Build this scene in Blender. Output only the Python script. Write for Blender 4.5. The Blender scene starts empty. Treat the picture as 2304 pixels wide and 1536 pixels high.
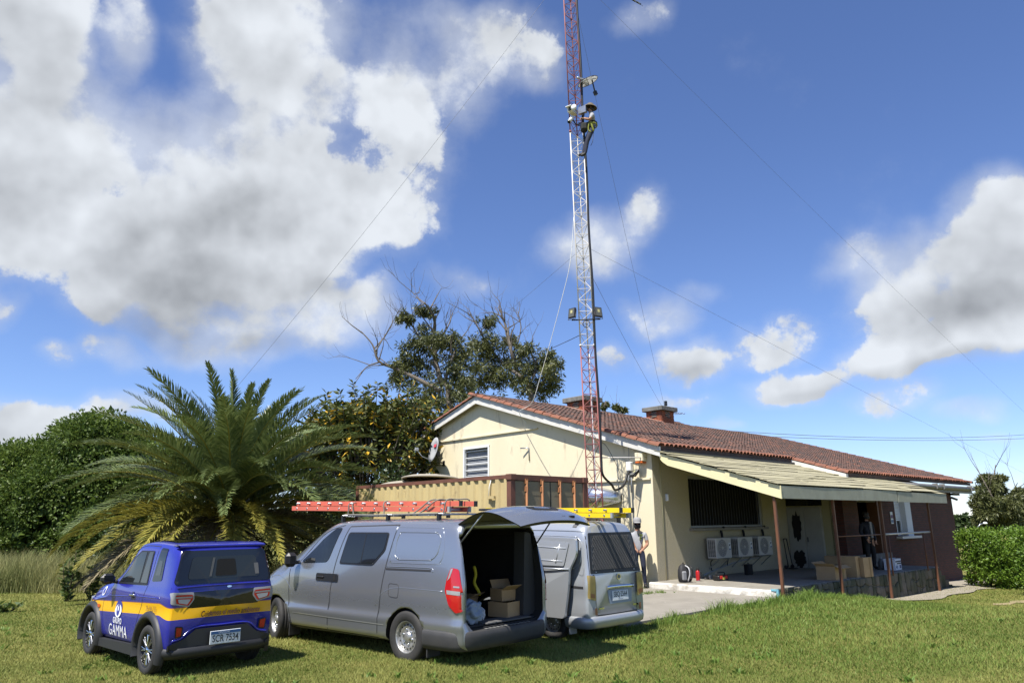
import bpy, bmesh, math, random
import numpy as np
from mathutils import Vector, Matrix, Euler
from mathutils.bvhtree import BVHTree
from mathutils.geometry import tessellate_polygon
PI = math.pi
R = math.radians
random.seed(7)
RNG = np.random.default_rng(11)
SC = bpy.context.scene
COL = SC.collection

# ------------------------------------------------------------------ camera
CAM_F, CAM_PITCH, CAM_ROLL, CAM_H = 1620.0, .2441, -.0098, 1.8145
_cp, _sp = math.cos(CAM_PITCH), math.sin(CAM_PITCH)
_fw = Vector((0, _cp, _sp)); _up = Vector((0, -_sp, _cp)); _rt = Vector((1, 0, 0))
_rt2 = _rt * math.cos(CAM_ROLL) + _up * math.sin(CAM_ROLL)
_up2 = -_rt * math.sin(CAM_ROLL) + _up * math.cos(CAM_ROLL)
cam_data = bpy.data.cameras.new('camera'); cam = bpy.data.objects.new('camera', cam_data)
COL.objects.link(cam)
cam_data.sensor_width = 36.0; cam_data.lens = 36.0 * CAM_F / 2304.0
cam_data.clip_start = .1; cam_data.clip_end = 6000
mw = Matrix.Identity(4)
for _i in range(3):
    mw[_i][0] = _rt2[_i]; mw[_i][1] = _up2[_i]; mw[_i][2] = -_fw[_i]
mw[2][3] = CAM_H
cam.matrix_world = mw
SC.camera = cam

def ray(px, py):
    return _fw + _rt2 * ((px - 1152) / CAM_F) - _up2 * ((py - 768) / CAM_F)
def gnd(px, py, z=0.0):
    d = ray(px, py); t = (z - CAM_H) / d.z
    return Vector((0, 0, CAM_H)) + d * t
def atY(px, py, Y):
    d = ray(px, py)
    return Vector((0, 0, CAM_H)) + d * (Y / d.y)

# house frame (u along the long wall, v along the gable, z up)
HA = .8293
HC = Vector((3.8757, 20.4819, 0))
HU = Vector((math.sin(HA), math.cos(HA), 0)); HV = Vector((-math.cos(HA), math.sin(HA), 0))
H_ROT = PI / 2 - HA
def hw(u, v, z=0.0):
    return HC + HU * u + HV * v + Vector((0, 0, z))

# ------------------------------------------------------------------ sun and sky
SUN_DIR = (HU * 1.0 + HV * .19 + Vector((0, 0, -1.86))).normalized()   # direction the light travels
SUN_EL = math.asin(-SUN_DIR.z)
sun_data = bpy.data.lights.new('sun', 'SUN'); sun = bpy.data.objects.new('sun', sun_data)
COL.objects.link(sun)
sun_data.energy = 5.0; sun_data.angle = R(.55); sun_data.color = (1.0, .955, .88)
sun.rotation_euler = SUN_DIR.to_track_quat('-Z', 'Y').to_euler()

world = bpy.data.worlds.new('World'); SC.world = world; world.use_nodes = True
def build_world():
    nt = world.node_tree; nt.nodes.clear()
    N = nt.nodes.new; L = nt.links.new
    def math_(op, a, b=None, clamp=False):
        n = N('ShaderNodeMath'); n.operation = op; n.use_clamp = clamp
        for i, s in enumerate((a, b)):
            if s is None: continue
            if isinstance(s, (int, float)): n.inputs[i].default_value = s
            else: L(s, n.inputs[i])
        return n.outputs[0]
    def maprange(v, a, b, c=0.0, d=1.0, smooth=True):
        n = N('ShaderNodeMapRange'); n.interpolation_type = 'SMOOTHSTEP' if smooth else 'LINEAR'; n.clamp = True
        L(v, n.inputs['Value'])
        for k, x in zip(('From Min', 'From Max', 'To Min', 'To Max'), (a, b, c, d)): n.inputs[k].default_value = x
        return n.outputs[0]
    out = N('ShaderNodeOutputWorld'); bg = N('ShaderNodeBackground'); bg.inputs['Strength'].default_value = .06
    sky = N('ShaderNodeTexSky'); sky.sky_type = 'NISHITA'; sky.sun_disc = False
    sky.sun_elevation = SUN_EL
    s = -SUN_DIR
    sky.sun_rotation = math.atan2(s.x, s.y)
    sky.altitude = 600; sky.air_density = 1.0; sky.dust_density = 0.0; sky.ozone_density = 4.0
    tc = N('ShaderNodeTexCoord')
    sep = N('ShaderNodeSeparateXYZ'); L(tc.outputs['Generated'], sep.inputs[0])
    az = math_('ARCTAN2', sep.outputs[0], sep.outputs[1])
    el = math_('ARCSINE', sep.outputs[2])
    ae = N('ShaderNodeCombineXYZ'); L(az, ae.inputs[0]); L(el, ae.inputs[1])
    # blobs of cloud: pixel centre, radii in pixels, weight, tilt (turned into azimuth and elevation)
    blobs = [(330, 345, 330, 170, 1.0, 0), (60, 330, 210, 340, 1.0, 0), (40, 60, 150, 150, .95, 0), (290, 80, 75, 110, .72, 0),
             (640, 190, 205, 200, .80, 0), (650, 30, 220, 110, .78, 0), (880, 220, 120, 210, .60, 0), (1080, 75, 180, 90, .66, 0),
             (1200, 140, 80, 70, .52, 0), (640, 430, 330, 175, 1.0, 0), (400, 600, 290, 170, 1.0, 0), (600, 590, 200, 110, .9, 0),
             (720, 705, 200, 85, .85, 0), (500, 750, 230, 75, .85, 0), (830, 690, 85, 75, .7, 0), (260, 790, 105, 48, .58, 0), (80, 520, 150, 110, .85, 0),
             (0, 690, 60, 55, .6, 0), (110, 792, 60, 35, .5, 0), (90, 960, 260, 75, .85, 0), (300, 905, 130, 45, .7, 0),
             (1330, 560, 130, 100, .66, 0), (1440, 490, 60, 100, .55, -.7), (1500, 725, 105, 65, .58, 0), (1580, 670, 70, 45, .42, 0),
             (1560, 830, 120, 60, .72, 0), (1730, 785, 115, 55, .62, .2), (1800, 868, 130, 52, .82, .1), (2150, 640, 230, 160, .98, 0),
             (2260, 470, 130, 110, .95, .3), (2100, 785, 240, 75, .98, .1), (1950, 620, 120, 90, .66, 0), (2290, 690, 120, 110, .98, 0),
             (2020, 905, 130, 52, .55, 0), (2190, 940, 120, 34, .55, 0), (1380, 830, 90, 50, .46, 0), (1440, 50, 95, 45, .42, 0),
             (2270, 995, 60, 22, .45, 0), (920, 380, 130, 170, .52, 0), (1030, 200, 120, 120, .50, 0), (1010, 640, 90, 60, .36, 0), (1500, 925, 120, 26, .40, 0), (1640, 960, 60, 18, .5, 0)]
    bellies = [(430, 620, 270, 130, 1, 0), (560, 500, 240, 80, .7, .1), (50, 470, 150, 190, .75, 0), (60, 120, 130, 110, .6, 0), (300, 720, 170, 60, .7, 0), (680, 650, 130, 50, .7, 0),
               (2180, 690, 200, 70, .85, .1), (2280, 590, 110, 60, .7, 0), (2110, 835, 190, 36, .8, .1), (560, 775, 210, 36, .7, 0), (1580, 855, 120, 28, .6, 0), (1800, 890, 140, 22, .6, 0), (120, 985, 260, 40, .6, 0), (640, 240, 130, 110, .35, 0)]
    vec_in = ae.outputs[0]
    def field(vec, blobs):
        acc = None
        for (px, py, rx, ry, wt, tilt) in blobs:
            d = ray(px, py).normalized()
            a = math.atan2(d.x, d.y); e = math.asin(d.z)
            k = 1.0 / CAM_F * (d.dot(_fw)); ka = k / max(.3, math.cos(e))
            mp = N('ShaderNodeMapping'); mp.vector_type = 'TEXTURE'
            L(vec, mp.inputs[0])
            mp.inputs['Location'].default_value = (a, e, 0); mp.inputs['Rotation'].default_value = (0, 0, tilt)
            mp.inputs['Scale'].default_value = (rx * ka * 1.38, ry * k * 1.38, 1)
            ln = N('ShaderNodeVectorMath'); ln.operation = 'LENGTH'; L(mp.outputs[0], ln.inputs[0])
            f = maprange(ln.outputs['Value'], 1.0, .15, 0, wt)
            acc = f if acc is None else math_('MAXIMUM', math_('MAXIMUM', acc, f), math_('MULTIPLY', math_('ADD', acc, f), .64))
        return acc
    # domain warp so that outlines billow
    wn = N('ShaderNodeTexNoise'); wn.inputs['Scale'].default_value = 7.0; wn.inputs['Detail'].default_value = 3
    L(tc.outputs['Generated'], wn.inputs['Vector'])
    w0 = N('ShaderNodeVectorMath'); w0.operation = 'SUBTRACT'; L(wn.outputs['Color'], w0.inputs[0]); w0.inputs[1].default_value = (.5, .5, .5)
    w1 = N('ShaderNodeVectorMath'); w1.operation = 'SCALE'; L(w0.outputs[0], w1.inputs[0]); w1.inputs['Scale'].default_value = .10
    w2 = N('ShaderNodeVectorMath'); w2.operation = 'ADD'; L(vec_in, w2.inputs[0]); L(w1.outputs[0], w2.inputs[1])
    F = field(w2.outputs[0], blobs)
    G = field(w2.outputs[0], bellies)
    # sky out of view: the same kind of scattered cumulus
    gn = N('ShaderNodeTexNoise'); gn.inputs['Scale'].default_value = 3.2; gn.inputs['Detail'].default_value = 2
    L(tc.outputs['Generated'], gn.inputs['Vector'])
    g = maprange(gn.outputs[0], .56, .74)
    mp = N('ShaderNodeMapping'); mp.vector_type = 'TEXTURE'; L(vec_in, mp.inputs[0])
    mp.inputs['Location'].default_value = (0, .30, 0); mp.inputs['Scale'].default_value = (.78, .62, 1)
    ln = N('ShaderNodeVectorMath'); ln.operation = 'LENGTH'; L(mp.outputs[0], ln.inputs[0])
    outside = maprange(ln.outputs['Value'], 1.0, 1.25)
    F = math_('MAXIMUM', F, math_('MULTIPLY', math_('MULTIPLY', g, outside), .9))
    def fbm(scale, detail, rough, offs=(0, 0, 0), lac=2.1):
        n = N('ShaderNodeTexNoise'); n.inputs['Scale'].default_value = scale; n.inputs['Detail'].default_value = detail
        n.inputs['Roughness'].default_value = rough; n.inputs['Lacunarity'].default_value = lac
        v = N('ShaderNodeVectorMath'); v.operation = 'ADD'; L(tc.outputs['Generated'], v.inputs[0]); v.inputs[1].default_value = offs
        L(v.outputs[0], n.inputs['Vector'])
        return n.outputs[0]
    n1 = fbm(8.0, 7.5, .60)
    nb = fbm(5.0, 4, .5, (3, 1, 2))
    dens_raw = math_('ADD', F, math_('MULTIPLY', math_('MULTIPLY', math_('SUBTRACT', n1, .5), 1.9), maprange(F, .0, .25)))
    # some edges are crisp, others wispy
    width = maprange(nb, .42, .60, .20, .75)
    alpha = N('ShaderNodeMapRange'); alpha.interpolation_type = 'SMOOTHSTEP'
    L(dens_raw, alpha.inputs[0]); alpha.inputs[1].default_value = .30; L(math_('ADD', width, .32), alpha.inputs[2]); alpha = alpha.outputs[0]
    veil = math_('MULTIPLY', maprange(math_('ADD', F, math_('MULTIPLY', math_('SUBTRACT', n1, .5), .9)), .06, .90), .66)
    alpha = math_('MAXIMUM', alpha, veil)
    # light: rims and knolls facing the sun are bright, thick bellies are grey
    relief = math_('SUBTRACT', fbm(6.5, 3.5, .55), fbm(6.5, 3.5, .55, (-.014, -.010, .030)))
    belly = math_('MULTIPLY', G, maprange(nb, .30, .65, .6, 1.0))
    lum = math_('ADD', 8.2, math_('ADD', math_('MULTIPLY', relief, 10.0), math_('MULTIPLY', math_('SUBTRACT', n1, .5), 2.6)))
    lum = math_('SUBTRACT', lum, math_('MULTIPLY', belly, 3.7))
    lum = math_('MINIMUM', math_('MAXIMUM', lum, 3.8), 9.2)
    cc = N('ShaderNodeCombineXYZ')
    L(math_('MULTIPLY', lum, .90), cc.inputs[0]); L(math_('MULTIPLY', lum, .945), cc.inputs[1]); L(lum, cc.inputs[2])
    tint = N('ShaderNodeMix'); tint.data_type = 'RGBA'; tint.blend_type = 'MULTIPLY'; tint.inputs['Factor'].default_value = 1
    L(sky.outputs[0], tint.inputs[6]); tint.inputs[7].default_value = SKY_TINT
    mix = N('ShaderNodeMix'); mix.data_type = 'RGBA'
    L(math_('MULTIPLY', alpha, .96), mix.inputs['Factor']); L(tint.outputs[2], mix.inputs[6]); L(cc.outputs[0], mix.inputs[7])
    L(mix.outputs[2], bg.inputs['Color']); L(bg.outputs[0], out.inputs['Surface'])
SKY_TINT = (1.28, 1.34, 1.66, 1)
build_world()
world.cycles.sampling_method = 'MANUAL'; world.cycles.sample_map_resolution = 512

vs = SC.view_settings
vs.view_transform = 'Standard'; vs.look = 'None'; vs.exposure = 0.76; vs.gamma = 1.0; vs.use_curve_mapping = False
SC.cycles.max_bounces = 6; SC.cycles.diffuse_bounces = 2; SC.cycles.glossy_bounces = 3
SC.cycles.transmission_bounces = 4; SC.cycles.transparent_max_bounces = 6
SC.cycles.caustics_reflective = False; SC.cycles.caustics_refractive = False
SC.cycles.use_denoising = True
# ------------------------------------------------------------------ materials
def mat(name, col, rough=.6, metal=0.0, col2=None, vscale=3.0, vmid=.5, vwidth=.2, bump=0.0, bscale=60.0, coat=0.0, spec=.5,
        detail=6, col3=None, v3scale=20.0, v3=.5, world_pos=True, trans=None, stretch=None, emit=None):
    m = bpy.data.materials.new(name); m.use_nodes = True
    nt = m.node_tree; b = nt.nodes['Principled BSDF']; N = nt.nodes.new; L = nt.links.new
    b.inputs['Base Color'].default_value = (*col, 1); b.inputs['Roughness'].default_value = rough
    b.inputs['Metallic'].default_value = metal; b.inputs['Specular IOR Level'].default_value = spec
    if coat: b.inputs['Coat Weight'].default_value = coat; b.inputs['Coat Roughness'].default_value = .04
    src = None
    if col2 or bump or col3:
        if world_pos:
            g = N('ShaderNodeNewGeometry'); src = g.outputs['Position']
        else:
            g = N('ShaderNodeTexCoord'); src = g.outputs['Object']
        if stretch:
            mp = N('ShaderNodeMapping'); L(src, mp.inputs[0]); mp.inputs['Scale'].default_value = stretch; src = mp.outputs[0]
    base = None
    def noise(sc, det=detail):
        n = N('ShaderNodeTexNoise'); n.inputs['Scale'].default_value = sc; n.inputs['Detail'].default_value = det
        n.inputs['Roughness'].default_value = .62; L(src, n.inputs['Vector']); return n.outputs[0]
    if col2:
        r = N('ShaderNodeMapRange'); L(noise(vscale), r.inputs[0])
        r.inputs[1].default_value = vmid - vwidth; r.inputs[2].default_value = vmid + vwidth
        mx = N('ShaderNodeMix'); mx.data_type = 'RGBA'; L(r.outputs[0], mx.inputs[0])
        mx.inputs[6].default_value = (*col, 1); mx.inputs[7].default_value = (*col2, 1); base = mx.outputs[2]
    if col3:
        r = N('ShaderNodeMapRange'); L(noise(v3scale), r.inputs[0])
        r.inputs[1].default_value = v3; r.inputs[2].default_value = v3 + .12
        mx = N('ShaderNodeMix'); mx.data_type = 'RGBA'; L(r.outputs[0], mx.inputs[0])
        if base: L(base, mx.inputs[6])
        else: mx.inputs[6].default_value = (*col, 1)
        mx.inputs[7].default_value = (*col3, 1); base = mx.outputs[2]
    if base: L(base, b.inputs['Base Color'])
    if bump:
        bp = N('ShaderNodeBump'); bp.inputs['Strength'].default_value = bump; bp.inputs['Distance'].default_value = .02
        L(noise(bscale, 4), bp.inputs['Height']); L(bp.outputs[0], b.inputs['Normal'])
    if trans:
        t = N('ShaderNodeBsdfTranslucent')
        if base: L(base, t.inputs[0])
        else: t.inputs[0].default_value = (*col, 1)
        ms = N('ShaderNodeMixShader'); ms.inputs[0].default_value = trans
        L(b.outputs[0], ms.inputs[1]); L(t.outputs[0], ms.inputs[2]); L(ms.outputs[0], nt.nodes['Material Output'].inputs[0])
    if emit:
        b.inputs['Emission Color'].default_value = (*emit, 1); b.inputs['Emission Strength'].default_value = 1
    return m

def leaf_mat(name, c1, c2, c3=None, trans=.25, rough=.45, c3w=.1, spec=.4):
    """leaf colour varied by the per-face attribute 'tint'"""
    m = bpy.data.materials.new(name); m.use_nodes = True
    nt = m.node_tree; b = nt.nodes['Principled BSDF']; N = nt.nodes.new; L = nt.links.new
    a = N('ShaderNodeAttribute'); a.attribute_name = 'tint'
    cr = N('ShaderNodeValToRGB'); L(a.outputs['Fac'], cr.inputs[0])
    e = cr.color_ramp.elements; e[0].position = 0; e[0].color = (*c1, 1)
    e[1].position = 1 - c3w if c3 else 1; e[1].color = (*c2, 1)
    if c3:
        x = cr.color_ramp.elements.new(min(.999, 1 - c3w * .6)); x.color = (*c3, 1)
    L(cr.outputs[0], b.inputs['Base Color']); b.inputs['Roughness'].default_value = rough; b.inputs['Specular IOR Level'].default_value = spec
    t = N('ShaderNodeBsdfTranslucent'); L(cr.outputs[0], t.inputs[0])
    ms = N('ShaderNodeMixShader'); ms.inputs[0].default_value = trans
    L(b.outputs[0], ms.inputs[1]); L(t.outputs[0], ms.inputs[2]); L(ms.outputs[0], nt.nodes['Material Output'].inputs[0])
    return m

# ------------------------------------------------------------------ mesh helpers
class MB:
    def __init__(s): s.v = []; s.f = []; s.sm = []
    def add(s, vs, fs, smooth=False):
        o = len(s.v); s.v += [tuple(x) for x in vs]
        for f in fs: s.f.append(tuple(i + o for i in f)); s.sm.append(smooth)
        return s
    def box(s, c, d, rot=None, bev=0.0):
        x, y, z = d[0] / 2, d[1] / 2, d[2] / 2
        if bev:
            b = min(bev, x * .9, y * .9, z * .9); vs = []
            # chamfered box: 24 verts
            idx = {}
            for sx in (-1, 1):
                for sy in (-1, 1):
                    for sz in (-1, 1):
                        for ax in range(3):
                            p = [sx * (x - b), sy * (y - b), sz * (z - b)]; p[ax] = (sx * x, sy * y, sz * z)[ax]
                            idx[(sx, sy, sz, ax)] = len(vs); vs.append(Vector(p))
            fs = []
            for ax in range(3):
                o1, o2 = [(1, 2), (2, 0), (0, 1)][ax]
                for sg in (-1, 1):
                    q = []
                    for a1, a2 in ((-1, -1), (1, -1), (1, 1), (-1, 1)):
                        k = [0, 0, 0]; k[ax] = sg; k[o1] = a1; k[o2] = a2; q.append(idx[(*k, ax)])
                    fs.append(tuple(q if sg > 0 else q[::-1]))
            for ax in range(3):        # edges along ax
                o1, o2 = [(1, 2), (2, 0), (0, 1)][ax]
                for a1 in (-1, 1):
                    for a2 in (-1, 1):
                        def K(sg, which):
                            k = [0, 0, 0]; k[ax] = sg; k[o1] = a1; k[o2] = a2; return idx[(*k, which)]
                        q = [K(-1, o1), K(1, o1), K(1, o2), K(-1, o2)]
                        fs.append(tuple(q if a1 * a2 < 0 else q[::-1]))
            for sx in (-1, 1):
                for sy in (-1, 1):
                    for sz in (-1, 1):
                        q = [idx[(sx, sy, sz, 0)], idx[(sx, sy, sz, 1)], idx[(sx, sy, sz, 2)]]
                        fs.append(tuple(q if sx * sy * sz > 0 else q[::-1]))
        else:
            vs = [Vector((a * x, b * y, e * z)) for a in (-1, 1) for b in (-1, 1) for e in (-1, 1)]
            fs = [(0, 1, 3, 2), (4, 6, 7, 5), (0, 4, 5, 1), (2, 3, 7, 6), (0, 2, 6, 4), (1, 5, 7, 3)]
        M = (rot.to_matrix() if isinstance(rot, Euler) else rot) if rot is not None else None
        C = Vector(c)
        return s.add([(M @ p if M else p) + C for p in vs], fs)
    def bar(s, a, b, w, h=None, up=(0, 0, 1)):
        """rectangular bar from a to b, w wide (sideways), h along up"""
        a, b = Vector(a), Vector(b); h = h or w; d = (b - a); ln = d.length; d.normalize()
        u = Vector(up); sd = d.cross(u)
        if sd.length < 1e-4: sd = d.cross(Vector((1, 0, 0)))
        sd.normalize(); u = sd.cross(d).normalized()
        M = Matrix((d, sd, u)).transposed()
        return s.box((a + b) / 2, (ln, w, h), M)
    def tube(s, pts, r, n=6, caps=True, smooth=True, closed=False):
        pts = [Vector(p) for p in pts]; m = len(pts)
        rs = r if isinstance(r, (list, tuple)) else [r] * m
        vs = []; prev = None
        for i, p in enumerate(pts):
            if closed: t = pts[(i + 1) % m] - pts[i - 1]
            else: t = pts[min(i + 1, m - 1)] - pts[max(i - 1, 0)]
            t.normalize()
            if prev is None:
                a = t.cross(Vector((0, 0, 1)));
                if a.length < .05: a = t.cross(Vector((1, 0, 0)))
            else:
                a = prev - t * prev.dot(t)
            a.normalize(); prev = a; b = t.cross(a)
            for k in range(n):
                an = 2 * PI * k / n
                vs.append(p + (a * math.cos(an) + b * math.sin(an)) * rs[i])
        fs = []
        for i in range(m if closed else m - 1):
            j = (i + 1) % m
            for k in range(n):
                k2 = (k + 1) % n
                fs.append((i * n + k, i * n + k2, j * n + k2, j * n + k))
        s.add(vs, fs, smooth)
        if caps and not closed:
            o = len(s.v) - len(vs)
            s.f.append(tuple(o + k for k in reversed(range(n)))); s.sm.append(False)
            s.f.append(tuple(o + (m - 1) * n + k for k in range(n))); s.sm.append(False)
        return s
    def lathe(s, prof, n=24, axis='Z', c=(0, 0, 0), smooth=True, arc=2 * PI, M=None):
        """profile of (radius, height) turned about an axis"""
        vs = []; C = Vector(c); full = abs(arc - 2 * PI) < 1e-6
        cnt = n if full else n + 1
        for (r, h) in prof:
            for k in range(cnt):
                a = arc * k / n; x, y = r * math.cos(a), r * math.sin(a)
                p = {'Z': Vector((x, y, h)), 'Y': Vector((x, h, -y)), 'X': Vector((h, x, y))}[axis]
                vs.append((M @ p if M else p) + C)
        fs = []
        for i in range(len(prof) - 1):
            for k in range(n):
                k2 = (k + 1) % cnt
                fs.append((i * cnt + k, i * cnt + k2, (i + 1) * cnt + k2, (i + 1) * cnt + k))
        return s.add(vs, fs, smooth)
    def grid(s, rows, smooth=True, close=False, flip=False):
        n = len(rows[0]); fs = []
        for i in range(len(rows) - 1):
            for k in range(n if close else n - 1):
                k2 = (k + 1) % n; q = (i * n + k, i * n + k2, (i + 1) * n + k2, (i + 1) * n + k)
                fs.append(q[::-1] if flip else q)
        return s.add([p for r in rows for p in r], fs, smooth)
    def prism(s, poly, fmap, h0, h1, holes=()):
        """flat polygon with holes, given in 2D, extruded between h0 and h1; fmap(a, b, h) -> point"""
        loops = [list(poly)] + [list(h) for h in holes]
        tris = tessellate_polygon([[Vector((a, b, 0)) for a, b in lp] for lp in loops])
        flat = [p for lp in loops for p in lp]; n = len(flat)
        vs = [fmap(a, b, h0) for a, b in flat] + [fmap(a, b, h1) for a, b in flat]
        fs = [tuple(t) for t in tris] + [tuple(i + n for i in reversed(t)) for t in tris]
        o = 0
        for lp in loops:
            m = len(lp)
            for i in range(m):
                j = (i + 1) % m; fs.append((o + i, o + j, o + j + n, o + i + n))
            o += m
        return s.add(vs, fs)
    def mesh(s, name, m=None, fixn=True):
        me = bpy.data.meshes.new(name); me.from_pydata(s.v, [], s.f)
        me.polygons.foreach_set('use_smooth', s.sm)
        if fixn:
            bm = bmesh.new(); bm.from_mesh(me); bmesh.ops.recalc_face_normals(bm, faces=bm.faces); bm.to_mesh(me); bm.free()
        if m: me.materials.append(m)
        me.update()
        return me
    def build(s, name, m, parent=None, loc=None, rot=None, fixn=True):
        o = bpy.data.objects.new(name, s.mesh(name, m, fixn)); COL.objects.link(o)
        if parent: o.parent = parent
        if loc is not None: o.location = loc
        if rot is not None: o.rotation_euler = rot
        return o

def tag(o, label=None, cat=None, group=None, kind=None):
    if label: o['label'] = label
    if cat: o['category'] = cat
    if group: o['group'] = group
    if kind: o['kind'] = kind
    return o
def thing(name, label, cat, loc=(0, 0, 0), rz=0.0, group=None, rot=None):
    o = bpy.data.objects.new(name, None); COL.objects.link(o); o.empty_display_size = .2
    o.location = loc; o.rotation_euler = rot if rot is not None else (0, 0, rz)
    return tag(o, label, cat, group)
def link_copy(src, name, parent=None, loc=None, rot=None, scale=None):
    o = bpy.data.objects.new(name, src if isinstance(src, bpy.types.Mesh) else src.data); COL.objects.link(o)
    if parent: o.parent = parent
    if loc is not None: o.location = loc
    if rot is not None: o.rotation_euler = rot
    if scale is not None: o.scale = scale
    return o
def np_mesh(name, V, F, m, parent=None, tint=None, smooth=False, normals=None):
    """big mesh from numpy: V (n,3), F (k,3) or (k,4)"""
    V = np.asarray(V, np.float32); F = np.asarray(F, np.int32)
    me = bpy.data.meshes.new(name); k = F.shape[1]
    me.vertices.add(len(V)); me.vertices.foreach_set('co', V.ravel())
    me.loops.add(F.size); me.loops.foreach_set('vertex_index', F.ravel())
    me.polygons.add(len(F)); me.polygons.foreach_set('loop_start', np.arange(0, F.size, k, dtype=np.int32))
    me.polygons.foreach_set('loop_total', np.full(len(F), k, np.int32))
    if smooth: me.polygons.foreach_set('use_smooth', np.ones(len(F), bool))
    if tint is not None:
        at = me.attributes.new('tint', 'FLOAT', 'FACE'); at.data.foreach_set('value', np.asarray(tint, np.float32))
    me.update(calc_edges=True); me.validate()
    if m: me.materials.append(m)
    o = bpy.data.objects.new(name, me); COL.objects.link(o)
    if parent: o.parent = parent
    return o
def text_mesh(body, size=1.0, bold=False, shear=0.0, space=1.0, extr=0.0, offset=0.0):
    """lettering as a mesh: returns verts (x right, y up) centred, faces"""
    cu = bpy.data.curves.new('lettering', 'FONT'); cu.body = body; cu.size = size; cu.shear = shear
    cu.space_character = space; cu.align_x = 'CENTER'; cu.align_y = 'CENTER'; cu.resolution_u = 3; cu.offset = offset
    ob = bpy.data.objects.new('lettering', cu); COL.objects.link(ob)
    dg = bpy.context.evaluated_depsgraph_get(); me = bpy.data.meshes.new_from_object(ob.evaluated_get(dg))
    vs = [v.co.copy() for v in me.vertices]; fs = [tuple(p.vertices) for p in me.polygons]
    bpy.data.objects.remove(ob); bpy.data.curves.remove(cu); bpy.data.meshes.remove(me)
    return vs, fs
def smooth_path(pts, k=6):
    """Catmull-Rom through points"""
    P = [Vector(p) for p in pts]; out = []
    for i in range(len(P) - 1):
        p0 = P[max(i - 1, 0)]; p1 = P[i]; p2 = P[i + 1]; p3 = P[min(i + 2, len(P) - 1)]
        for j in range(k):
            t = j / k
            out.append(.5 * ((2 * p1) + (p2 - p0) * t + (2 * p0 - 5 * p1 + 4 * p2 - p3) * t * t + (3 * p1 - p0 - 3 * p2 + p3) * t ** 3))
    out.append(P[-1]); return out
def sstep(a, b, x):
    t = min(1, max(0, (x - a) / (b - a))); return t * t * (3 - 2 * t)

# common materials
M_STEEL = mat('galvanised_steel', (.45, .46, .47), .35, .9, col2=(.33, .34, .35), vscale=8)
M_DARK = mat('black_plastic', (.012, .012, .013), .45)
M_BLACK = mat('matt_black', (.006, .006, .006), .8)
M_WHITE = mat('white_paint', (.70, .69, .65), .6, col2=(.58, .56, .51), vscale=3, col3=(.40, .37, .32), v3scale=9, v3=.66, bump=.15, bscale=30)
M_WHITEP = mat('white_plastic', (.74, .75, .74), .4)
M_GREYP = mat('grey_plastic', (.30, .31, .32), .45)
M_RUBBER = mat('tyre_rubber', (.017, .017, .018), .75, bump=.2, bscale=90, col2=(.035, .033, .03), vscale=6)
M_CONC = mat('concrete', (.265, .245, .205), .85, col2=(.20, .182, .152), vscale=1.6, col3=(.31, .29, .25), v3scale=7, v3=.6, bump=.35, bscale=45)
M_CONCD = mat('weathered_concrete', (.22, .21, .185), .9, col2=(.10, .098, .088), vscale=4, col3=(.36, .35, .32), v3scale=9, v3=.62, bump=.5, bscale=30)
M_RUST = mat('rusty_steel', (.20, .075, .035), .7, col2=(.11, .05, .03), vscale=5, bump=.2, bscale=40)
M_BROWN = mat('brown_painted_steel', (.15, .062, .028), .6, col2=(.10, .042, .022), vscale=4)
M_CARD = mat('cardboard', (.44, .29, .15), .85, col2=(.37, .24, .12), vscale=5)
M_SKIN = mat('skin', (.36, .19, .12), .5, col2=(.31, .155, .095), vscale=20)
M_CHROME = mat('chrome', (.75, .76, .77), .12, 1.0)
M_WIRE = mat('wire', (.16, .165, .175), .5, .3)
# ------------------------------------------------------------------ ground
def vnoise(x, y, s, seed=0):
    """smooth value noise on numpy arrays, 0..1"""
    r = np.random.default_rng(seed); T = r.random((64, 64))
    x = np.asarray(x) / s + 1000.3; y = np.asarray(y) / s + 1000.7
    i = np.floor(x).astype(int); j = np.floor(y).astype(int); fx = x - i; fy = y - j
    fx = fx * fx * (3 - 2 * fx); fy = fy * fy * (3 - 2 * fy)
    a = T[i % 64, j % 64]; b = T[(i + 1) % 64, j % 64]; c = T[i % 64, (j + 1) % 64]; d = T[(i + 1) % 64, (j + 1) % 64]
    return (a * (1 - fx) + b * fx) * (1 - fy) + (c * (1 - fx) + d * fx) * fy
def np_ss(a, b, x):
    t = np.clip((x - a) / (b - a), 0, 1); return t * t * (3 - 2 * t)
def to_uv(x, y):
    dx = np.asarray(x) - HC.x; dy = np.asarray(y) - HC.y
    return dx * HU.x + dy * HU.y, dx * HV.x + dy * HV.y
def gz(x, y):
    u, v = to_uv(x, y)
    z = -.52 * np_ss(-.6, 7.5, u) - .32 * np_ss(9, 24, u)
    z = z + .03 * (vnoise(x, y, 3.1, 3) - .5) * np_ss(1.0, 4.0, np.abs(np.asarray(y) - 10.5))
    return z
def gzf(x, y): return float(gz(np.array([x]), np.array([y]))[0])

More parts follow.
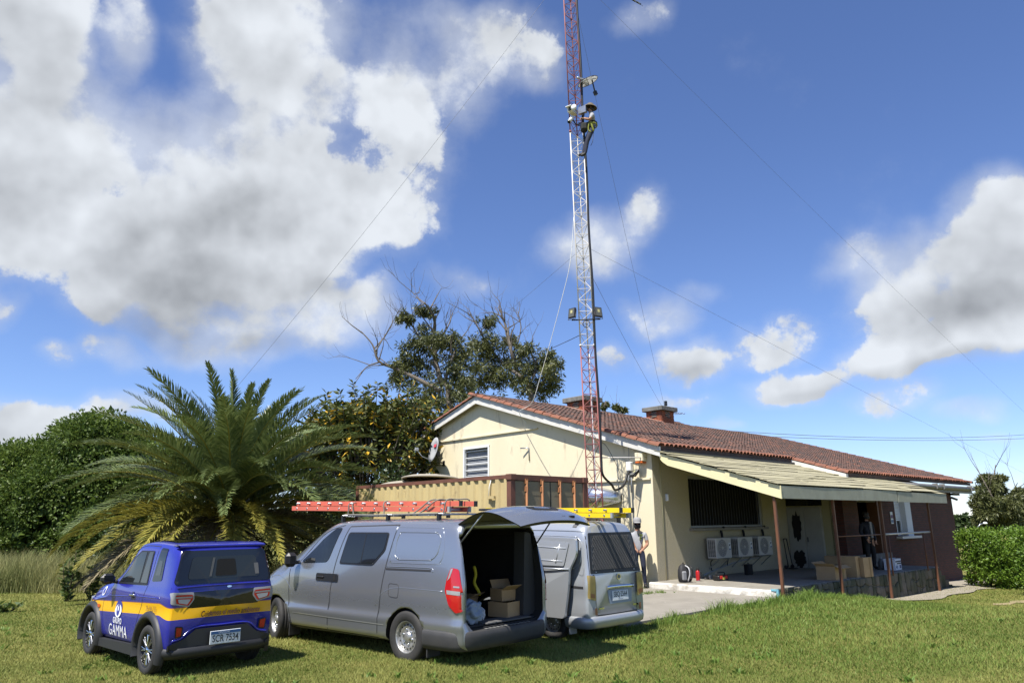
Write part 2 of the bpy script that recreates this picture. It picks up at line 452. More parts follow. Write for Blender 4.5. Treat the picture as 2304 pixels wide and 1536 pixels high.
def build_ground():
    a = np.arange(-16, 18.01, .4); out = 18 * 1.32 ** np.arange(1, 19)
    xs = np.concatenate([-(out[::-1]) , a, out + 0]); b = np.arange(4, 40.01, .4)
    ys = np.concatenate([4 - (out[::-1] - 12), b, 40 + (out - 16)])
    X, Y = np.meshgrid(xs, ys); Z = gz(X, Y)
    V = np.stack([X, Y, Z], -1).reshape(-1, 3); n = len(xs); k = len(ys)
    I = np.arange(n * k).reshape(k, n)
    F = np.stack([I[:-1, :-1], I[:-1, 1:], I[1:, 1:], I[1:, :-1]], -1).reshape(-1, 4)
    m = bpy.data.materials.new('lawn_soil_and_grass'); m.use_nodes = True
    nt = m.node_tree; B = nt.nodes['Principled BSDF']; N = nt.nodes.new; L = nt.links.new
    g = N('ShaderNodeNewGeometry')
    def noise(sc, det):
        q = N('ShaderNodeTexNoise'); q.inputs['Scale'].default_value = sc; q.inputs['Detail'].default_value = det
        q.inputs['Roughness'].default_value = .65; L(g.outputs['Position'], q.inputs['Vector']); return q.outputs[0]
    c1 = N('ShaderNodeValToRGB'); L(noise(.55, 5), c1.inputs[0])
    e = c1.color_ramp.elements; e[0].position = .35; e[0].color = (.165, .180, .050, 1); e[1].position = .66; e[1].color = (.270, .245, .085, 1)
    c2 = N('ShaderNodeMix'); c2.data_type = 'RGBA'; c2.blend_type = 'MULTIPLY'; c2.inputs[0].default_value = 1
    r = N('ShaderNodeValToRGB'); L(noise(26, 5), r.inputs[0]); e = r.color_ramp.elements
    e[0].position = .3; e[0].color = (.45, .45, .40, 1); e[1].position = .7; e[1].color = (1.15, 1.15, 1.05, 1)
    L(c1.outputs[0], c2.inputs[6]); L(r.outputs[0], c2.inputs[7]); L(c2.outputs[2], B.inputs['Base Color'])
    B.inputs['Roughness'].default_value = .95; B.inputs['Specular IOR Level'].default_value = .1
    bp = N('ShaderNodeBump'); bp.inputs['Strength'].default_value = .8; bp.inputs['Distance'].default_value = .05
    L(noise(40, 4), bp.inputs['Height']); L(bp.outputs[0], B.inputs['Normal'])
    o = np_mesh('ground', V, F, m, smooth=True); tag(o, kind='structure')
build_ground()

# concrete path that runs up to the left side of the porch, and the one at its far end
def slab_path(name, uv, z, thick, m):
    mb = MB(); mb.prism(uv, lambda a, b, h: hw(a, b, h), z - thick, z)
    o = mb.build(name, m); tag(o, kind='structure'); return o
PATH_UV = [(-.46, -.05), (-.46, -3.72), (-1.05, -3.80), (-3.3, -3.78), (-5.6, -3.9), (-7.0, -3.95), (-6.9, -2.2), (-4.2, -1.2), (-2.2, -.35), (-1.2, .1)]
slab_path('concrete_path', PATH_UV, .055, .30, M_CONC)
M_CONC2 = mat('pale_concrete', (.30, .265, .205), .9, col2=(.22, .195, .15), vscale=2.0, bump=.35, bscale=45)
def drape(name, uv_rows, m, lift=.012):
    rows = [[Vector((*(hw(u, v).xy), 0)) for u, v in r] for r in uv_rows]
    for r in rows:
        for p in r: p.z = gzf(p.x, p.y) + lift
    o = MB().grid(rows).build(name, m); tag(o, kind='structure'); return o
drape('concrete_path', [[(u, -3.42), (u, -3.42 - .25 - .75 * sstep(3.2, 6.5, u) + .1 * math.sin(u * 2.3))] for u in np.arange(3.0, 14.1, .5)], M_CONC2, .03)
drape('concrete_path', [[(u, -3.45), (u, -1.9)] for u in np.arange(12.3, 20.1, .6)], M_CONC2, .02)
M_DIRT = mat('bare_dirt', (.30, .225, .125), .95, col2=(.20, .175, .075), vscale=1.4, vwidth=.12, bump=.3, bscale=30)
_t = []
for i in range(26):
    t = i / 25 * .48; c = Vector((20 - 14.5 * t, 24.4 - 10.2 * t + 1.2 * math.sin(t * 3), 0)); w = .55 * (1 - 1.7 * t) + .1 * math.sin(i * 1.9)
    _t.append([Vector((c.x + .55 * k * w, c.y - .85 * k * w, gzf(c.x + .55 * k * w, c.y - .85 * k * w) + .012)) for k in (-1, -.4, .2, 1)])
tag(MB().grid(_t).build('dirt_track', M_DIRT), kind='structure')

# ------------------------------------------------------------------ grass
def in_poly(u, v, poly):
    c = np.zeros(len(u), bool); n = len(poly)
    for i in range(n):
        (x1, y1), (x2, y2) = poly[i], poly[(i + 1) % n]
        if y1 == y2: continue
        t = ((y1 > v) != (y2 > v)) & (u < (x2 - x1) * (v - y1) / (y2 - y1) + x1)
        c ^= t
    return c
def blades(name, x, y, h, w, lean, m, tint, z=None, label=None, segs=1):
    n = len(x); z = gz(x, y) if z is None else z
    a = RNG.random(n) * 2 * PI; la = RNG.random(n) * 2 * PI; ln = lean * h * (.3 + RNG.random(n))
    bx, by = np.cos(a) * w / 2, np.sin(a) * w / 2; tx, ty = np.cos(la) * ln, np.sin(la) * ln
    if segs == 1:
        V = np.stack([np.stack([x - bx, y - by, z - .005], -1), np.stack([x + bx, y + by, z - .005], -1), np.stack([x + tx, y + ty, z + h], -1)], 1)
        F = np.arange(3 * n).reshape(n, 3); T = tint
    else:
        mx, my, mz = x + tx * .32, y + ty * .32, z + h * .62
        V = np.stack([np.stack([x - bx, y - by, z - .01], -1), np.stack([x + bx, y + by, z - .01], -1),
                      np.stack([mx - bx * .7, my - by * .7, mz], -1), np.stack([mx + bx * .7, my + by * .7, mz], -1),
                      np.stack([x + tx - bx * .1, y + ty - by * .1, z + h], -1), np.stack([x + tx + bx * .1, y + ty + by * .1, z + h], -1)], 1)
        b = np.arange(n)[:, None] * 6
        F = np.concatenate([b + np.array([[0, 1, 3, 2]]), b + np.array([[2, 3, 5, 4]])]); T = np.concatenate([tint, tint])
    o = np_mesh(name, V.reshape(-1, 3), F, m, tint=T)
    return tag(o, label, 'grass', kind='stuff')
M_LAWN = leaf_mat('lawn_blades', (.125, .175, .034), (.38, .365, .115), trans=.3, rough=.6, spec=.15)
M_LUSH = leaf_mat('lush_blades', (.095, .175, .028), (.25, .325, .075), trans=.3, rough=.5, spec=.2)
M_TALL = leaf_mat('tall_dry_blades', (.14, .170, .055), (.40, .375, .165), trans=.3, rough=.7, spec=.15)
BAD = [[(-.5, -3.6), (11.5, -3.6), (11.5, 0), (20, 0), (20, 12), (-.1, 12), (-.1, 0), (-.5, 0)], PATH_UV]
def lawn():
    n = 900000
    r = 8.3 * (31 / 8.3) ** (RNG.random(n) ** .9); th = (RNG.random(n) - .5) * 1.48
    x = r * np.sin(th) ; y = r * np.cos(th)
    keep = RNG.random(n) < np.clip((9.5 / r) ** .35, 0, 1) * .62
    x, y = x[keep], y[keep]; u, v = to_uv(x, y)
    ok = np.ones(len(x), bool)
    for p in BAD: ok &= ~in_poly(u, v, p)
    tk = np.zeros(len(x))
    for row in _t:
        c = (row[0] + row[3]) / 2; tk = np.maximum(tk, np.exp(-((x - c.x) ** 2 + (y - c.y) ** 2) / .18))
    ok &= RNG.random(len(x)) > tk * .93
    x, y, u, v = x[ok], y[ok], u[ok], v[ok]
    n1 = vnoise(x, y, 1.3, 1) * .5 + vnoise(x, y, .42, 2) * .3 + vnoise(x, y, 4.0, 4) * .2
    lush = np.exp(-(((u + 2.2) / 4.6) ** 2 + ((v + 5.8) / 2.3) ** 2)) + .75 * np.exp(-(((x - 7.5) / 2.4) ** 2 + ((y - 10.2) / .9) ** 2))
    lush = np.clip(lush * (.6 + .8 * vnoise(x, y, .9, 9)), 0, 1)
    h = (.017 + .024 * RNG.random(len(x))) * (.75 + .6 * n1) * (1 + .45 * lush); h = h * (1 + .25 * (np.hypot(x, y) - 9) / 10)
    t = np.clip(.12 + 1.55 * (n1 - .30) + .30 * (RNG.random(len(x)) - .5) - .62 * lush, 0, 1)
    w = .0085 + .006 * RNG.random(len(x)) + .0006 * (np.hypot(x, y) - 9)
    isl = RNG.random(len(x)) < lush * .7
    blades('lawn_grass', x[~isl], y[~isl], h[~isl], w[~isl], .9, M_LAWN, t[~isl], label='short mown lawn grass, green to straw yellow')
    blades('lush_grass', x[isl], y[isl], h[isl] * 1.15, w[isl], .9, M_LUSH, np.clip(RNG.random(isl.sum()) * .75 + .25 * n1[isl], 0, 1), label='brighter green longer grass in front of the porch')
lawn()
def lawn_weeds():
    n = 420; r = 8.6 * (20 / 8.6) ** RNG.random(n); th = (RNG.random(n) - .5) * 1.4; X, Y = r * np.sin(th), r * np.cos(th); u, v = to_uv(X, Y)
    ok = ~in_poly(u, v, PATH_UV) & (vnoise(X, Y, 1.6, 17) > .5) & ~in_poly(u, v, BAD[0]); X, Y = X[ok], Y[ok]; k = 9
    x = np.repeat(X, k) + RNG.normal(0, .035, len(X) * k); y = np.repeat(Y, k) + RNG.normal(0, .035, len(X) * k)
    blades('lawn_weeds', x, y, .035 + .05 * RNG.random(len(x)), np.full(len(x), .034), 1.3, M_LUSH, RNG.random(len(x)) * .5, label='small broad-leaved weeds scattered through the lawn', segs=2)
lawn_weeds()
def edge_grass():
    # untrimmed grass along the edge of the concrete path and at the foot of the stone wall
    pts = [(-7.2, -4.15), (-5.6, -4.08), (-3.3, -3.98), (-1.05, -4.0), (-.3, -4.1), (1.2, -3.72), (3.0, -3.75), (4.6, -3.9)]
    n = 9000; k = RNG.integers(0, len(pts) - 1, n); f = RNG.random(n); P = np.array(pts)
    u = P[k, 0] * (1 - f) + P[k + 1, 0] * f + RNG.normal(0, .08, n); v = P[k, 1] * (1 - f) + P[k + 1, 1] * f - np.abs(RNG.normal(0, .16, n)) + .06
    cl = vnoise(u, v, .35, 21); ok = (cl > .28) & ~in_poly(u, v, PATH_UV) & (v < -3.55); u, v, cl = u[ok], v[ok], cl[ok]
    x = HC.x + u * HU.x + v * HV.x; y = HC.y + u * HU.y + v * HV.y
    h = (.05 + .17 * RNG.random(len(x)) ** 2) * (.5 + cl) * np.where(u > 1.0, .55, 1.0)
    blades('edge_grass', x, y, h, np.full(len(x), .013), .7, M_LUSH, RNG.random(len(x)) * .8, label='untrimmed green grass along the edge of the concrete path', segs=2)
    # a few tufts between path and house corner, and on the joint of the path
    n = 1500; u = -1.0 - RNG.random(n) * 2.8; v = -.9 - (u + 1.0) * .28 + RNG.normal(0, .09, n) - .25
    u2 = RNG.normal(-.62, .22, 500); v2 = RNG.normal(.05, .10, 500); u = np.concatenate([u, u2]); v = np.concatenate([v, v2])
    cl = vnoise(u, v, .3, 5); ok = cl > .45; u, v = u[ok], v[ok]
    x = HC.x + u * HU.x + v * HV.x; y = HC.y + u * HU.y + v * HV.y
    blades('joint_grass', x, y, .03 + .06 * RNG.random(len(x)), np.full(len(x), .012), .8, M_LUSH, RNG.random(len(x)) * .7, z=np.full(len(x), .055), label='thin grass growing in the joint of the concrete path')
edge_grass()
def tall_grass():
    n = 46000; x = -32 + 25.5 * RNG.random(n); y = 20.6 + 5.2 * RNG.random(n) ** 1.3 + .5 * vnoise(x, x * 0, 1.5, 8)
    dens = vnoise(x, y, .8, 31); d2 = np.hypot(x + 7.7, (y - 21.3)); ok = (dens > .15) & (d2 > 1.0) & (x < -6.2)
    x, y, dens = x[ok], y[ok], dens[ok]
    h = (.45 + .55 * RNG.random(len(x))) * (.7 + .6 * dens) * np_ss(20.3, 21.6, y + .4 * dens) * (1 - .35 * np_ss(-12, -7, x))
    t = np.clip(vnoise(x, y, 1.7, 12) * .7 + .5 * RNG.random(len(x)) - .1, 0, 1)
    blades('tall_grass', x, y, h, .012 + .008 * RNG.random(len(x)), .45, M_TALL, t, label='tall dry meadow grass in front of the round tree', segs=2)
tall_grass()
# ------------------------------------------------------------------ house
M_CREAM = mat('cream_painted_render', (.74, .67, .48), .8, col2=(.68, .60, .415), vscale=1.1, vwidth=.3, col3=(.50, .43, .30), v3scale=2.6, v3=.565, bump=.22, bscale=35, stretch=(1, 1, .30))
M_PEBBLE = mat('pebbledash_render', (.52, .465, .32), .92, col2=(.40, .355, .245), vscale=60, vwidth=.12, col3=(.46, .41, .26), v3scale=1.5, v3=.55, bump=1.0, bscale=75)
M_YELLOWB = mat('pale_yellow_board', (.76, .69, .40), .6, col2=(.66, .60, .36), vscale=3, stretch=(1, 1, 1), bump=.1, bscale=30)
M_GREYB = mat('weathered_grey_green_board', (.34, .345, .27), .75, col2=(.27, .27, .21), vscale=3)
M_TILE = mat('weathered_clay_tile', (.125, .062, .042), .88, col2=(.045, .037, .032), vscale=2.2, vwidth=.14, col3=(.29, .105, .055), v3scale=5.0, v3=.57, bump=.4, bscale=40)
M_TILE_O = mat('orange_clay_tile', (.26, .095, .048), .85, col2=(.13, .06, .042), vscale=3.2, vwidth=.2, col3=(.07, .05, .042), v3scale=5, v3=.64, bump=.35, bscale=40)
M_RIDGE = mat('dark_ridge_tile', (.050, .042, .036), .9, col2=(.11, .062, .045), vscale=2.5, bump=.4, bscale=40)
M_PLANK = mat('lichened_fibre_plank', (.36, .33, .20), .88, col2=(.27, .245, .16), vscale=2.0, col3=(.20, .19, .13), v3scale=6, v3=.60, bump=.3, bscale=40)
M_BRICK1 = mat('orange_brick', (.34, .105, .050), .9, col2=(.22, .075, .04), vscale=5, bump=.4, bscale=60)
M_MORTAR = mat('mortar', (.10, .065, .05), .95)
M_GUTTER = mat('weathered_zinc_gutter', (.235, .23, .215), .6, .3, col2=(.16, .155, .14), vscale=4)
M_GUTTERD = mat('dark_gutter', (.030, .031, .032), .6)
M_GLASSD = mat('dark_window_glass', (.012, .014, .015), .08, spec=.6)
M_SHUT = mat('grey_blind', (.30, .31, .325), .6, col2=(.26, .27, .285), vscale=4)
M_DOORW = mat('off_white_door', (.36, .35, .30), .6, col2=(.30, .29, .25), vscale=2)
M_STONE = [mat('field_stone_a', (.125, .115, .085), .92, col2=(.055, .058, .03), vscale=3.5, vwidth=.2, bump=.6, bscale=25),
           mat('field_stone_b', (.085, .088, .055), .92, col2=(.04, .045, .022), vscale=3.5, vwidth=.2, bump=.6, bscale=25),
           mat('field_stone_c', (.16, .14, .11), .92, col2=(.08, .075, .05), vscale=3.5, vwidth=.2, bump=.6, bscale=25)]
M_MORTL = mat('pale_mortar', (.20, .18, .145), .95, col2=(.10, .10, .06), vscale=3)
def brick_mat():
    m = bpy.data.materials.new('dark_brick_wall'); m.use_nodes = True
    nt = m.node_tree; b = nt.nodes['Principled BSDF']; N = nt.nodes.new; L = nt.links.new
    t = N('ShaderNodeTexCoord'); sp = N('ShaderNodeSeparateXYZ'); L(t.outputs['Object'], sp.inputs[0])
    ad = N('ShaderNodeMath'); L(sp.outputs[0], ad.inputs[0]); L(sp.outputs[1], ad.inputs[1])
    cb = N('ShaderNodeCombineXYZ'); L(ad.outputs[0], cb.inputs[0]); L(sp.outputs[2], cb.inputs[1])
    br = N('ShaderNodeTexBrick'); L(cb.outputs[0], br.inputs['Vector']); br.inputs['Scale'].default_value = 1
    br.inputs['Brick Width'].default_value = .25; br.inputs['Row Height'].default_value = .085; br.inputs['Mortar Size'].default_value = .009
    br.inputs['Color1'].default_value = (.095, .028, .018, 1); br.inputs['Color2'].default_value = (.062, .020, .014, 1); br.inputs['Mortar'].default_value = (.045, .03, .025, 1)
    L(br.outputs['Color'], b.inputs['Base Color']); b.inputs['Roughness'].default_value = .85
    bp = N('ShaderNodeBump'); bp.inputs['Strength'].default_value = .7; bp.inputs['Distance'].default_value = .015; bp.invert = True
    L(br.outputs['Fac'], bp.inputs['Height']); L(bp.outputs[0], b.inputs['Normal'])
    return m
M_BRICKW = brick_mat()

house = thing('farm_house', 'long low cream and brick house with clay tile roof and lean-to porch', 'house', HC, H_ROT)
def hp(name, mb, m, parent=None, **k): return mb.build(name, m, parent or house, **k)
SL = .308; SLA = math.atan(SL)
def zr(v): return 3.77 + SL * (v + .49)             # front roof plane
RV, RZ = 7.46, 6.22                                 # ridge
def zb(v): return RZ - .298 * (v - RV)              # back roof plane
fu = lambda u0: (lambda a, b, h: (h, a, b))         # polygon in (v, z), extruded along u
fv = lambda a, b, h: (a, h, b)                      # polygon in (u, z), extruded along v

# walls
wg = MB(); wg.prism([(-.02, -.9), (10.5, -.9), (10.5, zb(10.5) - .07), (RV, RZ - .07), (-.02, zr(0) - .07)], lambda a, b, h: (h, a, b), 0, .25,
                    holes=[[(6.96, 2.95), (8.41, 2.95), (8.41, 4.40), (6.96, 4.40)]])
wall_g = hp('gable_wall', wg, M_CREAM)
wf = MB(); wf.prism([(.25, -.9), (7.55, -.9), (7.55, 3.62), (.25, 3.62)], fv, .0, .28, holes=[[(1.73, 1.56), (5.87, 1.56), (5.87, 3.06), (1.73, 3.06)]])
wall_f = hp('front_wall', wf, M_PEBBLE)
hp('corner_pilaster', MB().box((.17, .10, 1.36), (.34, .28, 4.5)), M_PEBBLE).location = (0.004, .012, 0)
hp('downpipe', MB().tube([(.385, .0, 3.5), (.385, .0, .22)], .024, 8), M_YELLOWB)
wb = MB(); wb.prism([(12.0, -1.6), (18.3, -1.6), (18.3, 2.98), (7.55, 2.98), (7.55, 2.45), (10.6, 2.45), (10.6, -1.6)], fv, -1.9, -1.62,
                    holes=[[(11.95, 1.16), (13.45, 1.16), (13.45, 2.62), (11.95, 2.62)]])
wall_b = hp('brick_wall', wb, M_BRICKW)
hp('brick_pier', MB().box((8.12, -1.71, 1.2), (1.14, .44, 2.5)), M_BRICKW)
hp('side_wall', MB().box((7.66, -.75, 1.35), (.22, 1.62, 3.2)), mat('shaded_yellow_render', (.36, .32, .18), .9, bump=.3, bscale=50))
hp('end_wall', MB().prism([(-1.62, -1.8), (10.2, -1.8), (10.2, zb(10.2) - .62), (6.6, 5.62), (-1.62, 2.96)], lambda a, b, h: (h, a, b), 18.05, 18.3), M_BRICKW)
hp('back_wall', MB().box((9.2, 10.36, 2.0), (18.0, .24, 5.6)), M_CREAM)
# entrance recess
hp('entrance_back_wall', MB().box((9.75, -.62, 1.35), (2.0, .1, 2.6)), M_PEBBLE)
hp('entrance_door', MB().box((9.10, -.72, 1.25), (.95, .06, 2.1), bev=.01), mat('dark_green_door', (.035, .04, .04), .5))
hp('entrance_frame', MB().box((10.52, -1.70, 1.33), (.14, .36, 2.26)), M_BROWN)
hp('lintel', MB().box((9.6, -1.70, 2.40), (2.0, .30, .12)), M_CONCD)

# gable window: recess, frame, blind slats and bars
win = hp('gable_window', MB().box((.16, 7.685, 3.675), (.04, 1.44, 1.44)), M_SHUT)
fr = MB()
for v in (6.99, 8.38): fr.box((.01, v, 3.675), (.10, .07, 1.53))
for z in (2.97, 4.40): fr.box((.008, 7.685, z), (.10, 1.46, .07))
hp('frame', fr, M_WHITEP, win)
ME_SLAT = MB().box((0, 0, 0), (.02, 1.32, .050)).mesh('blind_slat', M_SHUT)
for i in range(26): link_copy(ME_SLAT, 'blind_slat', win, (.125, 7.685, 3.03 + i * .052), (0, .5, 0))
ME_BARH = MB().box((0, 0, 0), (.03, 1.34, .026)).mesh('window_bar', M_WHITEP)
for i in range(6): link_copy(ME_BARH, 'window_bar', win, (.055, 7.685, 3.16 + i * .225))
bn = MB()
hp('ledge', MB().box((-.03, 7.3, 4.785), (.06, 5.6, .05)), M_CREAM)
hp('ledge', MB().box((-.03, 1.2, 2.93), (.06, 2.34, .05)), M_CREAM)
hp('wall_hook', MB().tube([(-.02, 4.92, 3.75), (-.03, 4.93, 4.16), (-.16, 5.2, 4.17)], .022, 6), M_STEEL)
hp('wall_stain', MB().prism([(10.2, 4.2), (10.35, 4.2), (10.38, 4.7), (10.18, 4.66)], lambda a, b, h: (h, a, b), -.012, .004), M_CREAM)

# barred front window
bw = hp('barred_window', MB().box((3.8, .20, 2.31), (4.12, .03, 1.48)), mat('dark_insect_screen', (.012, .012, .012), .8, spec=.15))
ME_BARV = MB().box((0, 0, 0), (.016, .016, 1.47)).mesh('window_bar', mat('grey_bar_paint', (.045, .047, .05), .6))
for i in range(27): link_copy(ME_BARV, 'window_bar', bw, (1.83 + i * .152, .075, 2.31))
fr = MB()
for u in (1.77, 5.83): fr.box((u, .09, 2.31), (.07, .09, 1.50))
for z in (1.60, 3.02): fr.box((3.8, .09, z), (4.05, .09, .06))
hp('frame', fr, M_GREYP, bw)
hp('sill', MB().box((3.8, -.01, 1.52), (4.30, .26, .075)), M_CONC, bw)

# brick wall window with half-lowered shutter
ww = hp('shutter_window', MB().box((12.45, -1.66, 1.89), (.98, .03, 1.44)), M_GLASSD)
fr = MB()
for u in (11.99, 12.90): fr.box((u, -1.69, 1.89), (.07, .06, 1.44))
for z in (1.20, 1.72): fr.box((12.45, -1.69, z), (.92, .06, .06))
fr.box((12.45, -1.70, 1.46), (.05, .05, .5))
hp('frame', fr, M_WHITEP, ww)
ME_SS = MB().box((0, 0, 0), (.90, .03, .05), bev=.008).mesh('shutter_slat', M_WHITEP)
for i in range(16): link_copy(ME_SS, 'shutter_slat', ww, (12.45, -1.71, 1.79 + i * .054))
hp('reveal', MB().box((13.22, -1.78, 1.89), (.55, .26, 1.50)), mat('white_reveal', (.66, .66, .63), .7), ww)
hp('sill', MB().box((12.75, -1.96, 1.10), (1.90, .30, .08)), M_WHITE, ww)

# double door in the side wall, its paint gone in big dark patches
dr = hp('double_door', MB().box((7.535, -.60, 1.17), (.03, 1.24, 2.02)), M_DOORW)
lf = MB().box((7.515, -.30, 1.17), (.04, .58, 1.96), bev=.01).build('door_leaf', M_DOORW, dr)
MB().box((7.515, -.91, 1.17), (.04, .58, 1.96), bev=.01).build('door_leaf', M_DOORW, dr)
MB().box((7.48, -.68, 1.12), (.03, .03, .16), bev=.008).build('handle', M_DARK, dr)
def blotch(cv, cz, rv, rz, seed):
    rg = random.Random(seed); n = 26; pts = []
    for i in range(n):
        a = 2 * PI * i / n; k = .72 + .38 * rg.random(); pts.append((cv + rv * k * math.cos(a), cz + rz * k * math.sin(a)))
    return MB().prism(pts, lambda a, b, h: (h, a, b), 7.488, 7.494)
blotch(-.32, 1.55, .18, .50, 3).build('peeled_patch', M_BLACK, dr); blotch(-.34, .48, .23, .30, 5).build('peeled_patch', M_BLACK, dr)
hp('transom', MB().box((7.53, -.60, 2.36), (.05, 1.30, .28)), M_GLASSD)

# roof deck and tiles
roof = hp('roof', MB().prism([(-.20, -.47), (7.42, -.47), (7.42, -2.26), (19.9, -2.26), (19.9, 6.55), (12.2, 6.55), (12.2, RV), (-.20, RV)],
                             lambda a, b, h: (a, b, zr(b) + h), -.10, 0), M_RIDGE)
hp('back_roof', MB().prism([(-.20, RV), (12.2, RV), (12.2, 10.75), (-.20, 10.75)], lambda a, b, h: (a, b, zb(b) + h), -.10, -.004), M_RIDGE, roof)
hp('back_roof', MB().prism([(12.2, 6.55), (19.9, 6.55), (19.9, 10.75), (12.2, 10.75)], lambda a, b, h: (a, b, zr(6.55) - .298 * (b - 6.55) + h), -.10, -.004), M_RIDGE, roof)
def tile_mb(r0, r1, ln, t=.016, n=6):
    mb = MB(); A = [PI * k / n for k in range(n + 1)]
    lo = [Vector((-r0 * math.cos(a), 0, r0 * .82 * math.sin(a))) for a in A]
    hi = [Vector((-r1 * math.cos(a), ln, r1 * .82 * math.sin(a) - .012)) for a in A]
    li = [Vector((-(r0 - t) * math.cos(a), 0, (r0 - t) * .82 * math.sin(a))) for a in A]
    mb.grid([lo, hi], smooth=True); mb.grid([li, lo], smooth=False)
    return mb
TILE = tile_mb(.088, .072, .43)
ME_TILE = TILE.mesh('roof_tile', M_TILE); ME_TILE_E = tile_mb(.098, .08, .43).mesh('roof_tile', M_TILE_O)
SP, EX = .205, .345
tl = []; Rs = Euler((SLA, 0, 0)).to_matrix()
CH1 = (4.48, 5.33, 6.45, 7.36); CH2 = (9.50, 10.42, 6.40, 7.22)
for i in range(98):
    u = -.10 + i * SP
    if u > 19.85: break
    v = (-.50 if u < 7.42 else -2.30)
    top = RV if u < 12.2 else 6.55
    j = 0
    while v < top - .12:
        vv = v; j += 1; v += EX
        if any(a - .02 < u < b + .02 and c - .3 < vv < d for a, b, c, d in (CH1, CH2)): continue
        jit = random.uniform(-.012, .012)
        tl.append((u + jit, vv, zr(vv) + .028 + random.uniform(0, .008), random.uniform(-.04, .04), j == 1))
camv = Vector((0, 0, CAM_H))
tl.sort(key=lambda t: (hw(t[0], t[1], t[2]) - camv).length * (1.0 if not t[4] else .90))
NEAR = 225
for (u, v, z, rz, first) in tl[:NEAR]:
    link_copy(ME_TILE_E if first else ME_TILE, 'roof_tile', roof, (u, v, z), (SLA + random.uniform(-.02, .02), 0, rz))
def join_tiles(name, lst, src, m, parent):
    sv = np.array([v.co[:] for v in src.vertices]); sf = np.array([p.vertices[:] for p in src.polygons])
    V = []; F = []
    for k, (u, v, z, rz, first) in enumerate(lst):
        Mx = np.array(Euler((SLA, 0, rz)).to_matrix()); V.append(sv @ Mx.T + np.array([u, v, z])); F.append(sf + k * len(sv))
    o = np_mesh(name, np.concatenate(V), np.concatenate(F), m, parent, smooth=True); return tag(o, kind='stuff')
join_tiles('roof_tiles', [t for t in tl[NEAR:] if not t[4]], ME_TILE, M_TILE, roof)
join_tiles('eave_tiles', [t for t in tl[NEAR:] if t[4]], ME_TILE_E, M_TILE_O, roof)
# verge tiles along the gable edges
ME_VERGE = tile_mb(.125, .105, .46).mesh('verge_tile', M_TILE_O)
v = -.52
while v < RV - .1:
    link_copy(ME_VERGE, 'verge_tile', roof, (-.215, v, zr(v) + .012), (SLA, random.uniform(-.05, .05), random.uniform(-.02, .02))); v += .375
SLB = math.atan(.298); v = 10.80
while v > RV + .1:
    link_copy(ME_VERGE, 'verge_tile', roof, (-.215, v, zb(v) + .012), (SLB, random.uniform(-.05, .05), PI)); v -= .375
v = -2.34
while v < -.5:
    link_copy(ME_VERGE, 'verge_tile', roof, (7.40, v, zr(v) + .015), (SLA, random.uniform(-.05, .05), 0)); v += .36
v = -2.34
while v < 6.4:
    link_copy(ME_VERGE, 'verge_tile', roof, (19.86, v, zr(v) + .015), (SLA, 0, 0)); v += .375
ME_RT = MB().lathe([(.13, 0), (.13, .46)], 8, 'X', arc=PI).lathe([(.112, 0), (.13, 0)], 8, 'X', arc=PI).mesh('ridge_tile', M_RIDGE)
u = -.30
while u < 19.7:
    if u < 12.1: p = (u, RV, RZ - .02)
    else: p = (u, 6.55, zr(6.55) - .02)
    if not (CH1[0] - .4 < u < CH1[1] or CH2[0] - .4 < u < CH2[1]): link_copy(ME_RT, 'ridge_tile', roof, p, (0, random.uniform(-.03, .03), random.uniform(-.02, .02)))
    u += .42
# white barge boards, white verge wall of the wing, gutters
def rake(v0, z0, v1, z1, u, h, t=.05):
    return MB().prism([(v0, z0), (v1, z1), (v1, z1 - h), (v0, z0 - h)], lambda a, b, k: (k, a, b), u - t, u)
hp('barge_board', rake(-.50, zr(-.50) + .0, RV, RZ + .0, -.20, .27), M_WHITE)
hp('barge_board', rake(RV, RZ, 10.70, zb(10.70), -.202, .27), M_WHITE)
hp('soffit', MB().prism([(-.2, -.40), (-.004, -.40), (-.004, RV), (-.2, RV)], lambda a, b, h: (a, b, zr(b) + h), -.25, -.20), M_WHITE)
hp('verge_wall', rake(-2.28, zr(-2.28) - .02, -.45, zr(-.45) - .02, 7.44, .36, .16), M_WHITE)
hp('gutter', MB().box((3.62, -.545, 3.60), (7.5, .10, .13)), M_GUTTERD)
hp('gutter', MB().tube([(7.5, -2.37, 2.97), (19.75, -2.37, 2.97)], .085, 8), M_GUTTER)
hp('eave_board', MB().box((13.7, -2.27, 2.90), (12.3, .04, .26)), M_GUTTER)
for u in (15.0, 15.8, 19.2): hp('gutter_bracket', MB().box((u, -2.40, 2.99), (.04, .19, .20)), M_GUTTER)
hp('beam_end', MB().box((18.5, -2.0, 2.74), (.8, .14, .09)), M_GUTTERD)
hp('pipe_stub', MB().tube([(18.2, -1.95, 2.60), (18.5, -2.05, 2.52)], .05, 8), M_GUTTERD)

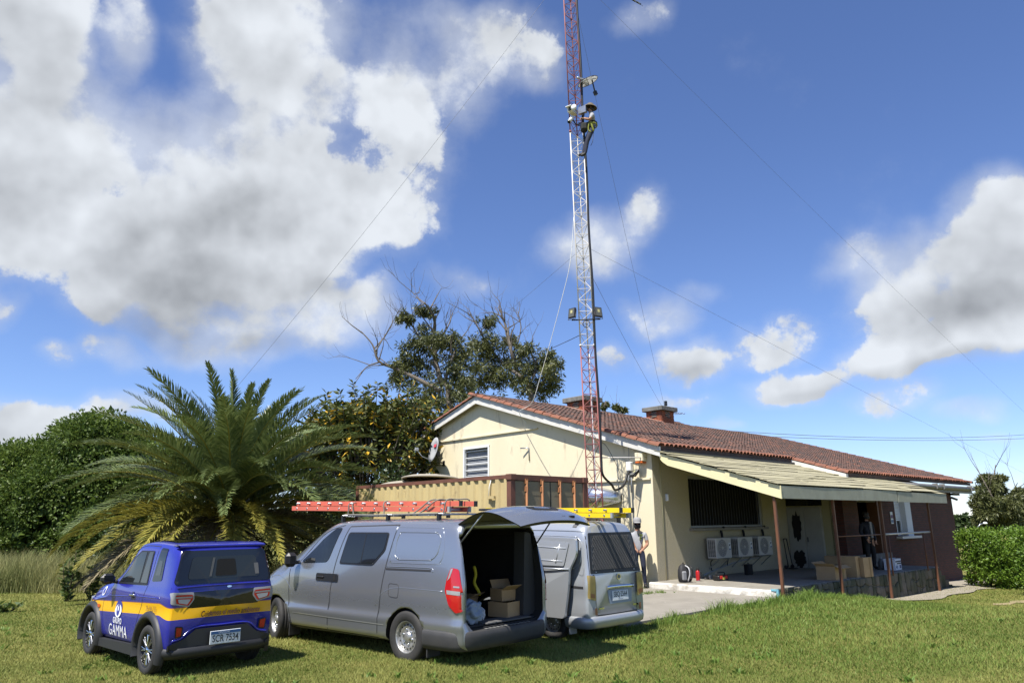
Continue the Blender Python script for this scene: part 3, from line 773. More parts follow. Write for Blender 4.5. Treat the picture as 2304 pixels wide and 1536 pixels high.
# chimneys: brick faces, concrete cap, louvred vents
ME_BR = MB().box((0, 0, 0), (.235, .02, .066)).mesh('brick', M_BRICK1)
def chimney(u0, u1, v0, v1, zt):
    zlo = zr(v0) - .4
    ch = hp('chimney', MB().box(((u0 + u1) / 2, (v0 + v1) / 2, (zlo + zt) / 2), (u1 - u0, v1 - v0, zt - zlo)), M_MORTAR)
    MB().box(((u0 + u1) / 2, (v0 + v1) / 2, zt + .095), (u1 - u0 + .28, v1 - v0 + .28, .19), bev=.015).build('cap', M_CONCD, ch)
    z = zt - .05; r = 0
    while z > zr(v0) - .05:
        off = .125 * (r % 2); r += 1
        for face in (0, 1):
            a0, a1 = (v0, v1) if face == 0 else (u0, u1)
            a = a0 - off
            while a < a1 - .06:
                lo, hi = max(a, a0), min(a + .24, a1); a += .25
                if hi - lo < .05: continue
                mid = (lo + hi) / 2
                zroof = zr(mid) if face == 0 else zr(v0)
                if z < zroof - .06: continue
                if zt - .30 < z < zt - .04 and (a0 + (a1 - a0) * .30 < mid < a0 + (a1 - a0) * .62): continue
                sx = (hi - lo) / .235 * .97
                if face == 0: link_copy(ME_BR, 'brick', ch, (u0 - .004, mid, z), (0, 0, PI / 2), (sx, 1, 1))
                else: link_copy(ME_BR, 'brick', ch, (mid, v0 - .004, z), (0, 0, 0), (sx, 1, 1))
        z -= .078
    for face in (0, 1):
        a0, a1 = (v0, v1) if face == 0 else (u0, u1); am = a0 + (a1 - a0) * .46; w = (a1 - a0) * .32
        for k in range(3):
            q = MB().box((0, 0, 0), (w, .05, .035)).build('vent_slat', M_CONC, ch)
            if face == 0: q.location = (u0 - .012, am, zt - .07 - k * .085); q.rotation_euler = (0, 0, PI / 2)
            else: q.location = (am, v0 - .012, zt - .07 - k * .085)
    MB().prism([(v0 - .12, zr(v0 - .12) + .06), (v1 + .1 if v1 + .1 < RV else RV, zr(min(v1 + .1, RV)) + .06), (min(v1 + .1, RV), zr(min(v1 + .1, RV)) + .12), (v0 - .12, zr(v0 - .12) + .12)],
               lambda a, b, h: (h, a, b), u0 - .10, u0 - .005).build('flashing', mat('pink_mortar_fillet', (.42, .24, .18), .9), ch)
chimney(*CH1, 6.42); chimney(*CH2, 6.50)

# porch: plank roof, beams, posts, rails, slab, stone face, steps
def zp(v): return 2.60 + .298 * (v + 3.82)
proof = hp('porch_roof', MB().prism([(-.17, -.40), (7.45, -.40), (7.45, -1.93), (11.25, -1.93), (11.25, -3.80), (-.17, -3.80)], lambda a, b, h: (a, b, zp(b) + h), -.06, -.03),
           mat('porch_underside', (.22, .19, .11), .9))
PA = math.atan(.298); nrow = 17; ex = (3.90 - .42) / nrow
for r in range(nrow):
    v = -3.88 + r * ex; u = -.28 + random.uniform(-.02, .02); uend = 11.32 if v < -2.15 else 7.40
    if v + ex * .5 > -.45: break
    while u < uend - .05:
        ln = random.choice((2.4, 2.4, 3.6)); 
        if u == -.28: ln = 2.4 * (1 - .5 * (r % 2))
        e = min(u + ln, uend + random.uniform(-.03, .02)); w = e - u
        sag = .02 * math.sin(u * .9 + 1.3)
        drop = random.uniform(-.010, .010) + (-.03 if (u > 8 and r < 3 and random.random() < .4) else 0)
        MB().box((0, 0, 0), (w - .012, ex + .09, .016)).build('roof_plank', M_PLANK, proof, (u + w / 2, v + (ex + .06) / 2, zp(v + ex / 2) + .030 + drop + sag * .5), (PA - .045 + random.uniform(-.012, .012), random.uniform(-.006, .006), random.uniform(-.006, .006)))
        u = e
# side beam with a rounded heel
pts = [(-.42, zp(-.42) - .02), (-3.90, zp(-3.90) - .01), (-3.90, zp(-3.9) - .31), (-.70, zp(-.70) - .29)]
for k in range(1, 7):
    a = k / 7 * PI / 2; pts.append((-.70 + .28 * math.sin(a), zp(-.42) - .03 - .24 * math.cos(a) + (zp(-.7) - zp(-.42)) * (1 - math.sin(a))))
hp('porch_side_beam', MB().prism(pts, lambda a, b, h: (h, a, b), -.215, -.175), M_YELLOWB)
hp('porch_side_beam', MB().prism([(-2.0, zp(-2.0) - .02), (-3.84, zp(-3.84) - .01), (-3.84, zp(-3.84) - .28), (-2.0, zp(-2.0) - .28)], lambda a, b, h: (h, a, b), 11.22, 11.26), M_GREYB)
for a, b, dz in ((-.174, 4.08, 0), (4.09, 6.93, .006), (6.99, 11.28, -.012)):
    hp('porch_fascia', MB().box(((a + b) / 2, -3.865, 2.425 + dz), (b - a, .035, .30)), M_GREYB)
for u in (1.2, 2.6, 4.0, 5.4, 6.8, 8.2, 9.6, 10.8):
    v1 = -.3 if u < 7.4 else -1.9
    hp('rafter', MB().bar((u, -3.83, zp(-3.83) - .13), (u, v1, zp(v1) - .13), .06, .13), mat('brown_rafter', (.10, .07, .04), .8) if u == 1.2 else bpy.data.materials['brown_rafter'])
for u in (-.12, 3.0, 6.15, 10.05):
    x = hw(u, -3.66); zb0 = min(gzf(x.x, x.y), .25) - .1
    hp('porch_post', MB().box((u, -3.66, (zb0 + 2.42) / 2), (.062, .062, 2.42 - zb0)), M_BROWN)
hp('rail', MB().tube([(6.30, -3.62, 1.33), (10.05, -3.62, 1.34)], .028, 8), mat('white_worn_rail', (.45, .44, .42), .5))
for u in (6.55, 9.4): hp('rail_post', MB().tube([(u, -3.62, .15), (u, -3.62, 1.33)], .022, 6), M_BROWN)
hp('rail', MB().tube([(3.0, -3.62, 1.33), (6.15, -3.62, 1.33)], .018, 6), M_BROWN)
SLABZ = .20
hp('porch_slab', MB().box((5.262, -1.72, SLABZ - .35), (11.28, 3.44, .70)), M_CONC)
cb = MB(); rg = random.Random(4); k = 26; rows = []
for i in range(k + 1):
    v = -.05 - 3.60 * i / k; j = lambda s: rg.uniform(-s, s)
    dip = .05 if rg.random() < .12 else 0
    rows.append([(-.44 + j(.012), v, -.25), (-.44 + j(.012), v, .03), (-.43 + j(.014), v, .165 - dip), (-.405 + j(.01), v, .205 - dip), (-.375, v, .207), (-.375, v, -.2)])
hp('painted_kerb', MB().grid(rows, smooth=False), mat('worn_white_paint', (.58, .56, .51), .8, col2=(.33, .30, .25), vscale=4, vwidth=.12, vmid=.58, bump=.4, bscale=30))
hp('blue_bracket', MB().box((-.42, -3.69, .10), (.05, .05, .24)).box((-.42, -3.62, .21), (.05, .18, .04)), mat('light_blue_paint', (.17, .42, .52), .6))
sw = hp('stone_wall', MB().box((5.15, -3.47, -.46), (10.9, .08, 1.26)), M_MORTL)
def stones():
    rg = random.Random(12); cols = []; u = -.28
    while u < 10.55:
        cols.append(u); u += rg.uniform(.20, .36)
    cols.append(10.6); nr = 3; P = {}
    for i, u in enumerate(cols):
        x = hw(u, -3.5); zbot = gzf(x.x, x.y) - .10
        for r in range(nr + 1):
            t = r / nr; P[i, r] = (u + (rg.uniform(-.06, .06) if 0 < i < len(cols) - 1 else 0), zbot + (SLABZ + .0 - zbot) * t + (rg.uniform(-.10, .10) * (SLABZ - zbot) if 0 < r < nr else 0))
    for i in range(len(cols) - 1):
        r = 0
        while r < nr:
            st = 2 if (rg.random() < .38 and r + 2 <= nr) else 1
            q = [P[i, r], P[i + 1, r], P[i + 1, r + st], P[i, r + st]]; r += st
            cx = sum(p[0] for p in q) / 4; cz = sum(p[1] for p in q) / 4
            o8 = []
            for k in range(4):            # shrink for the joint and cut the corners
                a, b = q[k], q[(k + 1) % 4]
                for t in (.14, .86):
                    p = (a[0] * (1 - t) + b[0] * t, a[1] * (1 - t) + b[1] * t)
                    o8.append((cx + (p[0] - cx) * .93 + rg.uniform(-.008, .008), cz + (p[1] - cz) * .95 + rg.uniform(-.008, .008)))
            d = rg.uniform(.018, .055); mb = MB(); n = len(o8)
            vs = [(p[0], -3.508, p[1]) for p in o8] + [(p[0], -3.51 - d * .75, p[1]) for p in o8] + [(cx + (p[0] - cx) * .75, -3.51 - d - rg.uniform(0, .012), cz + (p[1] - cz) * .75) for p in o8]
            fs = [(k, (k + 1) % n, n + (k + 1) % n, n + k) for k in range(n)] + [(n + k, n + (k + 1) % n, 2 * n + (k + 1) % n, 2 * n + k) for k in range(n)] + [tuple(range(2 * n, 3 * n))]
            mb.add(vs, fs, False); mb.build('stone', rg.choice(M_STONE), sw)
stones()
for k in range(4):
    hp('step', MB().box((11.05 + k * .30, -2.75, .06 - k * .17 - .5), (.34, 1.30, 1.0 )), M_STONE[k % 3])
# low wall at the far edge of the porch
hp('low_wall', MB().box((9.3, -2.02, .42), (2.9, .12, .42)), M_CONCD)
# ------------------------------------------------------------------ shipping container
M_OCHRE = mat('faded_ochre_paint', (.54, .43, .205), .75, col2=(.42, .325, .155), vscale=1.8, vwidth=.25, col3=(.20, .135, .07), v3scale=4, v3=.62, stretch=(1, 1, .45), bump=.1, bscale=30)
M_RUSTR = mat('red_brown_frame', (.165, .062, .040), .75, col2=(.10, .045, .03), vscale=4, col3=(.28, .20, .12), v3scale=7, v3=.68)
M_CDOOR = mat('dull_olive_door', (.225, .195, .125), .75, col2=(.17, .145, .09), vscale=1.6, col3=(.12, .08, .045), v3scale=5, v3=.66)
M_RUSTB = mat('rust_orange_bar', (.36, .155, .055), .75, col2=(.22, .09, .04), vscale=7)
cont = thing('shipping_container', 'faded ochre corrugated shipping container with rusty frame and door bars', 'container', (-.0526, 15.415, .19), .7626)
CW, CL, CHH = 2.44, 6.06, 2.59
fr = MB()
for x in (.06, CW - .06):
    for y in (.06, CL - .06): fr.box((x, y, CHH / 2), (.13, .13, CHH - .01))
for x in (.05, CW - .05):
    fr.box((x, CL / 2, CHH - .05), (.08, CL - .2, .08)); fr.box((x, CL / 2, .08), (.08, CL - .2, .14))
for y in (.05, CL - .05):
    fr.box((CW / 2, y, CHH - .065), (CW - .2, .10, .12)); fr.box((CW / 2, y, .08), (CW - .2, .1, .14))
fr.build('frame', M_RUSTR, cont)
MB().box((CW / 2, CL / 2, CHH - .03), (CW - .1, CL - .1, .03)).build('roof_panel', M_OCHRE, cont)
MB().box((CW / 2, CL / 2, .1), (CW - .1, CL - .1, .04)).build('floor_panel', M_RUSTR, cont)
def corr(x, sgn):
    prof = []; y = .13; p = .275
    while y < CL - .13:
        for dy, d in ((0, 0), (.10, 0), (.1375, .04), (.2375, .04)): prof.append((min(y + dy, CL - .12), d))
        y += p
    return MB().grid([[(x + sgn * d, y, .14) for y, d in prof], [(x + sgn * d, y, CHH - .08) for y, d in prof]], smooth=False)
corr(.012, 1).build('corrugated_side', M_OCHRE, cont); corr(CW - .012, -1).build('corrugated_side', M_OCHRE, cont)
MB().box((CW / 2, CL - .03, CHH / 2), (CW - .24, .03, CHH - .25)).build('end_panel', M_OCHRE, cont)
for k, x in enumerate((.655, 1.785)):
    d = MB().box((x, .045, CHH / 2), (1.115, .05, CHH - .27), bev=.008).build('door', M_CDOOR, cont)
    for dx in (-.20, .28) if k == 0 else (-.28, .20):
        b = MB().tube([(x + dx, -.01, .14), (x + dx, -.01, CHH - .12)], .024, 8)
        for z in (.16, .7, 1.5, CHH - .30, CHH - .14): b.box((x + dx, 0, z), (.075, .05, .11))
        b.build('locking_bar', M_RUSTB, d)
    MB().box((x, .02, CHH - .42), (.9, .006, .02)).build('door_rib', M_CDOOR, d)
MB().box((1.22, .03, CHH / 2), (.02, .03, CHH - .28)).build('door_gasket', M_BLACK, cont)
for x in (.06, CW - .06):
    for z in (CHH - .06, .06): MB().box((x, .055, z), (.175, .175, .125), bev=.01).build('corner_casting', M_RUSTR, cont)
    for y in (.2, CL - .2): MB().box((x, y, -.08), (.3, .3, .22)).build('support_block', M_CONC, cont)
MB().tube([(.03, .65, 2.51), (-.02, .66, 2.35), (-.03, .67, 2.1)], .008, 5).build('hanging_cord', M_WHITEP, cont)
MB().box((-.02, .60, 2.12), (.05, .22, .06)).build('label_holder', M_OCHRE, cont)

# weathered curved lids stacked on the container
M_LID = mat('weathered_grey_fibre', (.36, .325, .255), .85, col2=(.25, .225, .175), vscale=4, bump=.25, bscale=40)
M_LIDD = mat('dark_lid_rim', (.24, .22, .18), .8)
def lid(px, py, r, tilt, rz, h, label, seg):
    q = cont.matrix_basis
    o = thing('curved_lid', label, 'lid', Vector((-.0526, 15.415, .19)) + Matrix.Rotation(.7626, 3, 'Z') @ Vector((px, py, h)), rot=(tilt[0], tilt[1], rz), group='curved lids on the container')
    n = 24; prof = [(r, 0), (r, .04), (r * .98, .05), (r * .8, .085), (r * .5, .11), (r * .2, .12), (.001, .122)]
    MB().lathe(prof, n, 'Z').build('shell', M_LID, o)
    MB().tube([(r * 1.005 * math.cos(a), r * 1.005 * math.sin(a), .02) for a in np.linspace(0, 2 * PI, 28, endpoint=False)], .022, 6, closed=True).build('rim', M_LIDD, o)
    for k in range(seg):
        x = -r * .8 + 1.6 * r * k / (seg - 1); pts = []
        for t in np.linspace(-1, 1, 9):
            y = t * math.sqrt(max(r * r * .95 - x * x, 0)); rr = math.hypot(x, y) / r
            pts.append((x, y, .122 * (1 - rr ** 2.4) + .014))
        MB().tube(pts, .009, 4).build('rib', M_LIDD, o)
lid(.95, 4.75, .86, (.02, -.03), .2, 2.585, 'weathered grey curved lid, lower one of the pair on the container', 4)
lid(.90, 3.95, .74, (-.04, .05), .5, 2.67, 'weathered slatted curved lid, upper one of the pair on the container', 7)

# ------------------------------------------------------------------ lattice mast
M_MRED = mat('faded_red_mast_paint', (.31, .095, .085), .6, col2=(.24, .075, .065), vscale=4)
M_MWHT = mat('white_mast_paint', (.68, .66, .62), .55, col2=(.56, .52, .47), vscale=4)
MX0, MY0, MLEAN = 2.235, 19.97, -.0143
def mc(z): return Vector((MX0 + MLEAN * z, MY0, z))
mast = thing('lattice_mast', 'tall slender red and white lattice mast in front of the gable', 'mast', (MX0, MY0, 0))
LEG = [Vector((-.195, -.07, 0)), Vector((.195, -.11, 0)), Vector((.05, .24, 0))]
def ml(z, k): return mc(z) + LEG[k] - Vector((MX0, MY0, 0))
PHT = .345
ME_BRACE = {c: MB().tube([(0, 0, 0), (0, 0, 1)], .0085, 5, caps=False).mesh('brace', m) for c, m in (('r', M_MRED), ('w', M_MWHT))}
def strut(name, a, b, c, parent):
    d = b - a; o = link_copy(ME_BRACE[c], name, parent, a, d.to_track_quat('Z', 'Y').to_euler(), (1, 1, d.length)); return o
MAST_SECT = [(0, 6.61, 'r', M_MRED), (6.61, 13.37, 'w', M_MWHT), (13.37, 20.0, 'r', M_MRED)]
for z0, z1, c, m in MAST_SECT:
    mb = MB()
    for k in range(3):
        mb.tube([ml(z0 + .004, k), ml(z1 - .004, k)], .018, 7)
        mb.lathe([(.018, 0), (.034, 0), (.034, .05), (.018, .05)], 8, 'Z', c=ml(z0, k))
    sec = mb.build('mast_section', m, mast)
    n = round((z1 - z0) / PHT); h = (z1 - z0) / n
    for i in range(n):
        za = z0 + i * h + .02; zbb = za + h
        if zbb < 1.6: continue                       # hidden behind the vans
        for f in range(3):
            a, b = f, (f + 1) % 3
            strut('horizontal_brace', ml(za, a), ml(za, b), c, sec)
            if (i + f) % 2: a, b = b, a
            strut('diagonal_brace', ml(za, a), ml(min(zbb, z1), b), c, sec)
def cable(name, pts, r, m, label, cat='cable', n=6, k=6, group=None):
    o = MB().tube(smooth_path(pts, k), r, n).build(name, m); return tag(o, label, cat, group)
M_CABLE = mat('black_cable', (.010, .010, .011), .5)
cp_ = [mc(z) + Vector((.225 + .012 * math.sin(z * 1.7), -.13, 0)) for z in np.arange(19.9, 3.3, -.55)]
lp = [mc(3.0) + Vector((.24, -.13, 0)), hw(-1.15, .50, 2.75), hw(-.85, .62, 2.62), hw(-.5, .62, 2.75), hw(-.28, .66, 3.02), hw(-.12, .69, 3.16)]
cable('mast_cable', cp_ + lp, .034, M_CABLE, 'thick black cable down the mast, looping over to the cream wall', n=7)
cable('thin_cable', [mc(3.9) + Vector((.22, -.1, 0)), mc(3.8) + Vector((.42, 0, -.05)), hw(-.9, .38, 3.0), hw(-1.0, .48, 2.7)], .008, M_CABLE, 'thin dark cable hanging beside the mast below the roof edge', n=5)
o = MB().tube([mc(3.48) + Vector((.2, 0, 0)), hw(-.03, .12, 3.52)], .016, 6).build('stay_bar', M_MWHT); tag(o, 'thin white stay bar between mast and wall corner', 'bar')
cable('dark_conduit', [mc(z) + Vector((.05, .0, 0)) for z in (2.2, 4, 6.4)], .017, mat('grey_conduit', (.55, .55, .56), .4), 'pale grey conduit inside the red lower part of the mast', 'conduit')

def flood(name, pos, yaw, tilt, label, group=None, s=1.0):
    o = thing(name, label, 'floodlight', pos, rot=(tilt, 0, yaw), group=group)
    MB().box((0, 0, 0), (.24 * s, .07 * s, .30 * s), bev=.012).build('housing', M_DARK, o)
    MB().box((0, -.037 * s, 0), (.19 * s, .006, .25 * s)).build('glass', mat('floodlight_glass', (.10, .10, .085), .2) if 'floodlight_glass' not in bpy.data.materials else bpy.data.materials['floodlight_glass'], o)
    MB().box((0, -.041 * s, .03 * s), (.07 * s, .004, .09 * s)).build('led', mat('led_yellow', (.42, .39, .18), .4) if 'led_yellow' not in bpy.data.materials else bpy.data.materials['led_yellow'], o)
    f = MB()
    for k in range(6): f.box((-.09 * s + k * .036 * s, .05 * s, 0), (.008, .04 * s, .24 * s))
    f.build('fin', M_DARK, o)
    MB().tube([(-.13 * s, 0, 0), (-.13 * s, 0, -.19 * s), (.13 * s, 0, -.19 * s), (.13 * s, 0, 0)], .010, 5).build('bracket', M_DARK, o)
    return o
c74 = mc(7.36)
o = MB().tube([c74 + Vector((-.42, -.16, .0)), c74 + Vector((.40, -.16, .02))], .020, 6).build('floodlight_arm', M_DARK); tag(o, 'thin black cross arm under the two mast floodlights', 'arm')
flood('mast_floodlight', c74 + Vector((-.40, -.18, .20)), -.75, -.15, 'black floodlight on the left end of the mast arm', 'mast floodlights')
flood('mast_floodlight', c74 + Vector((.34, -.18, .22)), .45, -.15, 'black floodlight on the right end of the mast arm', 'mast floodlights')
cable('cable_coil', [c74 + Vector((.1 * math.cos(a), -.17, -.12 + .1 * math.sin(a))) for a in np.linspace(0, 6.2, 10)], .011, M_CABLE, 'small loop of black cable below the mast floodlights', n=5, k=3)

# camera box, small camera and dish high on the mast
o = thing('camera_housing', 'grey white camera housing with round lamp on the mast', 'camera', mc(13.98) + Vector((-.10, -.22, 0)), -.6)
MB().box((-.02, 0, 0), (.17, .34, .14), bev=.015).build('body', M_WHITEP, o); MB().box((-.02, -.03, .085), (.20, .42, .02)).build('sunshield', M_WHITEP, o)
MB().lathe([(.001, -.19), (.055, -.19), (.06, -.17)], 14, 'Y').build('lens', M_GLASSD, o); MB().lathe([(.001, -.235), (.09, -.235), (.09, -.20), (.001, -.20)], 16, 'Y', c=(.16, 0, -.02)).build('lamp', M_WHITEP, o)
MB().box((.30, .08, -.02), (.26, .10, .22)).build('bracket', M_STEEL, o)
o = thing('small_camera', 'small white tube camera hanging under the camera housing', 'camera', mc(13.70) + Vector((-.17, -.24, 0)), -.3, )
MB().tube([(-.05, -.05, -.10), (.04, .04, .10)], .058, 10).build('body', M_WHITEP, o); MB().tube([(-.06, -.06, -.12), (-.048, -.048, -.098)], .05, 10).build('lens', M_GLASSD, o)
MB().tube([(.04, .05, .02), (.12, .14, -.12), (.32, .14, -.14)], .022, 6).build('bracket', M_DARK, o)
dn = Vector((.36, .15, -.92)).normalized()
o = thing('grid_dish', 'pale oval dish antenna on an arm at the upper mast', 'antenna', mc(15.12) + Vector((.42, -.10, 0)), rot=dn.to_track_quat('Z', 'X').to_euler())
MB().lathe([(.001, -.05), (.12, -.045), (.24, -.02), (.33, .02), (.335, .02), (.335, .028), (.24, -.01), (.001, -.038)], 20, 'Z').build('reflector', mat('pale_mesh_dish', (.72, .73, .74), .6, trans=.5), o)
MB().tube([(.33 * math.cos(a), .33 * math.sin(a), .024) for a in np.linspace(0, 2 * PI, 24, endpoint=False)], .009, 5, closed=True).build('rim', M_DARK, o)
f = MB()
for a in (.3, 1.3, 2.2, 3.4, 4.4, 5.4): f.tube([(0, 0, -.06), (.3 * math.cos(a), .3 * math.sin(a), .005)], .012, 5)
f.build('back_rib', M_DARK, o)
MB().tube([(.18, 0, -.01), (.10, 0, .40)], .022, 6).box((.10, 0, .44), (.09, .09, .13)).build('feed_arm', M_DARK, o)
MB().tube([(0, 0, -.05), (-.42, .1, -.12)], .03, 6).build('mount', M_STEEL, o)
o = thing('yagi_antenna', 'dark yagi antenna end sticking into the top edge of the picture', 'antenna', mc(18.85))
bd = [Vector((1.0, -.1, -.10)), Vector((2.25, -.27, -1.10))]
MB().tube(bd, .022, 6).build('boom', M_DARK, o)
for t in (.55, .67, .79, .90, .985):
    p = bd[0].lerp(bd[1], t); MB().tube([p + Vector((-.14, -.30, -.16)), p + Vector((.14, .30, .16))], .011, 5).build('element', M_STEEL, o)

# ------------------------------------------------------------------ guy wires, rope, power lines
def sagline(a, b, sag, n=14): return [a.lerp(b, t) + Vector((0, 0, -sag * 4 * t * (1 - t))) for t in np.linspace(0, 1, n)]
def wire(name, a, b, sag, r, m, label, cat='wire', group=None):
    o = MB().tube(sagline(a, b, sag), r, 4).build(name, m); return tag(o, label, cat, group)
gR = gnd(2640, 1225, -.7); gL = gnd(130, 1335)
wire('guy_wire', mc(19.4), gR, .7, .0042, M_WIRE, 'guy wire from the mast top down to the right edge', group='mast guy wires')
wire('guy_wire', mc(9.6) + Vector((.2, 0, 0)), gR, .25, .0045, M_WIRE, 'guy wire from mid mast falling to the right above the porch', group='mast guy wires')
wire('guy_wire', mc(19.4), gL, .5, .0046, M_WIRE, 'guy wire from the mast top down to the palm', group='mast guy wires')
wire('guy_wire', mc(9.6), atY(760, 1000, 33), .2, .0045, M_WIRE, 'guy wire from mid mast falling left towards the bare trees', group='mast guy wires')
gB = atY(1503, 948, 33.5)
wire('guy_wire', mc(19.4), gB, .35, .0046, M_WIRE, 'guy wire from the mast top to behind the second chimney', group='mast guy wires')
wire('guy_wire', mc(8.95) + Vector((.15, 0, 0)), atY(1490, 915, 33.5), .1, .0055, M_WIRE, 'lower guy wire from mid mast to behind the second chimney', group='mast guy wires')
wire('antenna_wire', mc(6.95) + Vector((-.2, 0, 0)), atY(1080, 822, 36), .25, .010, M_CABLE, 'dark wire from the mast below the floodlights to the trees')
M_ROPE = mat('white_rope', (.78, .78, .76), .8)
rp = [mc(10.6) + Vector((-.2, 0, 0)), atY(1283, 590, 20.1), atY(1262, 680, 20.5), atY(1238, 770, 21.0), atY(1215, 850, 21.5), atY(1197, 905, 22.0), hw(-.33, 5.05, 5.35), hw(-.06, 5.0, 5.0)]
cable('hauling_rope', rp, .009, M_ROPE, 'thin white rope hanging from the mast to the gable wall', 'rope', n=5)
pw = [atY(1600, 966, 44), atY(2330, 979, 62)]
wire('power_line', pw[0], pw[1] + Vector((0, 0, .12)), .42, .016, M_WIRE, 'upper of two dark power lines right of the roof', group='power lines')
wire('power_line', pw[0] + Vector((0, 0, -.25)), pw[1] + Vector((0, 0, -.22)), .30, .016, M_WIRE, 'lower of two dark power lines right of the roof', group='power lines')
wire('wall_cable', hw(-.03, 2.35, 2.15) , hw(-.03, 9.8, 2.6), .0, .006, M_CREAM, 'thin cable along the cream gable wall')

# TV aerial behind the second chimney
o = thing('tv_aerial', 'thin tv aerial on a short pole behind the second chimney', 'aerial', hw(11.0, 7.2, 6.1), H_ROT)
MB().tube([(0, 0, 0), (0, 0, 1.05)], .028, 6).build('pole', M_STEEL, o)
MB().tube([(0, 0, .52), (1.25, -.15, .56)], .016, 5).build('boom', M_STEEL, o)
for k in range(5): MB().tube([(.2 + k * .22, -.32, .55), (.2 + k * .22, .30, .55)], .007, 4).build('element', M_STEEL, o)
MB().box((0, 0, .95), (.10, .10, .22)).build('junction_box', M_DARK, o)

# things fixed to the gable wall
def wall_thing(name, label, cat, u, v, z, group=None): return thing(name, label, cat, hw(u, v, z), H_ROT, group)
o = wall_thing('alarm_siren', 'cream alarm siren box with orange lamp under the eave', 'siren', -.11, .27, 3.47)
MB().box((0, 0, .07), (.20, .27, .24), bev=.012).build('box', M_CREAM, o); MB().box((-.005, 0, -.085), (.21, .25, .05), bev=.012).build('lamp', mat('orange_lens', (.55, .12, .02), .3), o)
MB().box((.10, 0, 0), (.03, .2, .2)).build('backplate', M_CREAM, o)
flood('wall_floodlight', hw(-.22, .42, 3.10), H_ROT - PI / 2 - .35, -.75, 'small grey floodlight on the cream wall by the corner', s=.85)
o = wall_thing('service_head', 'small white service box with pipe on the cream wall', 'box', -.09, .70, 3.22)
MB().box((0, 0, .08), (.14, .17, .26), bev=.02).build('box', M_WHITEP, o); MB().tube([(0, -.05, -.05), (0, -.05, -.65)], .022, 6).build('pipe', M_GREYP, o); MB().tube([(0, .04, -.05), (0, .04, -.45)], .018, 6).build('pipe', M_GREYP, o)
MB().tube([(0, 0, .2), (0, 0, .75)], .012, 5).build('riser', M_GREYP, o)
o = wall_thing('vent_duct', 'shiny silver rounded duct on the cream wall behind the mast', 'duct', 0, 1.75, 2.45)
M_ALU = mat('bright_aluminium', (.62, .65, .70), .22, .85, col2=(.50, .53, .57), vscale=6, bump=.06, bscale=12)
rows = []
for t, ce, r1, r2 in ((.85, -.40, .30, .31), (.82, -.40, .32, .33), (.3, -.40, .32, .33), (0, -.40, .32, .33), (-.25, -.34, .29, .27), (-.48, -.22, .20, .2), (-.62, -.10, .10, .15), (-.66, -.04, .03, .10)):
    rows.append([(ce + r1 * math.cos(a), t, r2 * math.sin(a)) for a in np.linspace(0, 2 * PI, 20, endpoint=False)])
MB().grid(rows, close=True).build('shell', M_ALU, o)
MB().lathe([(.30, .856), (.26, .856), (.26, .70), (.001, .70)], 20, 'Y', c=(-.40, 0, 0)).build('mouth', M_STEEL, o)
MB().tube([(-.40 + .325 * math.cos(a), .12, .335 * math.sin(a)) for a in np.linspace(0, 2 * PI, 20, endpoint=False)], .010, 5, closed=True).build('strap', M_STEEL, o)
MB().box((-.06, .1, -.28), (.12, .06, .06)).build('bracket', M_STEEL, o)
# satellite dish on the far corner
sd = Vector((-.87, -.42, .22)).normalized()
o = thing('satellite_dish', 'grey satellite dish on the far corner of the gable', 'satellite dish', hw(-.62, 9.45, 4.42), rot=sd.to_track_quat('Z', 'Y').to_euler())
MB().lathe([(.001, -.09), (.15, -.08), (.30, -.045), (.46, .01), (.47, .012), (.47, .022), (.30, -.03), (.001, -.075)], 28, 'Z').build('reflector', mat('light_grey_dish', (.36, .37, .38), .5), o)
MB().tube([(0, -.40, -.02), (.02, -.36, .38), (.0, -.18, .62)], .016, 6).build('feed_arm', M_GREYP, o); MB().box((0, -.16, .64), (.08, .12, .14), bev=.015).build('feed_horn', M_GREYP, o)
MB().tube([(0, 0, -.07), (.0, -.18, -.30)], .03, 6).box((0, -.10, -.20), (.12, .16, .12)).build('mount', M_DARK, o)
MB().box((0, .16, -.018), (.26, .12, .012), bev=.004).build('badge', mat('red_badge', (.60, .07, .10), .5), o)
o2 = wall_thing('dish_wall_bracket', 'black bracket of the satellite dish on the cream wall', 'bracket', 0, 9.62, 3.95)
MB().tube([(-.02, 0, 0), (-.22, -.02, .06), (-.48, -.10, .38)], .024, 6).build('tube', M_DARK, o2); MB().box((-.015, 0, 0), (.03, .12, .2)).build('plate', M_DARK, o2)
o = wall_thing('motion_sensor', 'small white sensor on the pebbledash corner under the porch', 'sensor', .62, 0, 2.42); 
MB().box((0, -.02, 0), (.09, .10, .20), bev=.02).build('case', M_WHITEP, o); MB().box((0, .045, 0), (.05, .04, .08)).build('mount', M_GREYP, o)
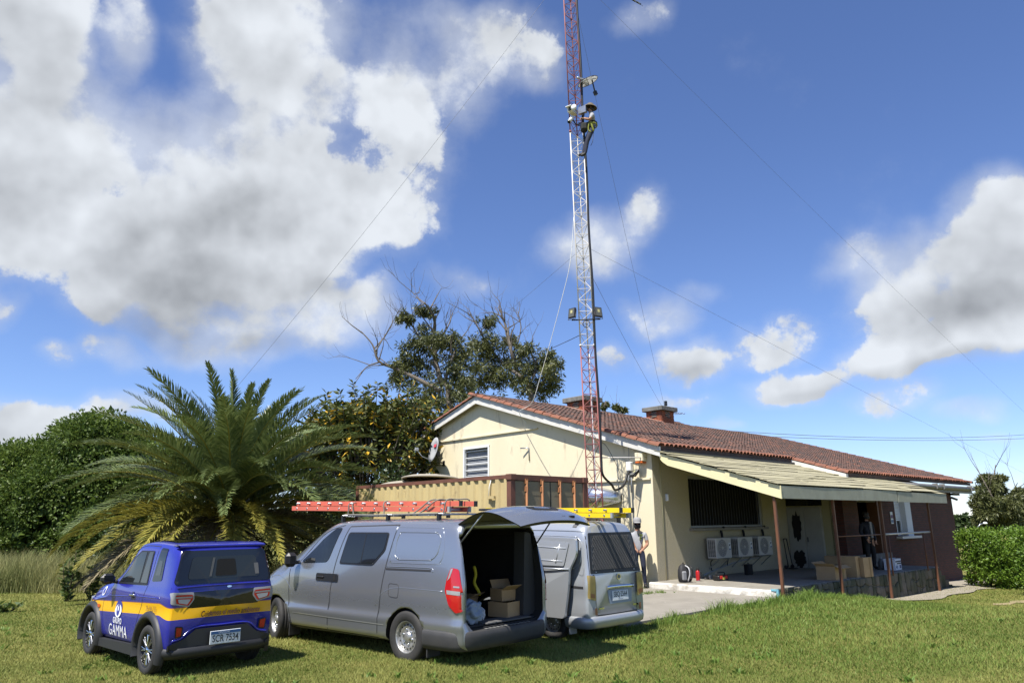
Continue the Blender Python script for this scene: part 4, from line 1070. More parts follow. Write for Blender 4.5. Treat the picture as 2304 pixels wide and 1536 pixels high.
# ------------------------------------------------------------------ vehicle tools (x forward, y left, z up, origin on the ground under the rear axle)
def pchip(xs, ys, x):
    n = len(xs); h = [xs[i + 1] - xs[i] for i in range(n - 1)]; d = [(ys[i + 1] - ys[i]) / h[i] for i in range(n - 1)]
    m = [d[0]] + [0 if d[i - 1] * d[i] <= 0 else 2 * d[i - 1] * d[i] / (d[i - 1] + d[i]) for i in range(1, n - 1)] + [d[-1]]
    for i in range(n - 1):
        if x <= xs[i + 1] or i == n - 2: break
    t = (x - xs[i]) / h[i]; t2, t3 = t * t, t * t * t
    return (2 * t3 - 3 * t2 + 1) * ys[i] + (t3 - 2 * t2 + t) * h[i] * m[i] + (-2 * t3 + 3 * t2) * ys[i + 1] + (t3 - t2) * h[i] * m[i + 1]
def loft_body(st, xs, sub=4, shear=None):
    """st: list of (x, [(y, z), ...]) half sections from roof centre to floor centre"""
    X = [s[0] for s in st]; K = len(st[0][1]); rows = []
    for x in xs:
        half = [(pchip(X, [s[1][k][0] for s in st], x), pchip(X, [s[1][k][1] for s in st], x)) for k in range(K)]
        pts = []
        for i in range(K - 1):
            p0 = half[max(i - 1, 0)] if i > 0 else (-half[1][0], half[1][1]); p1, p2 = half[i], half[i + 1]
            p3 = half[i + 2] if i + 2 < K else (-half[-2][0], half[-2][1])
            d1 = max(math.dist(p1, p2), 1e-5); d0 = max(math.dist(p0, p1), 1e-5); d2 = max(math.dist(p2, p3), 1e-5)
            for j in range(sub):
                t = j / sub
                o = []
                for c in (0, 1):   # non-uniform Catmull-Rom tangents so tight corners stay tight
                    m1 = ((p1[c] - p0[c]) / d0 * d1 + (p2[c] - p1[c])) / 2 * min(1, 2 * d0 / (d0 + d1) + .0) if i > 0 or c == 0 else (p2[c] - p1[c])
                    m2 = ((p3[c] - p2[c]) / d2 * d1 + (p2[c] - p1[c])) / 2 * min(1, 2 * d2 / (d1 + d2))
                    t2, t3 = t * t, t ** 3
                    o.append((2 * t3 - 3 * t2 + 1) * p1[c] + (t3 - 2 * t2 + t) * m1 + (-2 * t3 + 3 * t2) * p2[c] + (t3 - t2) * m2)
                pts.append(tuple(o))
        pts.append(half[-1]); pts[0] = (0, pts[0][1]); pts[-1] = (0, pts[-1][1])
        ring = pts + [(-y, z) for y, z in reversed(pts[1:-1])]
        rows.append([(x + (shear(x, z) if shear else 0), y, z) for y, z in ring])
    mb = MB(); mb.grid(rows, smooth=True, close=True); n = len(rows[0])
    for r, rev in ((0, True), (len(rows) - 1, False)):
        c = (sum(p[0] for p in rows[r]) / n, 0, (rows[r][0][2] + rows[r][n // 2][2]) / 2)
        o = len(mb.v); mb.v.append(c)
        for k in range(n):
            f = (r * n + k, r * n + (k + 1) % n, o); mb.f.append(f[::-1] if rev else f); mb.sm.append(True)
    return mb
def cut(ob, cutters):
    """boolean difference, evaluated at once; cutters are removed"""
    for c in cutters:
        c.parent = ob.parent
        md = ob.modifiers.new('cut', 'BOOLEAN'); md.operation = 'DIFFERENCE'; md.object = c; md.solver = 'EXACT'
        md.material_mode = 'TRANSFER'
    bpy.context.view_layer.update()
    dg = bpy.context.evaluated_depsgraph_get(); me = bpy.data.meshes.new_from_object(ob.evaluated_get(dg))
    ob.modifiers.clear(); old = ob.data; ob.data = me; bpy.data.meshes.remove(old); me.name = ob.name
    for c in cutters: bpy.data.objects.remove(c)
    return ob
class Skin:
    """lays flat outlines on a body surface: L/R sides use (x, z), B the rear and F the front (y, z), T the roof (x, y)"""
    def __init__(s, ob):
        me = ob.data; s.t = BVHTree.FromPolygons([v.co.copy() for v in me.vertices], [tuple(p.vertices) for p in me.polygons])
        s.root = ob
    def at(s, d, a, b, off=0.0):
        o, v = {'L': ((a, 3, b), (0, -1, 0)), 'R': ((a, -3, b), (0, 1, 0)), 'B': ((-6, a, b), (1, 0, 0)), 'F': ((9, a, b), (-1, 0, 0)), 'T': ((a, b, 5), (0, 0, -1))}[d]
        o, v = Vector(o), Vector(v); h = s.t.ray_cast(o, v)
        if h[0] is None:
            ln = {'L': 2.3, 'R': 2.3, 'B': 5.4, 'F': 5, 'T': 3}[d]; h = s.t.find_nearest(o + v * ln)
        n = h[1]
        if n.dot(v) > 0: n = -n
        return h[0] + n * off
    def patch(s, d, poly, off=.004, cuts=5, rnd=0.0):
        if rnd: poly = round_poly(poly, rnd)
        bm = bmesh.new(); vs = [bm.verts.new((p[0], p[1], 0)) for p in poly]; bm.faces.new(vs)
        bmesh.ops.triangulate(bm, faces=bm.faces)
        mx = max(max(p[0] for p in poly) - min(p[0] for p in poly), max(p[1] for p in poly) - min(p[1] for p in poly)); lim = max(mx / (cuts * 2.0), .02)
        for _ in range(6):
            es = [e for e in bm.edges if e.calc_length() > lim]
            if not es: break
            bmesh.ops.subdivide_edges(bm, edges=es, cuts=1); bmesh.ops.triangulate(bm, faces=bm.faces)
        for v in bm.verts: v.co = s.at(d, v.co.x, v.co.y, off + .002)
        mb = MB(); bm.verts.index_update(); mb.add([v.co.copy() for v in bm.verts], [tuple(v.index for v in f.verts) for f in bm.faces], True); bm.free()
        return mb
    def line(s, d, pts, w, off=.003, k=5, mb=None):
        P = smooth_path([Vector((p[0], p[1], 0)) for p in pts], k) if len(pts) > 2 else [Vector((*pts[0], 0)).lerp(Vector((*pts[1], 0)), t) for t in np.linspace(0, 1, 14)]
        rows = []
        for i, p in enumerate(P):
            t = (P[min(i + 1, len(P) - 1)] - P[max(i - 1, 0)]).normalized(); n = Vector((-t.y, t.x, 0)) * w / 2
            rows.append([s.at(d, p.x + n.x, p.y + n.y, off), s.at(d, p.x - n.x, p.y - n.y, off)])
        return (mb or MB()).grid(rows)
    def bead(s, d, pts, r, closed=False, off=0.0, k=4):
        P = smooth_path([Vector((p[0], p[1], 0)) for p in (pts + [pts[0]] if closed else pts)], k)
        if closed: P = P[:-1]
        return MB().tube([s.at(d, p.x, p.y, off) for p in P], r, 6, closed=closed)
    def text(s, d, body, a, b, size, m, parent, name='lettering', off=.011, bold=0.0, space=1.0, shear=0.0, sx=1.0, rise=0.0):
        vs, fs = text_mesh(body, size, space=space, offset=bold, shear=shear)
        sg = -1 if d in 'LB' else 1
        out = [s.at(d, a + sg * v.x * sx, b + v.y + rise * v.x, off) for v in vs]
        return MB().add(out, fs).build(name, m, parent, fixn=False)
def round_poly(poly, r, k=4):
    out = []; n = len(poly)
    for i in range(n):
        p, a, b = Vector(poly[i]), Vector(poly[i - 1]), Vector(poly[(i + 1) % n])
        u, v = (a - p), (b - p); rr = min(r, u.length * .45, v.length * .45); u.normalize(); v.normalize()
        s, e = p + u * rr, p + v * rr
        for j in range(k + 1):
            t = j / k; q = s * (1 - t) ** 2 + p * 2 * t * (1 - t) + e * t * t; out.append((q.x, q.y))
    return out
def cyl_cut(x, z, r, y0, y1, m):
    o = MB().lathe([(r, y0), (r, y1)], 28, 'Y', c=(x, 0, z), smooth=False)
    n = 28; o.f.append(tuple(range(n))); o.sm.append(False); o.f.append(tuple(range(n, 2 * n))[::-1]); o.sm.append(False)
    return o.build('wheel_well_cutter', m)
def sweep_plan(path, prof, smooth=True):
    """profile (outward, z) swept along a plan outline (x, y)"""
    P = [Vector((p[0], p[1], 0)) for p in path]; rows = []
    for i, p in enumerate(P):
        t = (P[min(i + 1, len(P) - 1)] - P[max(i - 1, 0)]).normalized(); n = Vector((-t.y, t.x, 0))
        rows.append([(p.x + n.x * o, p.y + n.y * o, z) for o, z in prof])
    return MB().grid(rows, smooth=smooth)
def car_paint(name, col, metal, rough, dirt=(.30, .27, .22), amount=.25, coat=.8):
    m = mat(name, col, rough, metal, coat=coat)
    nt = m.node_tree; b = nt.nodes['Principled BSDF']; N = nt.nodes.new; L = nt.links.new
    g = N('ShaderNodeTexCoord'); sp = N('ShaderNodeSeparateXYZ'); L(g.outputs['Object'], sp.inputs[0])
    n = N('ShaderNodeTexNoise'); n.inputs['Scale'].default_value = 5; n.inputs['Detail'].default_value = 8; L(g.outputs['Object'], n.inputs['Vector'])
    r = N('ShaderNodeMapRange'); L(sp.outputs[2], r.inputs[0]); r.inputs[1].default_value = .85; r.inputs[2].default_value = .25
    mu = N('ShaderNodeMath'); mu.operation = 'MULTIPLY'; L(r.outputs[0], mu.inputs[0]); L(n.outputs[0], mu.inputs[1])
    m2 = N('ShaderNodeMath'); m2.operation = 'MULTIPLY'; L(mu.outputs[0], m2.inputs[0]); m2.inputs[1].default_value = amount
    mx = N('ShaderNodeMix'); mx.data_type = 'RGBA'; L(m2.outputs[0], mx.inputs[0]); mx.inputs[6].default_value = (*col, 1); mx.inputs[7].default_value = (*dirt, 1)
    L(mx.outputs[2], b.inputs['Base Color'])
    ro = N('ShaderNodeMath'); ro.operation = 'MULTIPLY_ADD'; L(m2.outputs[0], ro.inputs[0]); ro.inputs[1].default_value = .8; ro.inputs[2].default_value = rough; L(ro.outputs[0], b.inputs['Roughness'])
    return m
def wheel(parent, x, y, r, w, side, style, steer=0.0, rim_r=.6):
    """tyre and rim; side +1 means the face looks left"""
    o = bpy.data.objects.new('wheel', MB().lathe([(r * .5, -w * .44), (r * .86, -w * .5), (r * .955, -w * .44), (r, -w * .33), (r, -w * .12), (r * .985, -w * .115), (r * .985, -w * .095), (r, -w * .09), (r, w * .09), (r * .985, w * .095), (r * .985, w * .115), (r, w * .12), (r, w * .33), (r * .955, w * .44), (r * .86, w * .5), (r * (rim_r + .03), w * .46), (r * rim_r, w * .40)], 40, 'Y').mesh('tyre', M_RUBBER))
    COL.objects.link(o); o.parent = parent; o.location = (x, y, r - .012); o.rotation_euler = (0, 0, (0 if side > 0 else PI) + steer); o.name = 'wheel'
    rr = r * rim_r
    if style == 'steel':
        MB().lathe([(rr + .004, w * .42), (rr * .97, w * .43), (rr * .94, w * .36), (rr * .90, w * .20), (rr * .88, w * .16), (rr * .80, w * .22), (rr * .66, w * .27), (rr * .60, w * .22), (rr * .30, w * .20), (rr * .28, w * .30), (rr * .24, w * .33), (.001, w * .33)], 36, 'Y').build('rim', M_RIM, o)
        hm = MB().lathe([(.001, w * .262), (rr * .062, w * .256)], 8, 'Y').mesh('rim_hole', M_BLACK)
        for k in range(16 if side > 0 else 0):
            a = 2 * PI * k / 16; link_copy(hm, 'rim_hole', o, (rr * .76 * math.cos(a), 0, rr * .76 * math.sin(a)))
        for k in range(6):
            a = 2 * PI * k / 6 + .3; MB().lathe([(.014, w * .20), (.014, w * .30), (.001, w * .31)], 8, 'Y', c=(rr * .45 * math.cos(a), 0, rr * .45 * math.sin(a))).build('wheel_nut', M_CHROME, o)
    else:
        MB().lathe([(rr + .004, w * .42), (rr * .96, w * .43), (rr * .93, w * .30), (rr * .9, w * .05), (.001, w * .05)], 36, 'Y').build('rim', M_DARK, o)
        for k in range(8):
            a = 2 * PI * k / 8; sp = MB()
            for sg in (-1, 1):
                p = [(rr * .18, sg * .10), (rr * .55, sg * .13), (rr * .92, sg * .22)]
                pts = [Vector((rad * math.cos(a + da * (rr * .18 / rad + .4)), w * .34, rad * math.sin(a + da * (rr * .18 / rad + .4)))) for rad, da in p]
                sp.tube(smooth_path(pts, 3), .010, 5)
            sp.build('spoke', M_CHROME if k % 2 == 0 else M_RIMD, o)
        MB().lathe([(rr * .22, w * .30), (rr * .20, w * .40), (.001, w * .42)], 16, 'Y').build('hub_cap', M_CHROME, o)
    return o
M_RIM = mat('silver_steel_rim', (.48, .48, .47), .38, .7, col2=(.38, .37, .35), vscale=12)
M_RIMD = mat('dark_machined_spoke', (.30, .30, .31), .3, .8)
M_GLASSV = mat('tinted_car_glass', (.012, .014, .016), .05, spec=.5)
M_SEAM = mat('panel_gap', (.02, .02, .022), .7)
M_REDL = mat('red_lens', (.42, .010, .012), .12, coat=.6)
M_CLEARL = mat('clear_lens', (.27, .27, .28), .15, coat=.6)
M_PLAST = mat('dark_bumper_plastic', (.030, .030, .031), .62, col2=(.045, .044, .043), vscale=5)
def ladder(name, label, parent_frame, x0, z0, x1, z1, y0, y1, m, group=None):
    """two stacked sections of an extension ladder lying along x on a roof rack"""
    o = thing(name, label, 'ladder', group=group); o.matrix_world = parent_frame
    d = Vector((x1 - x0, 0, z1 - z0)); L_ = d.length; t = d / L_; up = Vector((-t.z, 0, t.x)) if t.x > 0 else Vector((t.z, 0, -t.x))
    if up.z < 0: up = -up
    for sec in (0, 1):
        a0, a1 = (0, 1) if sec == 0 else (-.045, .985)
        for y in ((y0, y1) if sec == 0 else (y0 + .055 * (1 if y1 > y0 else -1), y1 - .055 * (1 if y1 > y0 else -1))):
            A = Vector((x0, y, z0)) + d * a0 + up * (sec * .082); B = Vector((x0, y, z0)) + d * a1 + up * (sec * .082)
            MB().bar(A, B, .030, .074, up).build('side_rail', m, o)
            MB().bar(A - t * .012, A + t * .03, .036, .080, up).build('end_cap', M_GREYP if sec == 0 else M_DARK, o)
        n = int(L_ / .30)
        for k in range(n):
            c = Vector((x0, 0, z0)) + d * ((k + .5) / n) + up * (sec * .082)
            MB().tube([(c.x, y0 - .022 * (1 if y1 > y0 else -1), c.z), (c.x, y1 + .022 * (1 if y1 > y0 else -1), c.z)], .016, 8).build('rung', M_STEEL, o)
    return o
def frame_of(x, y, z, heading): return Matrix.Translation((x, y, z)) @ Matrix.Rotation(PI / 2 + heading, 4, 'Z')
def plate_text(sk, d, a, b, w, h, parent, top, main, off=.012):
    pl = sk.patch(d, [(a - w / 2, b - h / 2), (a + w / 2, b - h / 2), (a + w / 2, b + h / 2), (a - w / 2, b + h / 2)], off, 2).build('number_plate', M_PLATE, parent)
    return pl
M_PLATE = mat('plate_white', (.62, .66, .68), .45); M_PLATEB = mat('plate_blue', (.03, .10, .26), .45); M_PLATEK = mat('plate_ink', (.02, .025, .035), .5)
# ------------------------------------------------------------------ silver delivery van with its tailgate up
M_SILV = car_paint('silver_grey_paint', (.285, .302, .333), .65, .26, amount=.22, coat=1.0)
M_VINT = mat('dark_van_interior', (.010, .010, .011), .8, col2=(.018, .017, .016), vscale=4)
van = thing('delivery_van', 'silver grey delivery van with its tailgate raised and a red ladder on top', 'van', (-.91629, 11.23449, -.045), PI / 2 + .8731)
VF = frame_of(-.91629, 11.23449, -.045, .8731)
def vsec(zt, k=1.0, roof=1.0, belt=1.20, e=0.0):
    d = 1.92 - zt
    return [(0, zt), (.46 * k * roof, zt - .008), (.70 * k * roof, zt - .045), (.805 * k * roof, zt - .15), (.90 * k, min(belt, zt - .28)), (.925 * k, .86), (.918 * k, .63), (.938 * k, .54), (.925 * k, .45), (.90 * k, .30), (.80 * k, .24), (0, .24)]
vst = [(-1.06, vsec(1.86, .955)), (-1.02, vsec(1.885, .985)), (-.90, vsec(1.90, 1.0)), (0, vsec(1.915)), (1.4, vsec(1.915)), (1.85, vsec(1.895)), (2.10, vsec(1.83, 1, .98)),
       (2.45, vsec(1.67, 1, .96)), (2.80, vsec(1.475, 1, .97, 1.16)), (3.10, vsec(1.315, 1, 1.0, 1.03)), (3.35, vsec(1.215, .99, 1.05, .95)), (3.65, vsec(1.09, .955, 1.06, .9)),
       (3.88, vsec(.965, .88, 1.05, .86)), (4.0, vsec(.86, .80, 1.0, .80)), (4.06, vsec(.72, .70, 1.0, .7))]
xs = [-1.06, -1.045, -1.02, -.97, -.9] + list(np.arange(-.8, 4.0, .1)) + [4.0, 4.04, 4.06]
body = loft_body(vst, xs, 4, lambda x, z: .16 * max(0, (z - 1.05) / .85) * sstep(.2, -1.0, x)).build('body', M_SILV, van)
inner = MB().box((-.05, 0, 1.12), (2.4, 1.62, 1.26), bev=.10).build('cargo_cutter', M_VINT)
mouth = MB().box((-1.2, .0, 1.12), (.8, 1.60, 1.30), bev=.12).build('mouth_cutter', M_VINT)
cut(body, [cyl_cut(0, .31, .405, .55, 1.2, M_BLACK), cyl_cut(0, .31, .405, -1.2, -.55, M_BLACK), cyl_cut(3.2, .31, .41, .50, 1.2, M_BLACK), cyl_cut(3.2, .31, .41, -1.2, -.50, M_BLACK), inner, mouth])
vk = Skin(body)
def vp(name, mb, m, parent=None): return mb.build(name, m, parent or van)
for s, d in ((1, 'L'), (-1, 'R')):
    fw = [(1.63, 1.78), (1.78, 1.775), (2.10, 1.60), (2.55, 1.27), (2.50, 1.235), (1.90, 1.262), (1.84, 1.31)]
    g = vp('door_window', vk.patch(d, fw, .004, 7, .04), M_GLASSV)
    sw = [(1.43, 1.715), (.485, 1.715), (.52, 1.46), (.765, 1.245), (1.56, 1.245)]
    sw2 = [(1.405, 1.692), (.515, 1.692), (.548, 1.475), (.782, 1.268), (1.53, 1.268)]
    f_ = vp('sliding_window', vk.patch(d, sw, .005, 7, .05), M_DARK)
    vk.patch(d, sw2, .009, 7, .04).build('pane', M_GLASSV, f_)
    vk.line(d, [(1.00, 1.692), (1.035, 1.268)], .022, .012).build('divider', M_DARK, f_)
    bd = [(.25, 1.72), (-.50, 1.715), (-.60, 1.66), (-.565, 1.43), (-.46, 1.35), (.22, 1.345), (.32, 1.40), (.30, 1.62)]
    vp('stamped_panel', vk.bead(d, round_poly(bd, .08, 2), .011, True, -.004, 2), M_SILV)
    vp('stamped_panel', vk.bead(d, round_poly([(.36, 1.79), (-.62, 1.77), (-.69, 1.5), (-.64, 1.30), (.40, 1.30)], .08, 2), .008, True, -.0035, 2), M_SILV)
    sm = MB()
    for pts in ([(1.45, 1.80), (1.56, 1.55), (1.66, 1.22), (1.72, .8), (1.765, .30)], [(.33, 1.82), (.40, 1.52), (.475, 1.22), (.55, .75), (.60, .275)], [(2.84, 1.19), (2.83, .95), (2.80, .6), (2.72, .29)],
                [(2.62, 1.25), (2.84, 1.19)], [(1.45, 1.80), (.33, 1.82)], [(1.765, .285), (.60, .275)], [(2.72, .285), (1.765, .285)], [(1.62, 1.82), (2.15, 1.66), (2.62, 1.25)]):
        vk.line(d, pts, .014, .0025, mb=sm)
    vp('panel_gap', sm, M_SEAM)
    vp('door_rail', vk.line(d, [(.46, 1.21), (-.47, 1.215)], .024, .004), M_SEAM)
    vp('door_rail_trim', vk.bead(d, [(.46, 1.245), (0, 1.25), (-.40, 1.25), (-.50, 1.235), (-.51, 1.20)], .009, False, -.002), M_SILV)
    vp('side_moulding', vk.line(d, [(2.84, .485), (1.6, .47), (.44, .462)], .013, .004), mat('bright_moulding', (.50, .51, .52), .3, .6) if s > 0 else bpy.data.materials['bright_moulding'])
    vp('wheel_arch_crease', vk.bead(d, [(.64, .70), (.55, .84), (.40, .925), (.18, .965), (-.2, .968), (-.74, .96)], .013, False, -.0095), M_SILV)
    vp('wheel_arch_crease', vk.bead(d, [(2.72, .70), (2.80, .86), (2.95, .97), (3.2, 1.02), (3.45, .98)], .013, False, -.0095), M_SILV)
    hp_ = vp('handle_plate', vk.patch(d, [(2.10, 1.10), (1.55, 1.10), (1.545, .985), (2.10, .985)], .008, 5, .03), M_DARK)
    vk.patch(d, [(2.06, 1.085), (1.90, 1.085), (1.90, 1.0), (2.06, 1.0)], .010, 3, .03).build('handle_recess', M_BLACK, hp_)
    vk.bead(d, [(2.07, 1.045), (1.98, 1.043), (1.90, 1.042)], .013, False, .014).build('handle_grip', M_DARK, hp_)
    vk.patch(d, [(1.66, 1.085), (1.60, 1.085), (1.60, 1.0), (1.66, 1.0)], .010, 3, .02).build('handle_recess', M_BLACK, hp_)
    vp('side_skirt', vk.line(d, [(2.72, .262), (1.6, .258), (.42, .25)], .04, .003), M_SILV)
    lamp = [(-.86, 1.265), (-.985, 1.25), (-1.06, .98), (-1.065, .73), (-.97, .705), (-.85, .80), (-.775, .985), (-.80, 1.12)]
    tl_ = vp('tail_lamp', vk.patch(d, lamp, .014, 7, .03), M_REDL)
    vk.patch(d, [(-.865, 1.25), (-.90, 1.255), (-.86, 1.14), (-.815, 1.10)], .017, 4).build('clear_lens', M_CLEARL, tl_)
    vk.patch(d, [(-.81, .985), (-1.03, .975), (-1.035, .925), (-.82, .935)], .017, 4).build('reverse_lens', M_CLEARL, tl_)
    vk.patch(d, [(-.93, 1.04), (-1.02, 1.037), (-1.02, 1.018), (-.93, 1.02)], .017, 3).build('reflector', M_CLEARL, tl_)
    if s > 0:
        vp('fuel_flap', vk.bead(d, round_poly([(.37, 1.02), (.15, 1.01), (.16, .83), (.36, .845)], .04, 2), .004, True, 0, 1), M_SEAM)
    hd = vp('headlamp', vk.patch(d, [(3.55, .98), (3.78, .92), (3.98, .78), (3.95, .70), (3.7, .78)], .006, 4), M_CLEARL)
    # door mirror
    MB().box((2.62, s * 1.06, 1.29), (.14, .20, .22), bev=.05).tube([(2.60, s * .90, 1.25), (2.60, s * 1.0, 1.24)], .03, 6).build('door_mirror', M_DARK, van)
    wheel(van, 0, s * .815, .345, .205, s, 'steel'); wheel(van, 3.2, s * .805, .345, .205, s, 'steel', steer=-.30)
    MB().box((-.44, s * .80, .27), (.02, .24, .30)).build('mud_flap', M_PLAST, van); MB().box((2.78, s * .80, .24), (.02, .2, .24)).build('mud_flap', M_PLAST, van)
bp_ = [(-.375, .93), (-.7, .935), (-.92, .915), (-1.03, .84), (-1.085, .65), (-1.10, .3), (-1.10, -.3), (-1.085, -.65), (-1.03, -.84), (-.92, -.915), (-.7, -.935), (-.375, -.93)]
vp('rear_bumper', sweep_plan([tuple(p.xy) for p in smooth_path([Vector((*p, 0)) for p in bp_], 3)][::-1], [(-.12, .475), (0, .470), (.018, .455), (.026, .40), (.022, .30), (.0, .235), (-.10, .22)]), M_PLAST)
for k in range(12): MB().box((-1.075, -.44 + k * .08, .478), (.05, .03, .006)).build('tread_mark', mat('worn_tread', (.22, .22, .21), .6) if 'worn_tread' not in bpy.data.materials else bpy.data.materials['worn_tread'], van)
# door seal and trim round the opening
seal = [(-.98, .83, .55), (-.955, .845, .8), (-.93, .82, 1.2), (-.86, .76, 1.6), (-.83, .66, 1.75), (-.82, 0, 1.79), (-.83, -.66, 1.75), (-.86, -.76, 1.6), (-.93, -.82, 1.2), (-.955, -.845, .8), (-.98, -.83, .55), (-1.0, -.7, .485), (-1.0, 0, .48), (-1.0, .7, .485)]
vp('door_seal', MB().tube(smooth_path([Vector(p) for p in seal + [seal[0]]], 4)[:-1], .018, 6, closed=True), M_BLACK)
vp('pillar_trim', MB().prism([(.50, .55), (1.70, .60), (1.68, .74), (1.2, .80), (.55, .82)], lambda a, b, h: (h, -b, a), -.90, -.70), mat('grey_trim', (.035, .035, .037), .7))
vp('cargo_floor', MB().box((0, 0, .505), (1.9, 1.58, .02)), mat('dark_cargo_mat', (.03, .03, .032), .9))
vp('floor_mat', MB().box((-.86, -.12, .522), (.30, .95, .02), bev=.005), mat('grey_rubber_mat', (.10, .10, .10), .8, bump=.5, bscale=60))
# tailgate, seen from outside, bowed like the rear of the van
tgp = smooth_path([Vector(p) for p in ((-.86, 0, 1.905), (-1.10, 0, 1.995), (-1.40, 0, 2.06), (-1.66, 0, 2.045), (-1.90, 0, 1.965), (-2.06, 0, 1.865))], 5)
rows = []; inn = []
for i, p in enumerate(tgp):
    t = i / (len(tgp) - 1); hwid = .76 + .12 * sstep(.0, .5, t) - .10 * sstep(.78, 1, t)
    nrm = (tgp[min(i + 1, len(tgp) - 1)] - tgp[max(i - 1, 0)]).normalized().cross(Vector((0, 1, 0)))
    if nrm.z < 0: nrm = -nrm
    r = []; q = []
    for s in np.linspace(-1, 1, 15):
        drop = .085 * abs(s) ** 2.6; r.append(p + Vector((.05 * abs(s) ** 3, s * hwid, 0)) - nrm * drop)
        q.append(p + Vector((.05 * abs(s) ** 3, s * hwid * .985, 0)) - nrm * (drop + .045 - .03 * abs(s) ** 8))
    rows.append(r); inn.append(q)
tg = MB().grid(rows).build('tailgate', M_SILV, van)
MB().grid(inn).build('inner_trim', mat('tailgate_trim', (.10, .098, .09), .7), tg)
ed = MB()
for k in (0, -1): ed.grid([[r[k] for r in rows], [r[k] for r in inn]])
for k in (0, -1): ed.grid([rows[k], inn[k]])
ed.build('edge_seal', M_DARK, tg)
tk_ = Skin(tg)
MB().add(*(lambda vs: (vs, [tuple(range(len(vs)))]))([tk_.at('T', a, b, .006) for a, b in round_poly([(-1.62, -.34), (-1.66, .34), (-1.80, .28), (-1.82, 0), (-1.80, -.28)], .06, 3)])).build('plate_recess', M_BLACK, tg)
tk_.line('T', [(-1.70, -.22), (-1.70, .22)], .03, .012).build('grip_bar', M_DARK, tg)
vp('gas_strut', MB().tube([(-.90, .80, 1.55), (-1.34, .80, 1.96)], .011, 6), M_STEEL); vp('gas_strut', MB().tube([(-.90, -.80, 1.45), (-1.34, -.80, 1.96)], .011, 6), M_DARK)
MB().box((-1.94, -.30, 1.90), (.12, .10, .05)).box((-1.93, -.12, 1.90), (.10, .07, .045)).build('latch', M_BLACK, tg)
MB().box((-1.12, .25, 2.015), (.30, .5, .03), bev=.012).build('spoiler_lamp', M_DARK, tg)
# roof rack
for x in (-.35, .75, 1.85):
    r_ = vp('roof_rack_bar', MB().tube([(x, -.66, 1.965), (x, .66, 1.965)], .016, 6), M_STEEL)
    for s in (-1, 1): MB().box((x, s * .64, 1.915), (.05, .05, .11)).build('foot', M_DARK, r_)
ladder('extension_ladder', 'long red extension ladder tied on the silver grey van', VF, -.42, 2.03, 3.50, 2.115, .50, .08, mat('faded_red_fibreglass', (.62, .135, .085), .5, col2=(.52, .115, .075), vscale=3), group='roof ladders')
rope = []
def strap(x, tilt, label):
    pts = [(x, .55, 1.955), (x + tilt * .5, .545, 2.05), (x + tilt, .525, 2.165), (x + tilt + .02, .30, 2.172), (x + tilt, .06, 2.165), (x, .04, 1.96)]
    o = MB().tube(smooth_path([VF @ Vector(p) for p in pts], 4), .010, 5).build('tie_rope', M_TIE); tag(o, label, 'rope', 'ropes tying the red ladder')
M_TIE = mat('grey_rope', (.20, .19, .165), .9)
for x, t, lb in ((1.85, .0, 'grey rope round the red ladder, foremost'), (1.70, .06, 'grey rope beside the foremost one on the red ladder'), (.95, .03, 'grey rope round the middle of the red ladder'), (.35, -.40, 'slanting grey rope on the red ladder, left of its pair'), (.22, -.40, 'slanting grey rope on the red ladder, right of its pair'), (-.33, -.06, 'grey rope round the red ladder nearest its rear end')): strap(x, t, lb)
o = MB().tube([VF @ Vector(p) for p in ((1.9, .56, 1.985), (1.2, .57, 1.97), (.4, .57, 1.975), (-.4, .56, 1.975))], .012, 5).build('tie_rope', M_TIE); tag(o, 'grey rope running along the roof rack below the red ladder', 'rope', 'ropes tying the red ladder')

# cargo seen in the open van
def vbox(name, label, c, d, rz, lid=True, m=M_CARD):
    o = thing(name, label, 'box', VF @ Vector((c[0], c[1], c[2])), PI / 2 + .8731 + rz)
    w, l, h = d; b = MB()
    b.box((0, -l / 2 + .004, h / 2), (w, .008, h)); b.box((0, l / 2 - .004, h / 2), (w, .008, h)); b.box((-w / 2 + .004, 0, h / 2), (.008, l - .016, h)); b.box((w / 2 - .004, 0, h / 2), (.008, l - .016, h)); b.box((0, 0, .004), (w - .016, l - .016, .008))
    b.build('carton', m, o)
    if lid:
        MB().box((-w / 2 - .05, 0, h + .012), (.15, l, .007), Euler((0, .5, 0))).build('flap', m, o); MB().box((w / 2 - .02, 0, h + .05), (.14, l, .007), Euler((0, -1.1, 0))).build('flap', m, o)
        MB().box((0, -l / 2 - .04, h - .02), (w, .10, .007), Euler((-.7, 0, 0))).build('flap', m, o)
    return o
vbox('cardboard_box', 'long flat cardboard box at the sill of the open van', (-.66, -.50, .53), (.34, .56, .20), .12, False)
vbox('cardboard_box', 'small open cardboard box stacked on the flat one in the van', (-.60, -.50, .735), (.26, .36, .17), -.15)
vbox('cardboard_box', 'crumpled open cardboard box deeper inside the van', (-.10, -.05, .53), (.40, .45, .26), .4)
